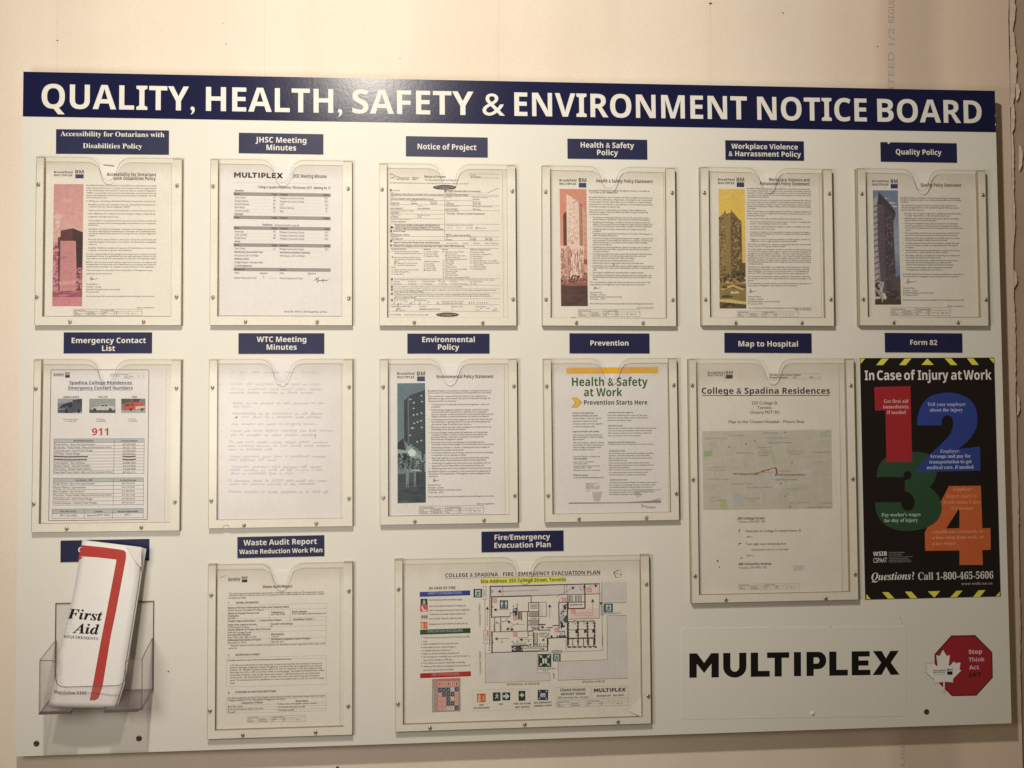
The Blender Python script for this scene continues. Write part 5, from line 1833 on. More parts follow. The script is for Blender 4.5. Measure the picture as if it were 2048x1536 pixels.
    block(p, '''1157,408,500|Located in the font
1169,408,465|ISBN 978
1178,408,510|Ministry of Labour 2012
1188,408,510|Queen's Printer Ontario
1197,408,505|Printed on recycled
1213,408,440|June 2012''', 7, 408, 500, kt)
    block(p, '''640,574,756|!Workers have the right to:
660,567,860|Know about workplace hazards and what to do about them.
678,567,866|Participate in solving workplace health and safety problems.
697,567,742|Refuse work they believe is unsafe.
736,570,680|!Workers must:
754,570,926|Follow the law and workplace health and safety policies and procedures.
772,570,896|Wear and use the protective equipment required by their employer.
790,570,888|Work and act in a way that won't hurt themselves or anyone else.
809,570,812|Report any hazards or injuries to their supervisor.
857,570,770|!Employers must NOT take action
871,570,904|for following the law and raising health and safety concerns.
920,580,698|!Employers must:
938,575,902|Make sure workers know about hazards and dangers by providing
955,575,876|information, instruction and supervision on how to work safely.
973,575,892|Make sure supervisors know what is required to protect workers'
989,575,710|health and safety on the job.
1008,575,874|Create workplace health and safety policies and procedures.
1025,577,904|Make sure everyone follows the law and the workplace health and
1041,577,726|safety policies and procedures.
1058,577,894|Make sure workers wear and use the right protective equipment.
1078,577,866|Do everything reasonable in the circumstances to protect
1095,577,852|workers from being hurt or getting a work-related illness.
1132,585,712|!Supervisors must:
1152,580,932|Tell workers about hazards and dangers, and respond to their concerns.
1170,580,916|Show workers how to work safely, and make sure they follow the law
1186,580,896|and workplace health and safety policies and procedures.
1206,580,898|Make sure workers wear and use the right protective equipment.
1222,580,910|Do everything reasonable in the circumstances to protect workers
1238,580,820|from being hurt or getting a work-related illness.''', 9.5, 570, 900, kt)
    p.poly([(455, 1222), (532, 1215), (510, 1290), (470, 1290), (458, 1262)], (172, 162, 146), 1)
    p.poly([(760, 1215), (955, 1195), (960, 1208), (800, 1222), (820, 1252), (775, 1262)], (178, 168, 150), 1)
    p.poly([(283, 1298), (700, 1296), (860, 1286), (958, 1282), (958, 1300), (283, 1308)], (140, 130, 112), 2)
    for y in (1262, 1270, 1277):
        p.path([(870, 1290), (958, y)], 2, (150, 140, 122), 3)
    p.path([(816, 1310), (820, 1340), (850, 1326), (816, 1310)], 2, kt)
    p.path([(822, 1322), (834, 1326)], 5, kt)
    p.text('Ontario', 850, 1332, 918, 16, 'R', (66, 60, 52), cy=True)
    p.build('printed_text', root)

    # 11 map
    root, tilt = sheet('d5', [(98, 205), (850, 215), (880, 1440), (112, 1448)], 'hospital map sheet with a grey street map and written directions', 'paper')
    p = Print('d5', NP, (172, 158, 136), tilt=tilt)
    K = (62, 52, 44)
    p.text('Brookfield', 149, 257, 234, 13, 'B', K, cy=True)
    p.text('MULTIPLEX', 149, 271, 234, 10, 'B', K, cy=True)
    p.line(240, 247, 240, 290, 1.5, K)
    p.text('BM', 246, 263, 284, 16, 'B', (36, 28, 24))
    p.rect(246, 267, 284, 289, (44, 34, 30))
    p.box(483, 262, 757, 290, 1.2, (130, 118, 100))
    for x in (590, 700):
        p.line(x, 275, x, 290, 1, (130, 118, 100))
    p.text('Site Map to the Closest Hospital', 486, 269, 650, 9, 'B', (84, 74, 64), cy=True)
    p.text('Project Reference', 486, 282, 580, 9, 'B', (84, 74, 64), cy=True)
    p.text('HSC', 605, 282, 630, 8, 'R', (104, 94, 80), cy=True)
    p.text('Rev', 702, 281, 720, 8, 'B', (84, 74, 64), cy=True)
    p.text('College & Spadina Residences', 117, 371, 808, 33, 'B', (42, 32, 28))
    p.hline(117, 380, 810, 3.5, (42, 32, 28))
    for t, a, y, b in (('255 College St', 386, 428, 526), ('Toronto,', 418, 453, 495), ('Ontario M5T1R5', 378, 478, 536), ('Map to the Closest Hospital - Mount Sinai', 262, 529, 668)):
        p.text(t, a, y, b, 16, 'R', (66, 56, 48), lod=0)
    for t, a, y, b, h, st, c in (('255 College Street', 310, 1049, 457, 13, 'B', K), ('Toronto, ON M5T 1R5', 314, 1066, 458, 11, 'R', (118, 106, 90)), ('Head east on College St toward Huron St', 354, 1117, 652, 13, 'R', K),
                                 ('400 m', 360, 1146, 391, 9, 'R', (110, 98, 84)), ('Turn right onto University Ave', 355, 1187, 571, 13, 'R', K), ('Destination will be on the right', 386, 1216, 586, 10, 'R', (122, 110, 94)),
                                 ('260 m', 360, 1247, 395, 9, 'R', (100, 90, 78)), ('600 University Avenue', 316, 1295, 493, 13, 'B', K), ('Toronto, ON M5G 1X5', 318, 1314, 466, 11, 'R', (118, 106, 90))):
        p.text(t, a, y, b, h, st, c)
    p.path([(320, 1118), (320, 1102)], 3, K)
    p.poly([(315, 1106), (320, 1100), (326, 1106)], K, 4)
    p.path([(316, 1188), (316, 1177), (326, 1177)], 3, K)
    p.poly([(323, 1172), (330, 1177), (323, 1182)], K, 4)
    form_table(p, 315, 1397, 646, 1427, (136, 124, 106), 1.3)
    for x, y in ((200, 1274), (212, 1305), (330, 1256), (204, 1270)):
        p.poly([(x - 4, y - 2), (x + 2, y - 4), (x + 5, y + 2), (x - 1, y + 4)], (76, 62, 50), 4)
    p.poly([(606, 1296), (668, 1294), (662, 1326), (640, 1322), (612, 1330)], (160, 146, 124), 1)
    p.build('printed_text', root)
    p = Print('d5', NP, (172, 158, 136), tilt=tilt, gam=0)
    p.press = .9
    p.poly([(119, 572), (816, 563), (822, 990), (126, 998)], (153, 138, 113), 1)
    p.crop = 'g5'
    rr = random.Random(3)
    road, road2 = (162, 149, 129), (166, 153, 133)
    for i in range(9):
        x = 120 + i * 215
        p.path([(x, 160), (x + 70, 600), (x + 150, 1262)], 6 if i % 2 else 4, road, 2)
    for i in range(8):
        y = 300 + i * 140
        p.path([(75, min(1250, y + 20)), (700, min(1230, y - 130 + 20)), (1300, max(150, y - 240)), (1895, max(150, y - 330))], 6 if i % 2 == 0 else 4, road2, 2)
    for _ in range(60):
        x, y = rr.uniform(90, 1700), rr.uniform(190, 1180)
        dx, dy = (rr.uniform(60, 190), rr.uniform(-45, -15)) if rr.random() < .5 else (rr.uniform(8, 26), rr.uniform(50, 150))
        p.path([(x, y), (min(1880, x + dx), min(1250, y + dy))], 2.6, (159, 146, 126), 2)
    for _ in range(26):
        x, y = rr.uniform(90, 1700), rr.uniform(190, 1150)
        w_, h_ = rr.uniform(40, 130), rr.uniform(30, 100)
        p.poly([(x, y), (x + w_, y - w_ * .2), (x + w_ + h_ * .2, y + h_ - w_ * .2), (x + h_ * .2, y + h_)], rr.choice([(148, 136, 116), (156, 142, 121), (145, 134, 115)]), 1.5)
    gr, gr2 = (130, 134, 92), (142, 137, 102)
    p.poly([(90, 440), (200, 425), (210, 485), (205, 505), (90, 520)], (122, 132, 84), 3)
    p.poly([(1010, 390), (1060, 370), (1130, 620), (1070, 600), (1010, 450)], gr2, 3)
    p.poly([(1720, 170), (1885, 145), (1885, 230), (1750, 240)], gr2, 3)
    p.poly([(300, 1120), (400, 1115), (435, 1265), (320, 1268)], (140, 132, 90), 3)
    p.poly([(1250, 960), (1500, 930), (1560, 980), (1300, 1020)], (146, 138, 106), 3)
    p.poly([(520, 1050), (600, 1040), (650, 1180), (560, 1190)], (138, 136, 118), 3)
    for x in (480, 520, 580, 610, 660, 920):
        p.path([(x, 1050), (x + 50, 1250)], 5, (130, 124, 108), 3)
    for x, y in ((180, 300), (230, 280), (470, 460), (650, 545), (1550, 170), (1730, 180)):
        p.path([(x, y), (x + 50, y + 140)], 7, (136, 126, 108), 3)
    L1, L2 = (116, 104, 88), (134, 122, 104)
    for t, a, y, b, c in (('SEATON VILLAGE', 105, 262, 425, L2), ('THE ANNEX', 450, 220, 660, L2), ('YORKVILLE', 920, 182, 1120, L2), ('Park Hyatt Toronto', 985, 252, 1270, L1), ('Royal Ontario Museum', 990, 318, 1335, L1),
                          ('University of', 845, 384, 1035, L1), ('Toronto', 870, 420, 985, L1), ('St. George', 865, 456, 1015, L1), ('Campus', 875, 492, 1000, L1), ('Robarts Library', 555, 465, 790, L1), ('CHURCH AND', 1265, 440, 1500, L2),
                          ('WELLESLEY', 1280, 476, 1485, L2), ('Riverdale Conserv', 1645, 452, 1893, L1), ('PALMERSTON', 145, 668, 400, L2), ('LITTLE ITALY', 160, 706, 405, L2), ('Mod Club Theatre', 162, 834, 440, L1), ('Kensington Market', 488, 900, 780, L1),
                          ('Art Gallery of Ontario', 698, 952, 1060, L1), ('Yonge-Dundas Square', 1070, 840, 1410, L1), ('TRINITY', 180, 1095, 320, L2), ('BELLWOODS', 170, 1134, 400, L2), ('ALEXANDRA', 660, 1106, 885, L2), ('PARK', 720, 1144, 820, L2),
                          ('OLD TORONTO', 1295, 1170, 1575, L2), ('St. Lawrence', 1745, 1170, 1905, L1), ('Hockey Hall of Fame', 1545, 1232, 1890, L1), ('Toronto General', 1120, 720, 1310, L2), ('CITY HALL', 1250, 970, 1420, L2)):
        p.text(t, a, y, b, 22, 'R', c, cy=True, y1=None)
    p.text('255 College Street', 502, 762, 822, 25, 'B', (58, 46, 38), cy=True)
    p.text('600 University Avenue', 1145, 774, 1522, 25, 'B', (58, 46, 38), cy=True)
    for x, y in ((448, 380), (684, 338), (808, 294), (1240, 172), (1336, 602), (1178, 896), (1308, 1224), (1240, 1076)):
        p.poly([(x + 12 * math.cos(t), y + 13 * math.sin(t)) for t in np.linspace(0, 6.28, 8)[:-1]], (92, 80, 66), 4)
        p.poly([(x + 5 * math.cos(t), y + 5 * math.sin(t)) for t in np.linspace(0, 6.28, 7)[:-1]], (140, 128, 110), 5)
    p.path([(840, 755), (940, 715), (1090, 672)], 20, (142, 92, 48), 4)
    p.path([(1090, 668), (1112, 690), (1118, 740), (1130, 760)], 20, (112, 46, 40), 4)
    p.path([(920, 740), (1080, 735)], 5, (150, 88, 70), 4)
    for x, y in ((930, 722), (1003, 702)):
        p.poly([(x + 10 * math.cos(t), y + 10 * math.sin(t)) for t in np.linspace(0, 6.28, 8)[:-1]], (60, 34, 28), 5)
    for x, y in ((835, 760), (1112, 772)):
        p.poly([(x + 19 * math.cos(t), y + 19 * math.sin(t)) for t in np.linspace(0, 6.28, 12)[:-1]], (36, 26, 22), 6)
        p.poly([(x + 9 * math.cos(t), y + 9 * math.sin(t)) for t in np.linspace(0, 6.28, 10)[:-1]], (176, 164, 144), 7)
    p.build('street_map', root)

    # 12 waste audit report
    root, tilt = sheet('e2', [(125, 325), (958, 300), (953, 1372), (104, 1402)], 'waste audit report sheet with ruled boxes', 'paper')
    p = Print('e2', NP, (232, 222, 208), tilt=tilt)
    p.tilt = tilt
    p.text('Brookfield', 194, 367, 275, 12, 'B', (84, 74, 72), cy=True)
    p.text('MULTIPLEX', 194, 379, 275, 11, 'B', (84, 74, 72), cy=True)
    p.text('BM', 286, 368, 323, 16, 'B', (40, 36, 40))
    p.rect(286, 372, 323, 392, (64, 58, 60))
    T, D, LN = (112, 102, 94), (70, 62, 58), (184, 174, 162)
    p.text('Waste Audit Report', 428, 431, 629, 19, 'B', (84, 76, 70))
    for y in (548, 583, 640, 662, 700, 735, 780, 817, 907, 925, 1105, 1178, 1195, 1232, 1250, 1270, 1287):
        p.hline(190, y, 863, 1.6, LN)
    for x, y0, y1 in ((190, 548, 820), (863, 540, 800), (475, 583, 640), (618, 583, 655), (475, 662, 700), (475, 735, 817), (398, 640, 662), (783, 632, 655), (183, 905, 1107), (863, 893, 1090), (183, 1178, 1287), (863, 1150, 1270), (530, 1195, 1280)):
        p.line(x, y0, x - 2, y1, 1.6, LN)
    for r in '''468,195,843|R|This report must be prepared before construction or demolition begins at the site. The waste audit must be
481,195,852|R|retained on file for at least five years after it is prepared, and be made available to the ministry upon request.
498,195,313|R|(revised July 2008)
532,195,202|B|I.
531,246,400|B|GENERAL INFORMATION
566,193,608|B|Name of Person Undertaking Project and Company Name
583,193,434|R|Paresh Parmar, Brookfield Multiplex
604,193,401|B|Name of Contact Person and
621,193,265|B|Company
637,193,243|R|Mark Nolan
596,486,575|B|Telephone #
611,486,580|R|647-532-9928
592,629,730|B|Email address
606,629,858|R|Mark.Nolan@brookfieldmultiplex.com
656,193,381|B|Project Type (Check One)*
651,408,556|B|Construction Project
647,611,616|R|X
644,636,769|B|Demolition Project
682,193,388|B|Floor Area (square metres)
699,193,333|R|7,075 square metres
676,486,633|B|Number of Buildings
692,486,492|R|1
716,193,485|B|Street Address of Project Site (if known)
735,193,350|R|245-251 College Street
751,193,346|B|Lot and Plan Number
768,193,384|R|Plan 593E, 66R, 68R, D-294
746,486,573|B|Municipality
762,486,538|R|Toronto
787,193,416|B|Estimated Start Date of Project
804,193,316|R|December 9, 2014
780,486,755|B|Estimated Completion Date of Project
798,486,577|R|May 30, 2017
824,205,856|R|*Separate reports must be made for construction and demolition projects regardless if they occur on the
841,195,253|R|same site.
890,192,201|B|II.
887,243,411|B|DESCRIPTION OF PROJECT
924,190,627|R|Provide a brief overview of the construction or demolition project
958,205,832|R|A 25 level new-build scheme is to be constructed on land partly owned by the University of Toronto and
974,205,833|R|leased to developer Knightstone Capital Management, and will provide 256 residential units to the local
990,205,832|R|students. The 380,902 sf scheme includes retail on B1 and L01, amenities on L02, and student housing
1007,205,850|R|(bed beds) from L03 to L024 in total there will be no parking garage. The students will benefit from a variety
1025,205,818|R|of amenities including a study lounge, fitness suite, laundry, a 208 seat dining room and a full-service
1042,205,816|R|kitchen server. The concrete frame is clad in window wall, curtain wall, external masonry & aluminum
1060,205,848|R|panel. The development will be established on 3 sites municipally known as 243, 251 and 255 College
1079,205,240|R|Street.
1147,190,204|B|III.
1142,241,519|B|CATEGORIES OF WASTE AND WASTE ITEMS
1183,190,852|R|List the categories of waste the project will produce and the associated waste items for each
1198,190,580|R|category (see part IV for examples of categories of waste)
1215,283,428|B|Categories of Waste
1202,653,738|B|Waste Items
1240,190,292|R|Blue Box waste
1222,538,796|R|Glass, cans, newspaper, plastic bottles
1259,190,430|R|Brick and Portland cement concrete
1244,538,716|R|Brick and concrete cut-offs
1279,190,240|R|Drywall
1265,538,640|R|Drywall cut-offs'''.split('\n'):
        a, st, t = r.split('|', 2)
        y, x0, x1 = [float(v) for v in a.split(',')]
        h = 11.5 if st == 'R' else 12.5
        p.text(t, x0, y, x1, h, st, T if st == 'R' else D, cy=True)
    form_table(p, 322, 1309, 722, 1350, (150, 140, 130), 1.5)
    p.path([(135, 362), (176, 344)], 3.5, (170, 158, 146))
    p.build('printed_text', root)
    evacuation()
    poster()


def pictogram(p, x, y, s, kind):
    """small safety symbol in crop px"""
    f = lambda pts: [(x + a * s, y + b * s) for a, b in pts]
    GN, WH = (28, 62, 40), (196, 200, 180)
    if kind == 'fire':
        p.poly(f([(0, 0), (1, 0), (1, 1), (0, 1)]), (196, 92, 40), 5)
        p.poly(f([(.1, .95), (.1, .3), (.2, .18), (.35, .18), (.43, .3), (.43, .95)]), (232, 170, 120), 6)
        p.poly(f([(.18, .16), (.18, .08), (.38, .08), (.38, .16)]), (232, 170, 120), 6)
        for q in (.2, .42, .64):
            p.poly(f([(.6, q + .2), (.7, q), (.78, q + .08), (.92, q - .08), (.86, q + .14), (.72, q + .22)]), (230, 160, 110), 6)
        return
    if kind == 'firered':
        p.poly(f([(0, 0), (1, 0), (1, 1), (0, 1)]), (204, 128, 112), 5)
        p.poly(f([(.2, .9), (.2, .3), (.36, .15), (.52, .3), (.52, .9)]), (226, 176, 160), 6)
        p.poly(f([(.66, .85), (.64, .2), (.8, .2), (.82, .85)]), (226, 176, 160), 6)
        return
    col = (36, 44, 50) if kind == 'meet2' else GN
    p.poly(f([(0, 0), (1, 0), (1, 1), (0, 1)]), col, 5)
    if kind == 'exit':
        p.poly(f([(.2, .12), (.82, .12), (.82, .9), (.2, .9)]), (178, 194, 178), 6)
        p.poly(f([(.48, .2), (.56, .16), (.6, .24), (.52, .3)]), col, 7)
        for a in ([(.5, .3), (.3, .42), (.3, .48), (.5, .4)], [(.5, .28), (.6, .34), (.54, .6), (.44, .56)], [(.58, .38), (.76, .44), (.76, .5), (.56, .45)], [(.44, .54), (.54, .58), (.36, .88), (.26, .84)], [(.52, .56), (.68, .66), (.62, .86), (.55, .84), (.58, .7), (.46, .6)]):
            p.poly(f(a), col, 7)
    elif kind == 'run':
        p.poly(f([(.46, .16), (.54, .12), (.6, .2), (.52, .26)]), WH, 6)
        for a in ([(.5, .26), (.3, .38), (.3, .45), (.5, .38)], [(.48, .26), (.6, .3), (.56, .56), (.44, .54)], [(.58, .34), (.78, .46), (.76, .52), (.56, .43)], [(.44, .52), (.54, .56), (.34, .88), (.24, .84)], [(.52, .52), (.72, .66), (.66, .88), (.58, .86), (.6, .7), (.46, .58)]):
            p.poly(f(a), WH, 6)
    elif kind == 'arrow':
        p.poly(f([(.08, .36), (.48, .36), (.36, .14), (.54, .14), (.92, .5), (.54, .86), (.36, .86), (.48, .64), (.08, .64)]), WH, 6)
    elif kind == 'cross':
        p.poly(f([(.38, .18), (.62, .18), (.62, .4), (.86, .4), (.86, .62), (.62, .62), (.62, .84), (.38, .84), (.38, .62), (.14, .62), (.14, .4), (.38, .4)]), WH, 6)
    elif kind in ('meet', 'meet2'):
        for sx, sy in ((0, 0), (1, 0), (0, 1), (1, 1)):
            g = lambda a, b: ((a if not sx else 1 - a), (b if not sy else 1 - b))
            if kind == 'meet':
                p.poly(f([g(.08, .1), g(.14, .06), g(.24, .16), g(.3, .1), g(.3, .28), g(.12, .28), g(.18, .22)]), WH, 6)
            else:
                p.poly(f([(g(.18, .15)[0] + .07 * math.cos(t), g(.18, .15)[1] + .07 * math.sin(t)) for t in np.linspace(0, 6.28, 8)[:-1]]), (190, 192, 180), 6)
        for cx_ in (.4, .6) if kind == 'meet' else (.32, .5, .68):
            p.poly(f([(cx_ - .09, .4), (cx_ - .04, .32), (cx_ + .04, .32), (cx_ + .09, .4), (cx_ + .06, .74), (cx_ - .06, .74)]), WH if kind == 'meet' else (176, 180, 180), 6)
    elif kind == 'wc':
        pass


def evacuation():
    root, tilt = sheet('e3', [(330, 520), (1590, 480, 'e4'), (1618, 1085, 'e6'), (320, 1195, 'e5')], 'evacuation plan sheet with a floor plan, green exit symbols and a yellow highlighted address', 'paper')
    W_ = (212, 201, 178)
    p = Print('e3', NP, W_, tilt=tilt, gam=.25)
    p.bold, p.press = 1.3, .62
    K, T, LN = (52, 42, 36), (106, 96, 82), (150, 138, 120)
    ax, ay = C2('e3', 872, 697)
    p.crop = 'px'
    p.text('COLLEGE & SPADINA - FIRE / EMERGENCY EVACUATION PLAN', 890.6, 1154.6, 1200.2, 7.6, 'B', (44, 36, 32), y1=1148.2)
    p.line(890.6, 1157.2, 1200.2, 1149.9, .55, K)
    p.poly([(961, 1157.4), (1131.5, 1153.2), (1131.9, 1164.6), (961.3, 1168.3)], (216, 205, 84), 1)
    p.text('Site Address: 253 College Street, Toronto', 961.4, 1166.2, 1131.5, 6.9, 'B', (78, 74, 36), y1=1162.0, lv=5)
    p.crop = 'e3'
    p.text('IN CASE OF FIRE . . .', 652, 862, 1075, 34, 'B', (70, 60, 54), y1=852)
    p.poly([(530, 895), (1205, 872), (1206, 938), (530, 960)], (46, 62, 128), 2)
    p.text('SAFETY CONSIDERATIONS', 645, 930, 1090, 34, 'R', (170, 176, 196), y1=918, lv=5)
    p.poly([(535, 1398), (1208, 1376), (1208, 1442), (535, 1466)], (38, 78, 44), 2)
    p.text('EVACUATION PROCEDURES', 637, 1436, 1105, 34, 'R', (160, 182, 156), y1=1424, lv=5)
    for y, t1, x1, hd in ((1000, 'Remove persons from immediate danger', 1100, 'R'), (1083, 'Alert nearby staff and occupants of building area', 1148, 'A'), (1140, 'Call 911 (emergency) and pull fire alarm if applicable', 1195, ''), (1192, 'Confine fire and smoke. Close windows and', 1140, 'C'), (1250, 'doors (if safe). Keep low under the smoke.', 1105, ''), (1322, 'Extinguish and control the fire (if safe to do so)', 1168, 'E')):
        p.text(t1, 657, y, x1, 24, 'R', T, cy=True)
    for x, y, k in ((541, 985, 'run'), (533, 1072, 'phone'), (541, 1188, 'heat'), (543, 1293, 'fire')):
        if k == 'phone':
            p.rect(x, y, x + 110, y + 86, (206, 104, 96), 5)
            p.poly([(x + 18, y + 20), (x + 34, y + 16), (x + 56, y + 60), (x + 92, y + 64), (x + 90, y + 76), (x + 44, y + 76)], (236, 196, 184), 6)
            p.poly([(x + 40, y + 14), (x + 86, y + 20), (x + 84, y + 50), (x + 54, y + 44)], (190, 70, 68), 6)
        elif k == 'heat':
            p.box(x - 5, y - 4, x + 98, y + 78, 2.5, (176, 164, 150))
            for dx in (0, 30, 56):
                p.poly([(x + 8 + dx, y + 22), (x + 30 + dx, y + 12), (x + 42 + dx, y + 32), (x + 28 + dx, y + 68), (x + 10 + dx, y + 50)], (142, 128, 128), 5)
        else:
            pictogram(p, x, y, 92 if k == 'run' else 90, k)
    p.crop = 'e5'
    for y, x1, t, b in ((35, 1195, 'Follow all instructions given by Fire Wardens or HSE', 1), (85, 633, 'Reps.', 0), (120, 1040, 'Leave immediately by the nearest safe exit', 1), (165, 1010, 'Move safely but with a sense of urgency', 1), (208, 945, 'If possible close doors behind you', 1),
                        (250, 1060, 'Report to the site emergency assembly point', 1), (292, 1197, 'Do not leave the assembly area until the "all-clear" is', 1), (335, 972, 'given by Fire Wardens or HSE Reps.', 0), (375, 1135, 'If any injuries are sustained notify HSE immediately', 1), (420, 1200, 'Advise any Fire Warden immediately if you are aware of', 1), (468, 978, 'person(s) trapped inside the building', 0)):
        p.text(t.replace('"', "'"), 580, y, x1, 22, 'R', T, cy=True)
        if b:
            p.rect(550, y - 5, 560, y + 5, T, 5)
    p.poly([(536, 512), (1214, 484), (1215, 550), (536, 577)], (172, 34, 34), 2)
    p.text('FIRE EXTINGUISHERS', 694, 548, 1060, 34, 'R', (220, 150, 140), y1=534, lv=5)
    p.poly([(695, 588), (1072, 572), (1076, 1018), (695, 1033)], (164, 142, 122), 2)
    p.poly([(780, 590), (1072, 577), (1074, 604), (780, 616)], (196, 116, 100), 3)
    sl = -.035
    for i in range(6):
        x = 730 + i * 56 + (14 if i else 0)
        p.poly([(x - 22, 622 - i), (x + 22, 620 - i), (x + 22, 692 - i), (x - 22, 694 - i)], (216, 160, 138) if i else (176, 150, 128), 4)
        p.poly([(x - 9, 640 - i), (x + 9, 638 - i), (x + 6, 676), (x - 6, 678)], (150, 60, 54) if i % 2 else (190, 120, 104), 5)
        on = {1: [0], 2: [0, 1], 3: [0, 1, 2, 3], 4: [1, 3], 5: [0, 4]}.get(i, [])
        for j in range(5):
            y = 712 + j * 62 - i * 3
            c = (64, 80, 92) if j in on else ((216, 156, 136) if (i and (i, j) not in ((4, 0), (4, 2), (3, 4), (4, 4))) else (206, 184, 162))
            if not i:
                c = (184, 166, 146)
            p.poly([(x - 24, y), (x + 24, y - 1), (x + 24, y + 54), (x - 24, y + 55)], c, 4)
            if j in on:
                p.path([(x - 8, y + 28), (x - 2, y + 38), (x + 12, y + 14)], 4, (176, 190, 196), 6)
            elif not i:
                p.path([(x - 12, y + 14), (x + 10, y + 12), (x + 12, y + 40), (x - 8, y + 42)], 5, (84, 74, 66), 6)
            else:
                p.path([(x - 10, y + 44), (x + 10, y + 8)], 2.5, (196, 128, 110), 6)
    # legend
    p.box(1232, 738, 1998, 1015, 2, (176, 164, 146))
    p.crop = 'g3'
    pictogram(p, 42, 1285, 188, 'fire')
    p.poly([(390, 1262), (558, 1255), (558, 1446), (393, 1450)], (40, 74, 44), 4)
    pictogram(p, 400, 1262, 155, 'run')
    pictogram(p, 600, 1258, 172, 'arrow')
    p.poly([(955, 1228), (1103, 1224), (1103, 1438), (955, 1445)], (30, 56, 44), 4)
    pictogram(p, 962, 1248, 136, 'cross')
    pictogram(p, 1376, 1200, 226, 'meet2')
    pictogram(p, 1386, 416, 286, 'meet')
    p.crop = 'e5'
    for t, a, y, b in (('FIRE', 1325, 945, 1382), ('EXTINGUISHER', 1255, 987, 1462), ('EXIT', 1590, 936, 1647), ('FIRST AID ROOM', 1785, 930, 2010), ('(MCC OFFICE)', 1803, 975, 1992)):
        p.text(t, a, y, b, 22, 'B', (74, 64, 56))
    p.crop = 'e6'
    for t, a, y, b, h, c in (('SITE EMERGENCY', 186, 916, 426, 22, (74, 64, 56)), ('ASSEMBLY POINT', 188, 958, 426, 22, (74, 64, 56)), ('Closest Hospital:', 536, 745, 880, 30, (70, 60, 54)), ('MOUNT SINAI', 548, 806, 874, 32, (44, 36, 32)),
                             ('Revision #01 - Nov 2016', 1027, 824, 1380, 24, (76, 66, 58)), ('GENERATOR', 0, 0, 1, 1, (0, 0, 0)), ('LANE', 0, 0, 1, 1, (0, 0, 0))):
        if h > 1:
            p.text(t, a, y, b, h, 'B', c)
    p.text('600 University Ave, Toronto', 506, 850, 916, 28, 'R', (104, 94, 80))
    p.line(534, 752, 884, 741, 3, (70, 60, 54))
    p.text('M', 988, 766, 1412, 50, heavy=True, col=(32, 24, 22), y1=752)
    p.text('SPADINA AVENUE', 832, 640, 1132, 28, 'R', (90, 80, 68))
    p.text('LANE', 462, 585, 460, 22, 'R', (90, 80, 68), y1=508)
    p.text('MUSTER ASSEMBLY', 238, 462, 484, 18, 'R', (100, 90, 78))
    p.text('POINT', 305, 486, 380, 16, 'R', (100, 90, 78))
    for q in ((480, 700, 945, 862), (960, 688, 1446, 845)):
        p.box(*q, 2, (150, 138, 122))
    form_table(p, 482, 878, 1447, 965, (140, 128, 112), 2.2)
    p.crop = 'e5'
    p.text('SPADINA AVENUE', 1692, 674, 2130, 28, 'R', (90, 80, 68))
    p.text('COLLEGE STREET', 1350, 518, 1348, 22, 'R', (100, 90, 76), y1=212)
    p.crop = 'e3'
    p.text('COLLEGE STREET', 1345, 1350, 1340, 22, 'R', (100, 90, 76), y1=1045)
    # lane grids
    gl = (197, 185, 165)
    p.crop = 'g3'

    def grid(q, nx, ny, fill=(207, 195, 175)):
        (a, b, c, d) = q
        p.poly(q, fill, 1)
        for i in range(nx + 1):
            t = i / nx
            p.line(a[0] + (b[0] - a[0]) * t, a[1] + (b[1] - a[1]) * t, d[0] + (c[0] - d[0]) * t, d[1] + (c[1] - d[1]) * t, 3, gl, 2)
        for i in range(ny + 1):
            t = i / ny
            p.line(a[0] + (d[0] - a[0]) * t, a[1] + (d[1] - a[1]) * t, b[0] + (c[0] - b[0]) * t, b[1] + (c[1] - b[1]) * t, 3, gl, 2)
    grid([(225, 412), (1368, 380), (1372, 1012), (228, 1048)], 34, 19)
    grid([(1372, 832), (1640, 826), (1648, 1002), (1372, 1012)], 8, 5)
    p.path([(222, 190), (225, 1048), (1650, 1002), (1640, 826), (1368, 832), (1364, 380)], 5, (112, 98, 86), 4)
    p.path([(225, 412), (362, 404)], 5, (112, 98, 86), 4)
    p.crop = 'e6'
    grid([(507, 350), (1165, 330), (1168, 0), (1430, 0)][:0] or [(507, 352), (1440, 322), (1440, 577), (510, 604)], 28, 8)
    grid([(1168, 110), (1432, 104), (1438, 322), (1165, 330)], 8, 7)
    p.path([(1165, 0), (1165, 330), (545, 350)], 4, (118, 104, 90), 4)
    p.path([(507, 352), (510, 604), (1440, 577)], 4, (118, 104, 90), 4)
    p.path([(1106, 0), (1106, 208), (380, 228)], 3.5, (118, 104, 90), 4)
    p.crop = 'g2'
    grid([(1255, 160), (1790, 150), (1790, 608), (1255, 612)], 16, 14)
    grid([(1360, 895), (1790, 888), (1800, 1495), (1368, 1500)], 13, 18)
    p.path([(1245, 145), (1258, 1536)], 7, (120, 106, 92), 4)
    p.path([(1255, 612), (1790, 606)], 6, (120, 106, 92), 4)
    p.path([(1790, 886), (1360, 893), (1368, 1536)], 6, (120, 106, 92), 4)
    # floor plan
    wl, th = (56, 42, 38), (92, 76, 68)
    p.poly([(0, 222), (870, 200), (870, 425), (0, 440)], (206, 192, 174), 1.9)
    p.poly([(880, 265), (1195, 255), (1195, 412), (880, 418)], (218, 190, 168), 2.9)
    p.poly([(505, 750), (1195, 725), (1195, 945), (505, 968)], (218, 190, 168), 2.9)
    p.path([(0, 222), (320, 212), (870, 198), (1198, 193)], 16, (70, 40, 38), 4)
    p.path([(1198, 195), (1192, 945), (500, 970)], 8, (140, 92, 78), 4)
    p.path([(872, 190), (878, 730), (500, 740)], 20, (112, 38, 38), 5)
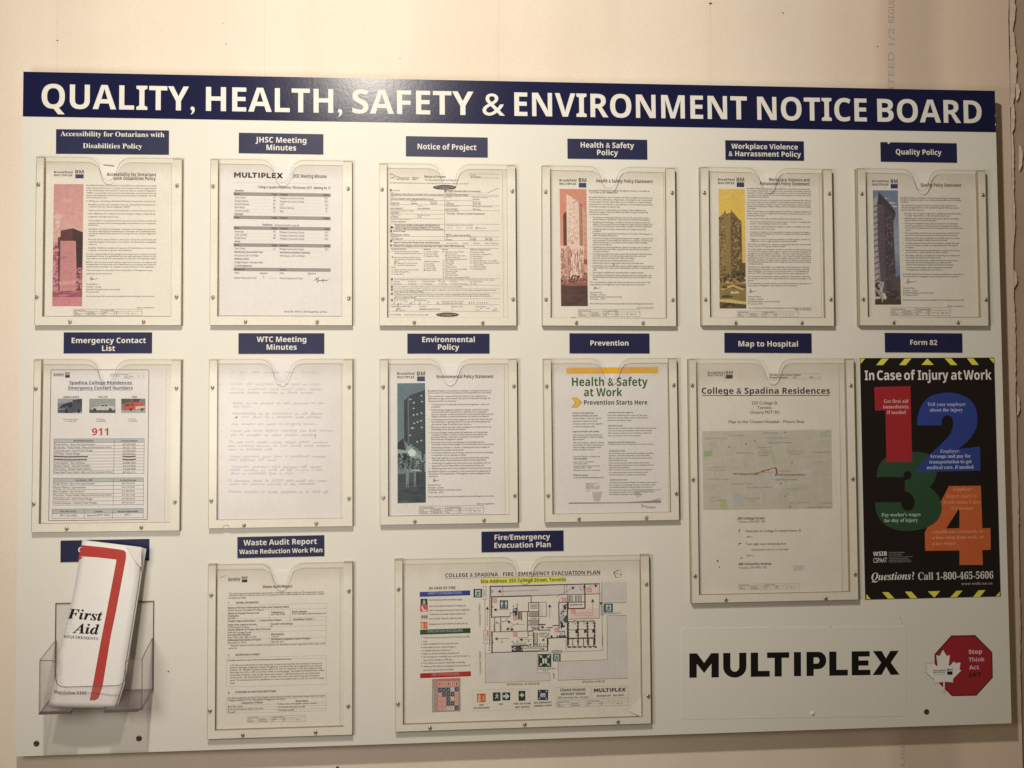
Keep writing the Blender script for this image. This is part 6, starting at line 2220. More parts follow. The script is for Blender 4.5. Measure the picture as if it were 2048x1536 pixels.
    p.path([(0, 442), (450, 430), (870, 422), (1195, 412)], 9, wl, 4)
    for x in (424, 478):
        p.path([(x, 215), (x, 440)], 6, th, 4)
    for x in (490, 540, 605, 665, 735, 800):
        p.path([(x, 445), (x, 590)], 8, (90, 78, 78), 4)
        for k in range(8):
            if x not in (605, 800):
                p.line(x, 452 + k * 17, x + 48, 452 + k * 17, 5, (110, 98, 96), 4)
    p.path([(300, 600), (870, 590)], 12, wl, 5)
    p.path([(310, 600), (330, 520), (380, 480)], 5, th, 4)
    p.path([(515, 600), (515, 735)], 10, wl, 5)
    p.text('GENERATOR', 545, 672, 820, 32, 'B', (110, 98, 88))
    p.text('MUST & Loading Dock', 650, 905, 1075, 32, 'R', (196, 120, 104))
    p.text('GLASGOW ST.', 1310, 862, 1680, 32, 'R', (92, 82, 70))
    for x, y in ((375, 500), (925, 278), (575, 765), (208, 1160)):
        pictogram(p, x, y, 95, 'firered')
    pictogram(p, 1296, 628, 190, 'exit')
    p.poly([(1228, 640), (1290, 640), (1290, 880), (1228, 880)], (170, 184, 164), 3)
    p.box(1228, 690, 1288, 880, 5, (86, 96, 80), 4)

    def arrow(x0, y0, x1, y1, hs=36, w=5, c=(40, 44, 36)):
        d = math.hypot(x1 - x0, y1 - y0)
        ux, uy = (x1 - x0) / d, (y1 - y0) / d
        p.line(x0, y0, x1 - ux * hs, y1 - uy * hs, w, (110, 98, 86), 6)
        bx, by = x1 - ux * hs * 1.8, y1 - uy * hs * 1.8
        p.poly([(x1, y1), (bx - uy * hs, by + ux * hs), (bx + uy * hs, by - ux * hs)], c, 7)
    arrow(245, 480, 650, 262)
    arrow(1225, 360, 1228, 665)
    arrow(940, 240, 1160, 236)
    arrow(105, 940, 102, 640)
    arrow(1048, 820, 1045, 525)
    arrow(860, 322, 870, 215)
    p.path([(690, 838), (1050, 826)], 5, (150, 92, 78), 6)
    p.path([(860, 322), (790, 322), (760, 290), (775, 255), (810, 245)], 5, (80, 84, 66), 6)
    p.path([(0, 598), (28, 600), (32, 905), (0, 905)], 6, th, 4)
    # core and washrooms
    p.path([(300, 600), (310, 1170)], 16, wl, 5)
    p.path([(490, 600), (495, 1536)], 20, wl, 5)
    rr = random.Random(8)
    for _ in range(46):
        x, y = rr.uniform(318, 440), rr.uniform(610, 1150)
        w_, h_ = rr.uniform(20, 70), rr.uniform(14, 60)
        p.poly([(x, y), (min(488, x + w_), y), (min(488, x + w_), y + h_), (x, y + h_)], rr.choice([(52, 44, 56), (190, 180, 168), (84, 76, 82), (204, 194, 180), (60, 50, 48)]), 5.5)
    p.poly([(318, 905), (405, 905), (400, 1005), (318, 1010)], (176, 168, 158), 6.2)
    p.path([(35, 1160), (165, 1152)], 14, (46, 38, 34), 6)
    p.path([(165, 1112), (300, 1104)], 14, (46, 38, 34), 6)
    p.path([(300, 1235), (430, 1230), (430, 1340), (290, 1350)], 9, wl, 5)
    p.path([(300, 1340), (400, 1240)], 5, th, 5)
    p.path([(310, 1250), (400, 1330)], 4, th, 5)
    p.path([(50, 1385), (420, 1370), (480, 1375)], 14, wl, 5)
    p.path([(60, 1385), (68, 1536)], 18, wl, 5)
    for _ in range(14):
        x = rr.uniform(90, 440)
        p.poly([(x, 1330), (x + 22, 1320), (x + 24, 1365), (x + 4, 1370)], (70, 58, 52), 6)
    # suites
    for x in (505, 720, 930, 1085):
        p.path([(x, 1020), (x + 8, 1536)], 18, (66, 54, 50), 5)
        for k in range(7):
            y = 1040 + k * 68 + rr.uniform(-10, 10)
            p.poly([(x - 26, y), (x + 26, y + 4), (x + 24, y + 30), (x - 22, y + 26)], rr.choice([(70, 58, 54), (110, 96, 88), (52, 42, 40)]), 5.5)
    p.path([(505, 1020), (600, 1030), (640, 1000), (720, 1018), (800, 1010), (870, 1005), (930, 1018), (1010, 1005), (1085, 1005)], 12, (66, 54, 50), 5)
    for y in (1205, 1400):
        p.path([(505, y), (1090, y - 14)], 10 if y > 1300 else 6, (72, 60, 56), 5)
    for x, y in ((600, 1050), (820, 1050), (1000, 1040)):
        p.path([(x, y), (x + 20, y - 30), (x + 60, y - 10), (x + 80, y + 20), (x + 20, y + 24)], 6, (92, 80, 74), 5)
    for x, y in ((660, 1200), (850, 1195), (1030, 1190)):
        p.poly([(x, y), (x + 60, y - 6), (x + 66, y + 60), (x + 10, y + 80)], (58, 44, 42), 6)
    p.crop = 'e6'
    for i in range(6):
        x = 635 + i * 68 + (i > 2) * 8
        p.path([(x, 40), (x + 2, 160)], 9 if i in (0, 5) else 7, (66, 54, 50), 5)
    for i in range(6):
        x = 640 + i * 70
        p.poly([(x, 152), (x + 34, 148), (x + 32, 170), (x + 6, 172)], (58, 46, 44), 6)
    p.path([(630, 44), (1000, 36)], 9, (66, 54, 50), 5)
    p.path([(640, 165), (1005, 152)], 6, (72, 60, 56), 5)
    p.box(428, 205, 556, 240, 4, (96, 100, 84), 5)
    p.text('GATE 1', 446, 230, 538, 16, 'R', (96, 100, 84))
    pictogram(p, 440, 250, 102, 'exit')
    p.path([(612, 60), (616, 210)], 4, (118, 104, 90), 4)
    # left half of the plan
    p.crop = 'g1'
    pictogram(p, -32, 305, 186, 'exit')
    p.box(180, 245, 248, 535, 6, (118, 104, 92))
    p.text('GATE 3', 228, 470, 226, 28, 'R', (120, 108, 94), y1=330)
    p.box(192, 1218, 268, 1505, 6, (118, 104, 92))
    p.text('GATE 2', 245, 1440, 243, 28, 'R', (120, 108, 94), y1=1290)
    p.path([(215, 535), (225, 1218)], 6, (112, 98, 86), 4)
    p.path([(322, 240), (326, 1240)], 9, (116, 102, 92), 4)
    for y in range(500, 1500, 62):
        p.poly([(306, y), (336, y - 12), (340, y + 14), (312, y + 22)], (136, 122, 110), 5)
    p.poly([(335, 250), (1755, 215), (1755, 440), (335, 470)], (206, 190, 172), 1)
    p.path([(330, 250), (900, 240), (1755, 215)], 18, (62, 46, 42), 4)
    p.path([(340, 250), (345, 480)], 12, wl, 4)
    p.path([(610, 245), (610, 460)], 6, th, 4)
    p.path([(350, 480), (700, 470), (1230, 455)], 18, wl, 5)
    p.path([(1230, 455), (1755, 438)], 8, wl, 5)
    p.path([(362, 490), (362, 930)], 18, wl, 5)
    p.path([(362, 925), (600, 915), (770, 915)], 14, wl, 5)
    p.path([(770, 915), (770, 830), (830, 825)], 8, wl, 5)
    p.path([(1230, 455), (1232, 600)], 12, wl, 5)
    p.path([(1170, 610), (1400, 600)], 12, wl, 5)
    p.path([(1172, 610), (1178, 800), (940, 805)], 12, wl, 5)
    p.path([(1398, 600), (1402, 1215)], 12, wl, 5)
    p.path([(1150, 800), (1148, 1235)], 12, wl, 5)
    for y in (800, 900, 998, 1098):
        p.path([(1150, y), (1400, y)], 9, (82, 66, 60), 5)
    p.poly([(1172, 806), (1392, 806), (1392, 896), (1172, 896)], (180, 158, 140), 3)
    p.poly([(1172, 1005), (1392, 1005), (1392, 1092), (1172, 1092)], (186, 164, 146), 3)
    for y, t in ((660, 'MANAGERS'), (695, 'OFFICE'), (730, 'AREA'), (850, 'STORAGE'), (915, 'ELEVATOR'), (962, 'LOBBY'), (1050, 'STAIR')):
        p.text(t, 1215, y, 1370, 24, 'B', (124, 106, 94), cy=True)
    p.path([(1408, 598), (1562, 596), (1566, 905), (1410, 908)], 7, th, 5)
    for k in range(9):
        p.path([(1415, 640 + k * 30), (1500, 640 + k * 30 + 60)], 2.5, (160, 146, 130), 4)
    p.path([(430, 930), (436, 1240)], 10, wl, 5)
    p.path([(565, 930), (568, 1240)], 10, wl, 5)
    for x in (405, 540):
        for k in range(4):
            p.path([(x, 1075 + k * 42), (x + 22, 1090 + k * 42), (x, 1110 + k * 42)], 5, th, 5)
    p.path([(445, 1058), (560, 1058)], 5, th, 5)
    p.path([(575, 1025), (700, 1000), (705, 935)], 7, th, 5)
    p.path([(350, 1248), (750, 1240), (1160, 1228), (1290, 1215)], 10, wl, 5)
    p.path([(1150, 1230), (1165, 1375), (945, 1378)], 7, th, 5)
    p.box(1175, 1240, 1275, 1330, 7, th)
    p.path([(372, 1250), (376, 1536)], 18, wl, 5)
    p.path([(1285, 1260), (1295, 1536)], 14, wl, 5)
    for k in range(7):
        p.path([(1300, 1280 + k * 42), (1370, 1280 + k * 42)], 9, wl, 5)
    p.path([(1370, 1270), (1372, 1490)], 7, wl, 5)
    p.poly([(545, 555), (722, 555), (722, 738), (545, 738)], (44, 48, 62), 5)
    p.rect(628, 562, 640, 730, (150, 154, 160), 6)
    for cx_ in (588, 682):
        p.poly([(cx_ - 14, 590), (cx_, 572), (cx_ + 14, 590), (cx_ + 26, 640), (cx_ + 12, 650), (cx_ + 10, 718), (cx_ - 10, 718), (cx_ - 12, 650), (cx_ - 26, 640)], (196, 196, 196), 6)
    for x, y in ((385, 512), (838, 898), (272, 1235), (838, 1258)):
        pictogram(p, x, y, 92, 'firered')
    for x, y, w_, h_ in ((828, 735, 100, 90), (830, 830, 95, 60), (945, 815, 22, 160), (975, 815, 22, 160), (1010, 820, 20, 175), (880, 720, 50, 170)):
        p.rect(x, y, x + w_, y + h_, (62, 56, 64), 5)
    p.rect(845, 750, 905, 780, (196, 190, 182), 6)
    p.rect(840, 840, 870, 878, (196, 190, 182), 6)
    p.path([(922, 620), (930, 800)], 10, (70, 62, 62), 5)
    arrow(1390, 332, 500, 362)
    arrow(270, 1115, 270, 690)
    arrow(740, 755, 405, 764)
    arrow(1640, 945, 1640, 640)
    arrow(1085, 1080, 840, 1082, 1)
    arrow(835, 1082, 705, 1005)
    arrow(845, 1092, 685, 1210)
    arrow(1420, 1142, 1525, 1142)
    arrow(760, 1388, 430, 1402)
    arrow(1240, 1418, 975, 1420)
    arrow(1640, 1280, 1470, 1450, 30)
    p.path([(345, 330), (400, 350), (370, 385), (345, 345)], 7, th, 5)
    for x, y in ((840, 685), (930, 1065), (590, 1470), (820, 1460), (932, 1455), (1175, 1450), (395, 1475), (388, 695), (480, 1040)):
        p.poly([(x + 17 * math.cos(t), y + 17 * math.sin(t)) for t in np.linspace(0, 6.28, 9)[:-1]], (112, 98, 86), 5)
        p.poly([(x + 8 * math.cos(t), y + 8 * math.sin(t)) for t in np.linspace(0, 6.28, 8)[:-1]], (190, 176, 156), 6)
    p.poly([(780, 1165), (840, 1170), (838, 1215), (780, 1225)], (70, 58, 50), 5)
    p.path([(1400, 1085), (1545, 1085)], 16, (46, 38, 34), 6)
    p.path([(1400, 1210), (1640, 1205), (1640, 1235)], 14, (70, 58, 52), 5)
    for k in range(9):
        p.poly([(1230 + k * 18, 1140 + (k % 3) * 26), (1262 + k * 18, 1130 + (k % 3) * 26), (1266 + k * 18, 1156 + (k % 3) * 26), (1236 + k * 18, 1164 + (k % 3) * 26)], random.choice([(112, 96, 86), (84, 70, 64), (150, 134, 120)]), 5)
    p.path([(1400, 1270), (1430, 1340), (1520, 1360), (1590, 1320), (1620, 1260)], 6, th, 5)
    p.text('RECEPTION', 1420, 1290, 1580, 24, 'B', (124, 108, 96))
    p.text('DESK', 1450, 1325, 1530, 22, 'B', (124, 108, 96))
    p.path([(1588, 1380), (1755, 1375)], 14, wl, 5)
    p.crop = 'g3'
    p.path([(372, 0), (372, 400)], 20, wl, 5)
    p.path([(370, 385), (810, 372), (1200, 362), (1600, 350)], 12, wl, 5)
    p.path([(1285, 0), (1285, 250)], 14, wl, 5)
    p.path([(1588, 60), (1592, 350)], 20, wl, 5)
    p.path([(830, 180), (1112, 172), (1115, 210), (828, 215)], 6, th, 5)
    p.path([(790, 245), (1170, 228)], 16, wl, 5)
    p.poly([(805, 250), (1060, 240), (1060, 360), (805, 368)], (66, 56, 60), 5)
    for x, y in ((850, 260), (1010, 250), (850, 310), (1015, 305), (810, 290)):
        p.poly([(x, y), (x + 44, y - 3), (x + 42, y + 28), (x + 2, y + 30)], (190, 180, 168), 6)
    p.poly([(905, 280), (990, 276), (985, 350), (910, 352)], (90, 80, 84), 6)
    p.path([(1100, 300), (1460, 290), (1465, 335), (1090, 345)], 5, th, 5)
    p.path([(1160, 265), (1580, 255)], 9, wl, 5)
    for x in (1320, 1368, 1416, 1500):
        p.path([(x, 245), (x, 200), (x + 18, 185), (x + 36, 200), (x + 36, 245)], 6, th, 5)
    arrow(1080, 305, 1240, 195, 26)
    arrow(1430, 312, 1530, 310, 26)
    for y in range(30, 390, 60):
        p.poly([(300, y), (330, y - 12), (334, y + 16), (306, y + 22)], (130, 116, 104), 5)
    # north point
    p.crop = 'e4'
    p.poly([], (0, 0, 0)) if False else None
    c = [(1303 + 52 * math.cos(t), 650 + 54 * math.sin(t)) for t in np.linspace(-1.6, 2.2, 14)]
    p.path(c, 2.5, (140, 128, 110), 5)
    p.path([(1315, 598), (1250, 636), (1285, 698)], 6, (62, 52, 46), 5)
    p.path([(1255, 636), (1345, 660)], 2.5, (120, 108, 94), 5)
    p.poly([(1335, 652), (1354, 660), (1340, 668)], (62, 52, 46), 6)
    p.build('printed_plan', root)
    # turned-up corner of the sheet
    b = MB()
    pts = [(1618, 830), (1618, 1085), (1450, 1010)]
    q = [B(*C2('e6', x, y), NP) for x, y in pts]
    b.add([(q[0][0], q[0][1], NP + .0012), (q[2][0], q[2][1], NP + .0008), (q[1][0], q[1][1], NP + .0038)], [[0, 1, 2]], M['paper'])
    b.build('turned_corner', root)


def poster():
    c, w, h, a = fit_rect([B(*C2('d6', x, y), .0009) for x, y in ((79, 177), (805, 177), (838, 1463), (112, 1480))])
    root = empty('injury_poster', (c[0], 0, c[1] - h), 'black poster about injury at work with big coloured numerals 1 2 3 4', 'poster')
    b = MB()
    b.prism([rot(c, a, x, y) for x, y in ((-w, -h), (w, -h), (w, h), (-w, h))], 0, .0009, M['poster'])
    b.build('backing', root)
    p = Print('d6', .0009, (160, 151, 134), tilt=math.degrees(a), gam=0)
    Yl = (164, 152, 48)
    for q in ([(84, 181), (108, 181), (84, 210)], [(198, 181), (235, 181), (205, 216), (168, 216)], [(322, 181), (357, 181), (328, 216), (292, 216)], [(444, 180), (478, 215), (412, 215)], [(537, 180), (572, 180), (606, 216), (570, 216)],
              [(658, 180), (692, 180), (721, 215), (685, 215)], [(778, 180), (802, 180), (802, 207)], [(115, 1450), (138, 1477), (115, 1477)], [(200, 1440), (234, 1440), (267, 1474), (232, 1475)], [(323, 1437), (358, 1437), (390, 1472), (353, 1473)],
              [(447, 1436), (512, 1434), (482, 1470)], [(600, 1433), (633, 1432), (603, 1467), (567, 1468)], [(720, 1430), (757, 1429), (727, 1465), (690, 1466)], [(834, 1438), (834, 1461), (812, 1462)]):
        p = Print('d6', .0009, (160, 151, 134), tilt=math.degrees(a), gam=0)
        p.poly(q, Yl, 1)
        p.build('hazard_stripe', root)

    def smooth(pts, n=4):
        out = []
        N_ = len(pts)
        for i in range(N_):
            p0, p1, p2, p3 = (np.array(pts[(i + k - 1) % N_], float) for k in range(4))
            sharp = lambda A, P_, C: np.dot((P_ - A), (C - P_)) < .80 * np.linalg.norm(P_ - A) * np.linalg.norm(C - P_)
            m1 = (p2 - p1) if sharp(p0, p1, p2) else (p2 - p0) / 2
            m2 = (p2 - p1) if sharp(p1, p2, p3) else (p3 - p1) / 2
            for k in range(n):
                t = k / n
                out.append(tuple((2 * t ** 3 - 3 * t ** 2 + 1) * p1 + (t ** 3 - 2 * t ** 2 + t) * m1 + (-2 * t ** 3 + 3 * t ** 2) * p2 + (t ** 3 - t ** 2) * m2))
        return out
    nums = [('numeral_four', (142, 67, 32), 2, [(560, 868), (732, 866), (740, 1096), (784, 1094), (785, 1212), (740, 1213), (743, 1293), (617, 1293), (617, 1215), (432, 1217), (430, 1118)], [(617, 985), (617, 1095), (545, 1097)], False),
            ('numeral_three', (30, 50, 31), 4, [(170, 820), (174, 785), (190, 745), (222, 712), (280, 692), (360, 683), (430, 690), (478, 715), (495, 760), (492, 810), (478, 848), (455, 872), (490, 905), (515, 950), (521, 1000), (500, 1050), (455, 1085), (400, 1103), (340, 1110), (280, 1105), (222, 1080), (182, 1038), (164, 990), (162, 956), (302, 955), (306, 980), (322, 998), (345, 1001), (367, 986), (376, 962), (370, 932), (350, 908), (322, 895), (322, 838), (348, 830), (361, 811), (352, 793), (333, 787), (318, 797), (314, 820)], None, True),
            ('numeral_two', (33, 44, 88), 6, [(388, 541), (392, 490), (407, 445), (432, 407), (470, 380), (520, 367), (570, 365), (620, 374), (660, 393), (692, 424), (709, 465), (714, 512), (705, 560), (680, 605), (646, 640), (608, 669), (728, 655), (730, 785), (378, 793), (402, 760), (440, 715), (490, 668), (540, 620), (570, 580), (582, 540), (580, 507), (566, 490), (547, 486), (531, 496), (522, 515), (520, 541)], None, True),
            ('numeral_one', (116, 26, 27), 8, [(157, 335), (353, 329), (362, 738), (224, 740), (217, 460), (162, 462)], None, False)]
    for nm, col, lv, pts, hole, sm in nums:
        p = Print('d6', .0009, (160, 151, 134), tilt=math.degrees(a), gam=0)
        p.poly(smooth(pts) if sm else pts, col, lv, [hole] if hole else ())
        p.build(nm, root)
    p = Print('d6', .0009, (160, 151, 134), tilt=math.degrees(a), gam=0)
    WH, GY = (166, 155, 140), (120, 110, 98)
    for t, x0, x1 in (('In', 107, 158), ('Case', 173, 304), ('of', 319, 379), ('Injury', 393, 557), ('at', 572, 630), ('Work', 640, 790)):
        p.text(t, x0, 297 - (x0 - 107) * .004, x1, 51, 'B', WH, lv=10, lod=0)
    p.build('poster_heading', root)
    p = Print('d6', .0009, (160, 151, 134), tilt=math.degrees(a), gam=0)
    line_no = 0
    for st, t, x0, y, x1, hh, c in (('G', 'Get first aid', 210, 420, 342, 19, (168, 122, 112)), ('G', 'immediately,', 205, 450, 349, 19, (168, 122, 112)), ('G', 'if needed', 227, 480, 328, 19, (168, 122, 112)),
                                 ('G', 'Tell your employer', 445, 437, 650, 19, (128, 132, 148)), ('G', 'about the injury', 457, 467, 635, 19, (128, 132, 148)), ('I', 'Employer:', 511, 689, 618, 19, (128, 132, 148)),
                                 ('G', 'Arrange and pay for', 457, 717, 678, 19, (140, 142, 152)), ('G', 'transportation to get', 455, 747, 683, 19, (140, 142, 152)), ('G', 'medical care, if needed.', 441, 777, 697, 19, (140, 142, 152)),
                                 ('G', "Pay worker's wages", 197, 1033, 407, 19, (128, 138, 118)), ('G', 'for day of injury', 212, 1063, 393, 19, (128, 138, 118)), ('I', 'Employer:', 582, 895, 688, 19, (176, 118, 84)),
                                 ('G', 'Report injury to', 548, 932, 710, 19, (172, 110, 70)), ('G', 'WSIB within 3 days', 530, 966, 733, 19, (172, 110, 70)), ('G', 'if it involves', 573, 998, 690, 19, (172, 110, 70)),
                                 ('G', 'health care treatment, or', 488, 1124, 745, 18, (176, 114, 76)), ('G', 'time away from work, or', 490, 1155, 747, 18, (176, 114, 76)), ('G', 'lost wages', 490, 1187, 595, 18, (176, 114, 76)),
                                 ('B', 'WSIB', 152, 1245, 226, 23, WH), ('R', 'CSPAAT', 153, 1281, 227, 25, WH), ('R', 'Workplace Safety &', 236, 1231, 320, 8, GY), ('R', 'Insurance Board', 236, 1243, 306, 8, GY),
                                 ('R', 'Commission de la securite', 236, 1262, 340, 7, GY), ('R', 'professionnelle et de l\'assurance', 236, 1271, 352, 7, GY), ('R', 'contre les accidents du travail', 236, 1280, 358, 7, GY),
                                 ('I', 'Questions?', 143, 1376, 374, 40, WH), ('T', 'Call', 394, 1374, 476, 40, (152, 142, 128)), ('T', '1-800-465-5606', 492, 1373, 800, 38, (156, 146, 131)), ('T', 'www.wsib.on.ca', 627, 1402, 795, 15, GY)):
        line_no += 1
        if line_no in (4, 6, 10, 12, 16, 19, 25):
            p.build('poster_caption', root)
            p = Print('d6', .0009, (160, 151, 134), tilt=math.degrees(a), gam=0)
        p.text(t, x0, y, x1, hh, st, c, lv=12, lod=0)
    p.build('poster_caption', root)
    p = Print('d6', .0009, (160, 151, 134), tilt=math.degrees(a), gam=0)
    p.hline(236, 1251, 365, 1.5, GY, 12)
    for y in (1119, 1149, 1181):
        p.poly([(477 + 5 * math.cos(t), y + 5 * math.sin(t)) for t in np.linspace(0, 6.28, 10)[:-1]], (176, 114, 76), 12)
    p.build('caption_marks', root)


# ------------------------------------------------------------------ stickers at the lower right
def stickers():
    c, w, h, a = fit_rect([B(*C2('e7', x, y), .0004) for x, y in ((65, 166), (1372, 150), (1366, 670), (62, 694))])
    root = empty('wordmark_sticker', (c[0], 0, c[1] - h), 'white rectangular sticker with a heavy black company wordmark, below the tall holder', 'sticker')
    b = MB()
    r = .008
    pts = []
    for cx_, cy_, a0 in ((w - r, h - r, 0), (-w + r, h - r, 90), (-w + r, -h + r, 180), (w - r, -h + r, 270)):
        pts += [(cx_ + r * math.cos(math.radians(a0 + k * 22.5)), cy_ + r * math.sin(math.radians(a0 + k * 22.5))) for k in range(5)]
    b.prism([rot(c, a, x, y) for x, y in pts], 0, .0004, M['board'], back=False)
    b.build('sticker_film', root)
    p = Print('e7', .0004, (150, 136, 118), tilt=math.degrees(a))
    p.text('M', 112, 450, 1328, 141, heavy=True, col=(26, 18, 14), y1=432, lv=3)
    p.build('wordmark', root)

    N1 = .0005
    p = Print('g4', N1, (140, 128, 108))
    oc = [(690, 122), (1210, 112), (1585, 488), (1595, 1042), (1236, 1438), (702, 1449), (328, 1075), (322, 530)]
    q = [B(*C2('g4', x, y), N1) for x, y in oc]
    ctr = np.mean(q, 0)
    root = empty('stop_sticker', (ctr[0], 0, min(v[1] for v in q)), 'red octagonal stop think act sticker with a white maple leaf at its left side', 'sticker')
    b = MB()
    b.prism([tuple(v) for v in q][::-1], 0, N1, M['black'], back=False)
    b.build('sticker_film', root)
    p.gam = 0
    ins = [(958 + (x - 958) * .972, 780 + (y - 780) * .972) for x, y in oc]
    p.poly(ins, (96, 20, 20), 1)
    p.build('red_field', root)
    p = Print('g4', N1, (140, 128, 108))
    leaf = [(507, 437), (588, 572), (655, 550), (630, 762), (650, 792), (745, 690), (775, 730), (888, 712), (865, 865), (905, 885), (720, 1075), (725, 1145), (542, 1135), (540, 1375), (505, 1375), (512, 1138), (305, 1165), (320, 1095), (112, 912), (158, 880), (125, 725), (255, 752), (272, 682), (362, 795), (388, 782), (358, 552), (430, 572)]
    cx_, cy_ = 507, 850
    out = [(x + (7 if x > cx_ else -7), y + (5 if y > cy_ else -6)) for x, y in leaf]
    p.poly(out, (92, 76, 64), 2)
    p.poly(leaf, (146, 135, 115), 3)
    p.poly([(640, 740), (632, 770), (648, 788), (668, 770)], (56, 20, 18), 2.5)
    p.build('maple_leaf', root)
    p = Print('g4', N1, (140, 128, 108))
    p.press = 1.0
    p.text('Brookfield', 295, 908, 558, 34, 'B', (52, 40, 38))
    p.text('MULTIPLEX', 297, 950, 556, 32, 'B', (52, 40, 38))
    p.text('Safety is our priority', 302, 986, 556, 16, 'R', (96, 84, 76))
    p.text('BM', 597, 896, 714, 48, 'B', (30, 20, 20))
    p.rect(597, 908, 714, 982, (32, 20, 20), 4, 0)
    for t, x0, y, x1, c in (('Stop', 1070, 524, 1362, (182, 120, 108)), ('Think', 1072, 697, 1418, (176, 112, 102)), ('Act.', 1080, 867, 1320, (176, 112, 102)), ('24/7', 1068, 1028, 1336, (54, 12, 14))):
        p.text(t, x0, y, x1, 90, 'B', c, lv=6, lod=0)
    p.build('sticker_lettering', root)


# ------------------------------------------------------------------ leaflet pocket and leaflets
FD = .072        # depth of the pocket


def pocket():
    root = empty('leaflet_pocket', (B(208, 1384)[0], 0, B(208, 1384)[1]), 'empty looking smoky clear plastic leaflet pocket at the bottom left of the board', 'leaflet holder')
    root['label'] = 'smoky clear plastic leaflet pocket fixed at the bottom left of the board'

    def P3(x, y, n):
        q = B(*C2('e1', x, y), n)
        return np.array([q[0], q[1], n])
    bl, br = P3(348, 1060, .003), P3(965, 1052, .003)
    tl, tr = P3(347, 495, .003), P3(970, 484, .003)
    x0, x1 = (bl[0] + tl[0]) / 2, (br[0] + tr[0]) / 2
    zt, zb = (tl[1] + tr[1]) / 2, (bl[1] + br[1]) / 2
    fl = P3(248, 1192, FD)
    fr = P3(880, 1170, FD)
    fz = (fl[1] + fr[1]) / 2
    f0, f1 = fl[0], P3(900, 1100, FD)[0]
    zs = P3(243, 850, FD)[1]                 # front top of the sides
    zr = P3(335, 730, .003)[1]               # rear top of the sides
    zu = P3(560, 1018, FD)[1]                # bottom of the cut-out
    th = .0022

    def slab(pts, d, name, mt='smoke'):
        """pts: 3-D outline; d: thickness vector"""
        pts = [np.array(q, float) for q in pts]
        d = np.array(d, float)
        nrm = d / np.linalg.norm(d)
        u = pts[1] - pts[0]
        u /= np.linalg.norm(u)
        v = np.cross(nrm, u)
        tri = tessellate_polygon([[Vector((float(np.dot(q - pts[0], u)), float(np.dot(q - pts[0], v)), 0)) for q in pts]])
        b = MB()
        n = len(pts)
        b.add([tuple(q) for q in pts], [list(t) for t in tri], M[mt])
        b.add([tuple(q + d) for q in pts], [list(t)[::-1] for t in tri], M[mt])
        for i in range(n):
            j = (i + 1) % n
            b.add([tuple(pts[i]), tuple(pts[j]), tuple(pts[j] + d), tuple(pts[i] + d)], [[0, 1, 2, 3]], M['smoke_edge'])
        return b.build(name, root)
    slab([(x0, zb, .0005), (x1, zb, .0005), (x1, zt, .0005), (x0, zt, .0005)], (0, 0, .0015), 'back_plate')
    # sides, slightly splayed, with a sloping top edge
    slab([(x0, zb, .0025), (f0, fz, FD), (f0, zs, FD), (x0, zr, .0025)], (th, 0, 0), 'side_wall')
    slab([(x1, zb, .0025), (f1, fz, FD), (f1, zs - .004, FD), (f1 + (x1 - f1) * .45, zs + (zr - zs) * .2, FD * .62), (x1, zr, .0025)], (-th, 0, 0), 'side_wall')
    # floor with a notch at its front edge
    n0, n1 = P3(450, 1190, FD)[0], P3(660, 1170, FD)[0]
    slab([(x0 + th, zb, .003), (x1 - th, zb, .003), (f1 - th, fz, FD - .0005), (n1, fz, FD - .0005), (n1, fz + .001, FD - .010), (n0, fz + .001, FD - .010), (n0, fz, FD - .0005), (f0 + th, fz, FD - .0005)], (0, th * 1.6, 0), 'floor_plate', 'smoke_floor')
    # front lip with the big cut-out
    a0, a1 = P3(355, 1000, FD)[0], P3(795, 1000, FD)[0]
    zl = zs - .001
    pts = [(f0, fz), (n0, fz), (n0, fz + .004), (n1, fz + .004), (n1, fz), (f1 - .006, fz), (f1, fz + .006), (f1, zs - .004), (a1 + .006, zl - .002), (a1, zl - .006)]
    r = .014
    pts += [(a1 - r + r * math.cos(math.radians(k)), zu + r + r * math.sin(math.radians(k))) for k in range(0, -91, -15)]
    pts += [(a0 + r + r * math.cos(math.radians(k)), zu + r + r * math.sin(math.radians(k))) for k in range(-90, -181, -15)]
    pts += [(a0, zl - .006), (a0 - .005, zl - .001), (f0, zl)]
    b = MB()
    b.prism(pts, FD, FD + th * .8, M['smoke'], M['smoke_edge'])
    b.build('front_lip', root)
    # rim lines of the cut-out and the thick bottom edge
    b = MB()
    rim = pts[8:]
    for A, C_ in zip(rim, rim[1:]):
        d = np.array([C_[0] - A[0], C_[1] - A[1]])
        d = d / (np.linalg.norm(d) + 1e-9)
        nrm = np.array([d[1], -d[0]]) * .0007
        b.add([(A[0] - nrm[0], A[1] - nrm[1], FD + .0019), (C_[0] - nrm[0], C_[1] - nrm[1], FD + .0019), (C_[0] + nrm[0], C_[1] + nrm[1], FD + .0019), (A[0] + nrm[0], A[1] + nrm[1], FD + .0019)], [[0, 1, 2, 3]], M['smoke_edge'])
    b.build('cut_out_rim', root)
    for u0, u1 in ((f0, n0), (n1, f1 - .006)):
        b = MB()
        b.prism([(u0, fz - .0016), (u1, fz - .0016), (u1, fz + .0012), (u0, fz + .0012)], FD - .003, FD + .0022, M['smoke_edge'])
        b.build('bottom_edge', root)
    b = MB()
    w = .0006
    for (A, C_) in (((x0, zb), (x0, zt)), ((x0, zt), (x1, zt)), ((x1, zt), (x1, zb))):
        if A[0] == C_[0]:
            b.prism([(A[0] - w, zb), (A[0] + w, zb), (A[0] + w, zt), (A[0] - w, zt)], .0004, .0024, M['smoke_edge'])
        else:
            b.prism([(x0, zt - w), (x1, zt - w), (x1, zt + w), (x0, zt + w)], .0004, .0026, M['smoke_edge'])
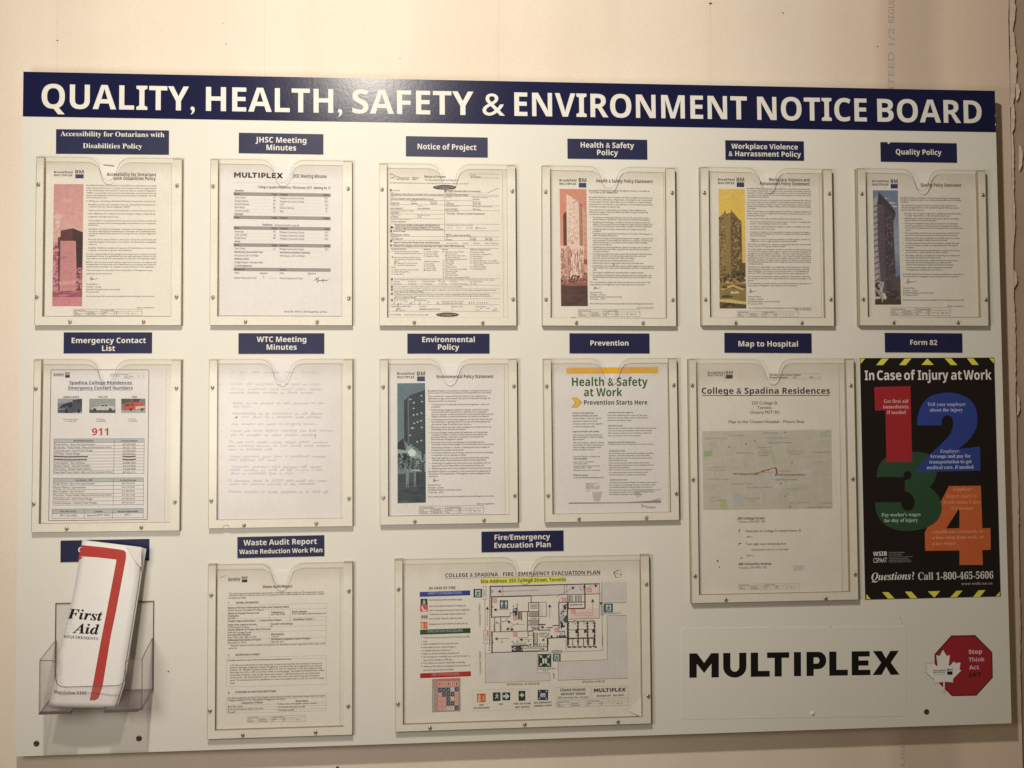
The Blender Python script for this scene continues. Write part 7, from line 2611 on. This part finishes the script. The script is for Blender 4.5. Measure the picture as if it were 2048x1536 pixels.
    b.build('plate_edge', root)


def leaflets():
    def surf_(off=0.0, curl=True):
        def f(px, py):
            t = (py - 1080) / 337.0
            n = .026 + .034 * t + off
            u = (px - (164.5 - t * 68)) / 125.0
            n += .006 * math.sin(math.pi * min(1, max(0, u))) * (1 if curl else .4)
            if curl and py < 1160 and px > 235:
                k = max(0, (px - 240) / 42.0) * max(0, (1150 - py) / 60.0)
                n += .004 * k
            return n
        return f

    def leaf(name, pts, off, label, curl=True, mat='leaflet', steps=26):
        """pts: left outline and right outline as lists of (x, y) crop px, top to bottom"""
        sf = surf_(off, curl)
        Lf, Rt = pts
        b = MB()
        G = []
        for i in range(steps + 1):
            t = i / steps
            def at(Q):
                k = t * (len(Q) - 1)
                j = min(int(k), len(Q) - 2)
                f = k - j
                return Q[j][0] * (1 - f) + Q[j + 1][0] * f, Q[j][1] * (1 - f) + Q[j + 1][1] * f
            l, r = at(Lf), at(Rt)
            row = []
            for j in range(11):
                s = j / 10
                x, y = C2('e1', l[0] * (1 - s) + r[0] * s, l[1] * (1 - s) + r[1] * s)
                n = sf(x, y)
                q = B(x, y, n)
                row.append((q[0], q[1], n))
            G.append(row)
        V = [v for row in G for v in row] + [(v[0], v[1], v[2] - .0006) for row in G for v in row]
        nn = (steps + 1) * 11
        Fc = []
        for i in range(steps):
            for j in range(10):
                a = i * 11 + j
                Fc.append([a, a + 11, a + 12, a + 1])
                Fc.append([nn + a, nn + a + 1, nn + a + 12, nn + a + 11])
        for i in range(steps):
            for j in (0, 10):
                a = i * 11 + j
                q = [a, a + 11, nn + a + 11, nn + a]
                Fc.append(q if j else q[::-1])
        for j in range(10):
            Fc.append([j, j + 1, nn + j + 1, nn + j])
            a = steps * 11 + j
            Fc.append([a + 1, a, nn + a, nn + a + 1])
        b.add(V, Fc, M[mat])
        return b, sf
    L1 = [(520, 95), (470, 400), (420, 620), (370, 800), (350, 960), (305, 1150)]
    R1 = [(893, 140), (880, 330), (838, 600), (800, 830), (775, 1000), (725, 1158)]
    R2 = [(925, 150), (880, 420), (842, 640), (820, 830), (785, 1010), (742, 1155)]
    sh = lambda Q, dx, dy=0: [(x + dx, y + dy) for x, y in Q]
    root = empty('first_aid_leaflet', (B(165, 1415, .06)[0], -.06, B(165, 1415, .06)[1]), 'folded white First Aid leaflet with a red stripe, front one in the plastic pocket', 'leaflet', 'leaflets in the pocket')
    b, sf = leaf('cover', (L1, R1), 0, '')
    b.build('cover', root, smooth=True)
    p = Print('e1', .05, (240, 228, 222), .82, surface=sf, gam=0)
    RED = (190, 64, 57)

    def strip(A, Bq, n=14):
        for i in range(n):
            t, u = i / n, (i + 1) / n
            f = lambda Q, t: tuple(np.array(Q[min(int(t * (len(Q) - 1)), len(Q) - 2)]) * (1 - (t * (len(Q) - 1) - min(int(t * (len(Q) - 1)), len(Q) - 2))) + np.array(Q[min(int(t * (len(Q) - 1)), len(Q) - 2) + 1]) * (t * (len(Q) - 1) - min(int(t * (len(Q) - 1)), len(Q) - 2)))
            p.poly([f(A, t), f(Bq, t), f(Bq, u), f(A, u)], RED, 3)
    strip([(516, 127), (640, 139), (760, 155)], [(499, 197), (610, 204), (735, 218)])
    strip([(760, 155), (785, 161), (796, 176)], [(735, 218), (735, 218), (735, 222)], 6)
    strip([(796, 176), (795, 215), (730, 560), (700, 700), (648, 1020)], [(735, 220), (733, 240), (668, 580), (640, 720), (585, 1020)], 30)
    strip([(648, 1020), (622, 1095), (600, 1108)], [(585, 1020), (566, 1108), (566, 1109)], 8)
    p.poly([(499, 195), (522, 205), (493, 230)], RED, 3)
    K = (24, 20, 26)
    p.text('First', 426, 590, 647, 62, 'I', K, y1=606, lv=5, lod=0)
    p.text('First', 427.5, 590.5, 648.5, 62, 'I', K, y1=606.5, lv=6, lod=0)
    p.text('Aid', 458, 682, 627, 62, 'I', K, y1=692, lv=5, lod=0)
    p.text('Aid', 459.5, 682.5, 628.5, 62, 'I', K, y1=692.5, lv=6, lod=0)
    p.text('REQUIREMENTS', 403, 712, 620, 17, 'T', (96, 90, 92), y1=728, lv=5)
    p.text('Regulation 1101', 341, 1064, 546, 21, 'G', (96, 88, 88), y1=1074, lv=5)
    cr = [(430, 600), (452, 602), (449, 628), (470, 630), (466, 654), (444, 652), (440, 680), (418, 678), (421, 650), (404, 648), (408, 624), (427, 626)]
    for A, C_ in zip(cr, cr[1:] + cr[:1]):
        p.line(A[0], A[1], C_[0], C_[1], 2.4, (214, 200, 196), 5)
    p.build('printed_cover', root)
    # dog-eared corner of the cover page
    b = MB()
    q3 = []
    for x, y, dn in ((795, 135, .001), (893, 142, .006), (893, 268, .003), (858, 232, .004)):
        px, py = C2('e1', x, y)
        n = sf(px, py) + dn
        w = B(px, py, n)
        q3.append((w[0], w[1], n))
    b.add(q3, [[0, 3, 1], [3, 2, 1]], M['leaflet'])
    b.build('dog_eared_corner', root)
    for k, (dx, off, lab) in enumerate(((16, -.0045, 'white leaflet showing as a thin edge just behind the front First Aid leaflet'), (0, -.0095, 'rearmost leaflet in the pocket, its right edge standing out behind the others'))):
        L = sh(L1, 22, 6)
        Rr = sh(R1, 12, 4) if k == 0 else R2
        root = empty('first_aid_leaflet', (B(165, 1415, .055)[0], -.055, B(165, 1415, .055)[1] + .002), lab, 'leaflet', 'leaflets in the pocket')
        b, _ = leaf('page', (L, Rr), off, '', False)
        b.build('page', root, smooth=True)


def slit():  # raised brown strip drawn for the slit in the sheet
    b = MB()
    pts = [(735, 317), (775, 320), (815, 324), (818, 333), (780, 330), (750, 325)]
    q = [B(*C2('c1', x, y), .0012) for x, y in pts]
    b.prism([tuple(v) for v in q][::-1], .0004, .0016, M['batten'])
    o = b.build('sheet_slit')
    tag(o, 'small brown slit in the sheet at the thumb notch of the top left holder', 'slit')


wall()
board()
plates()
holders()
documents()
stickers()
pocket()
leaflets()
slit()
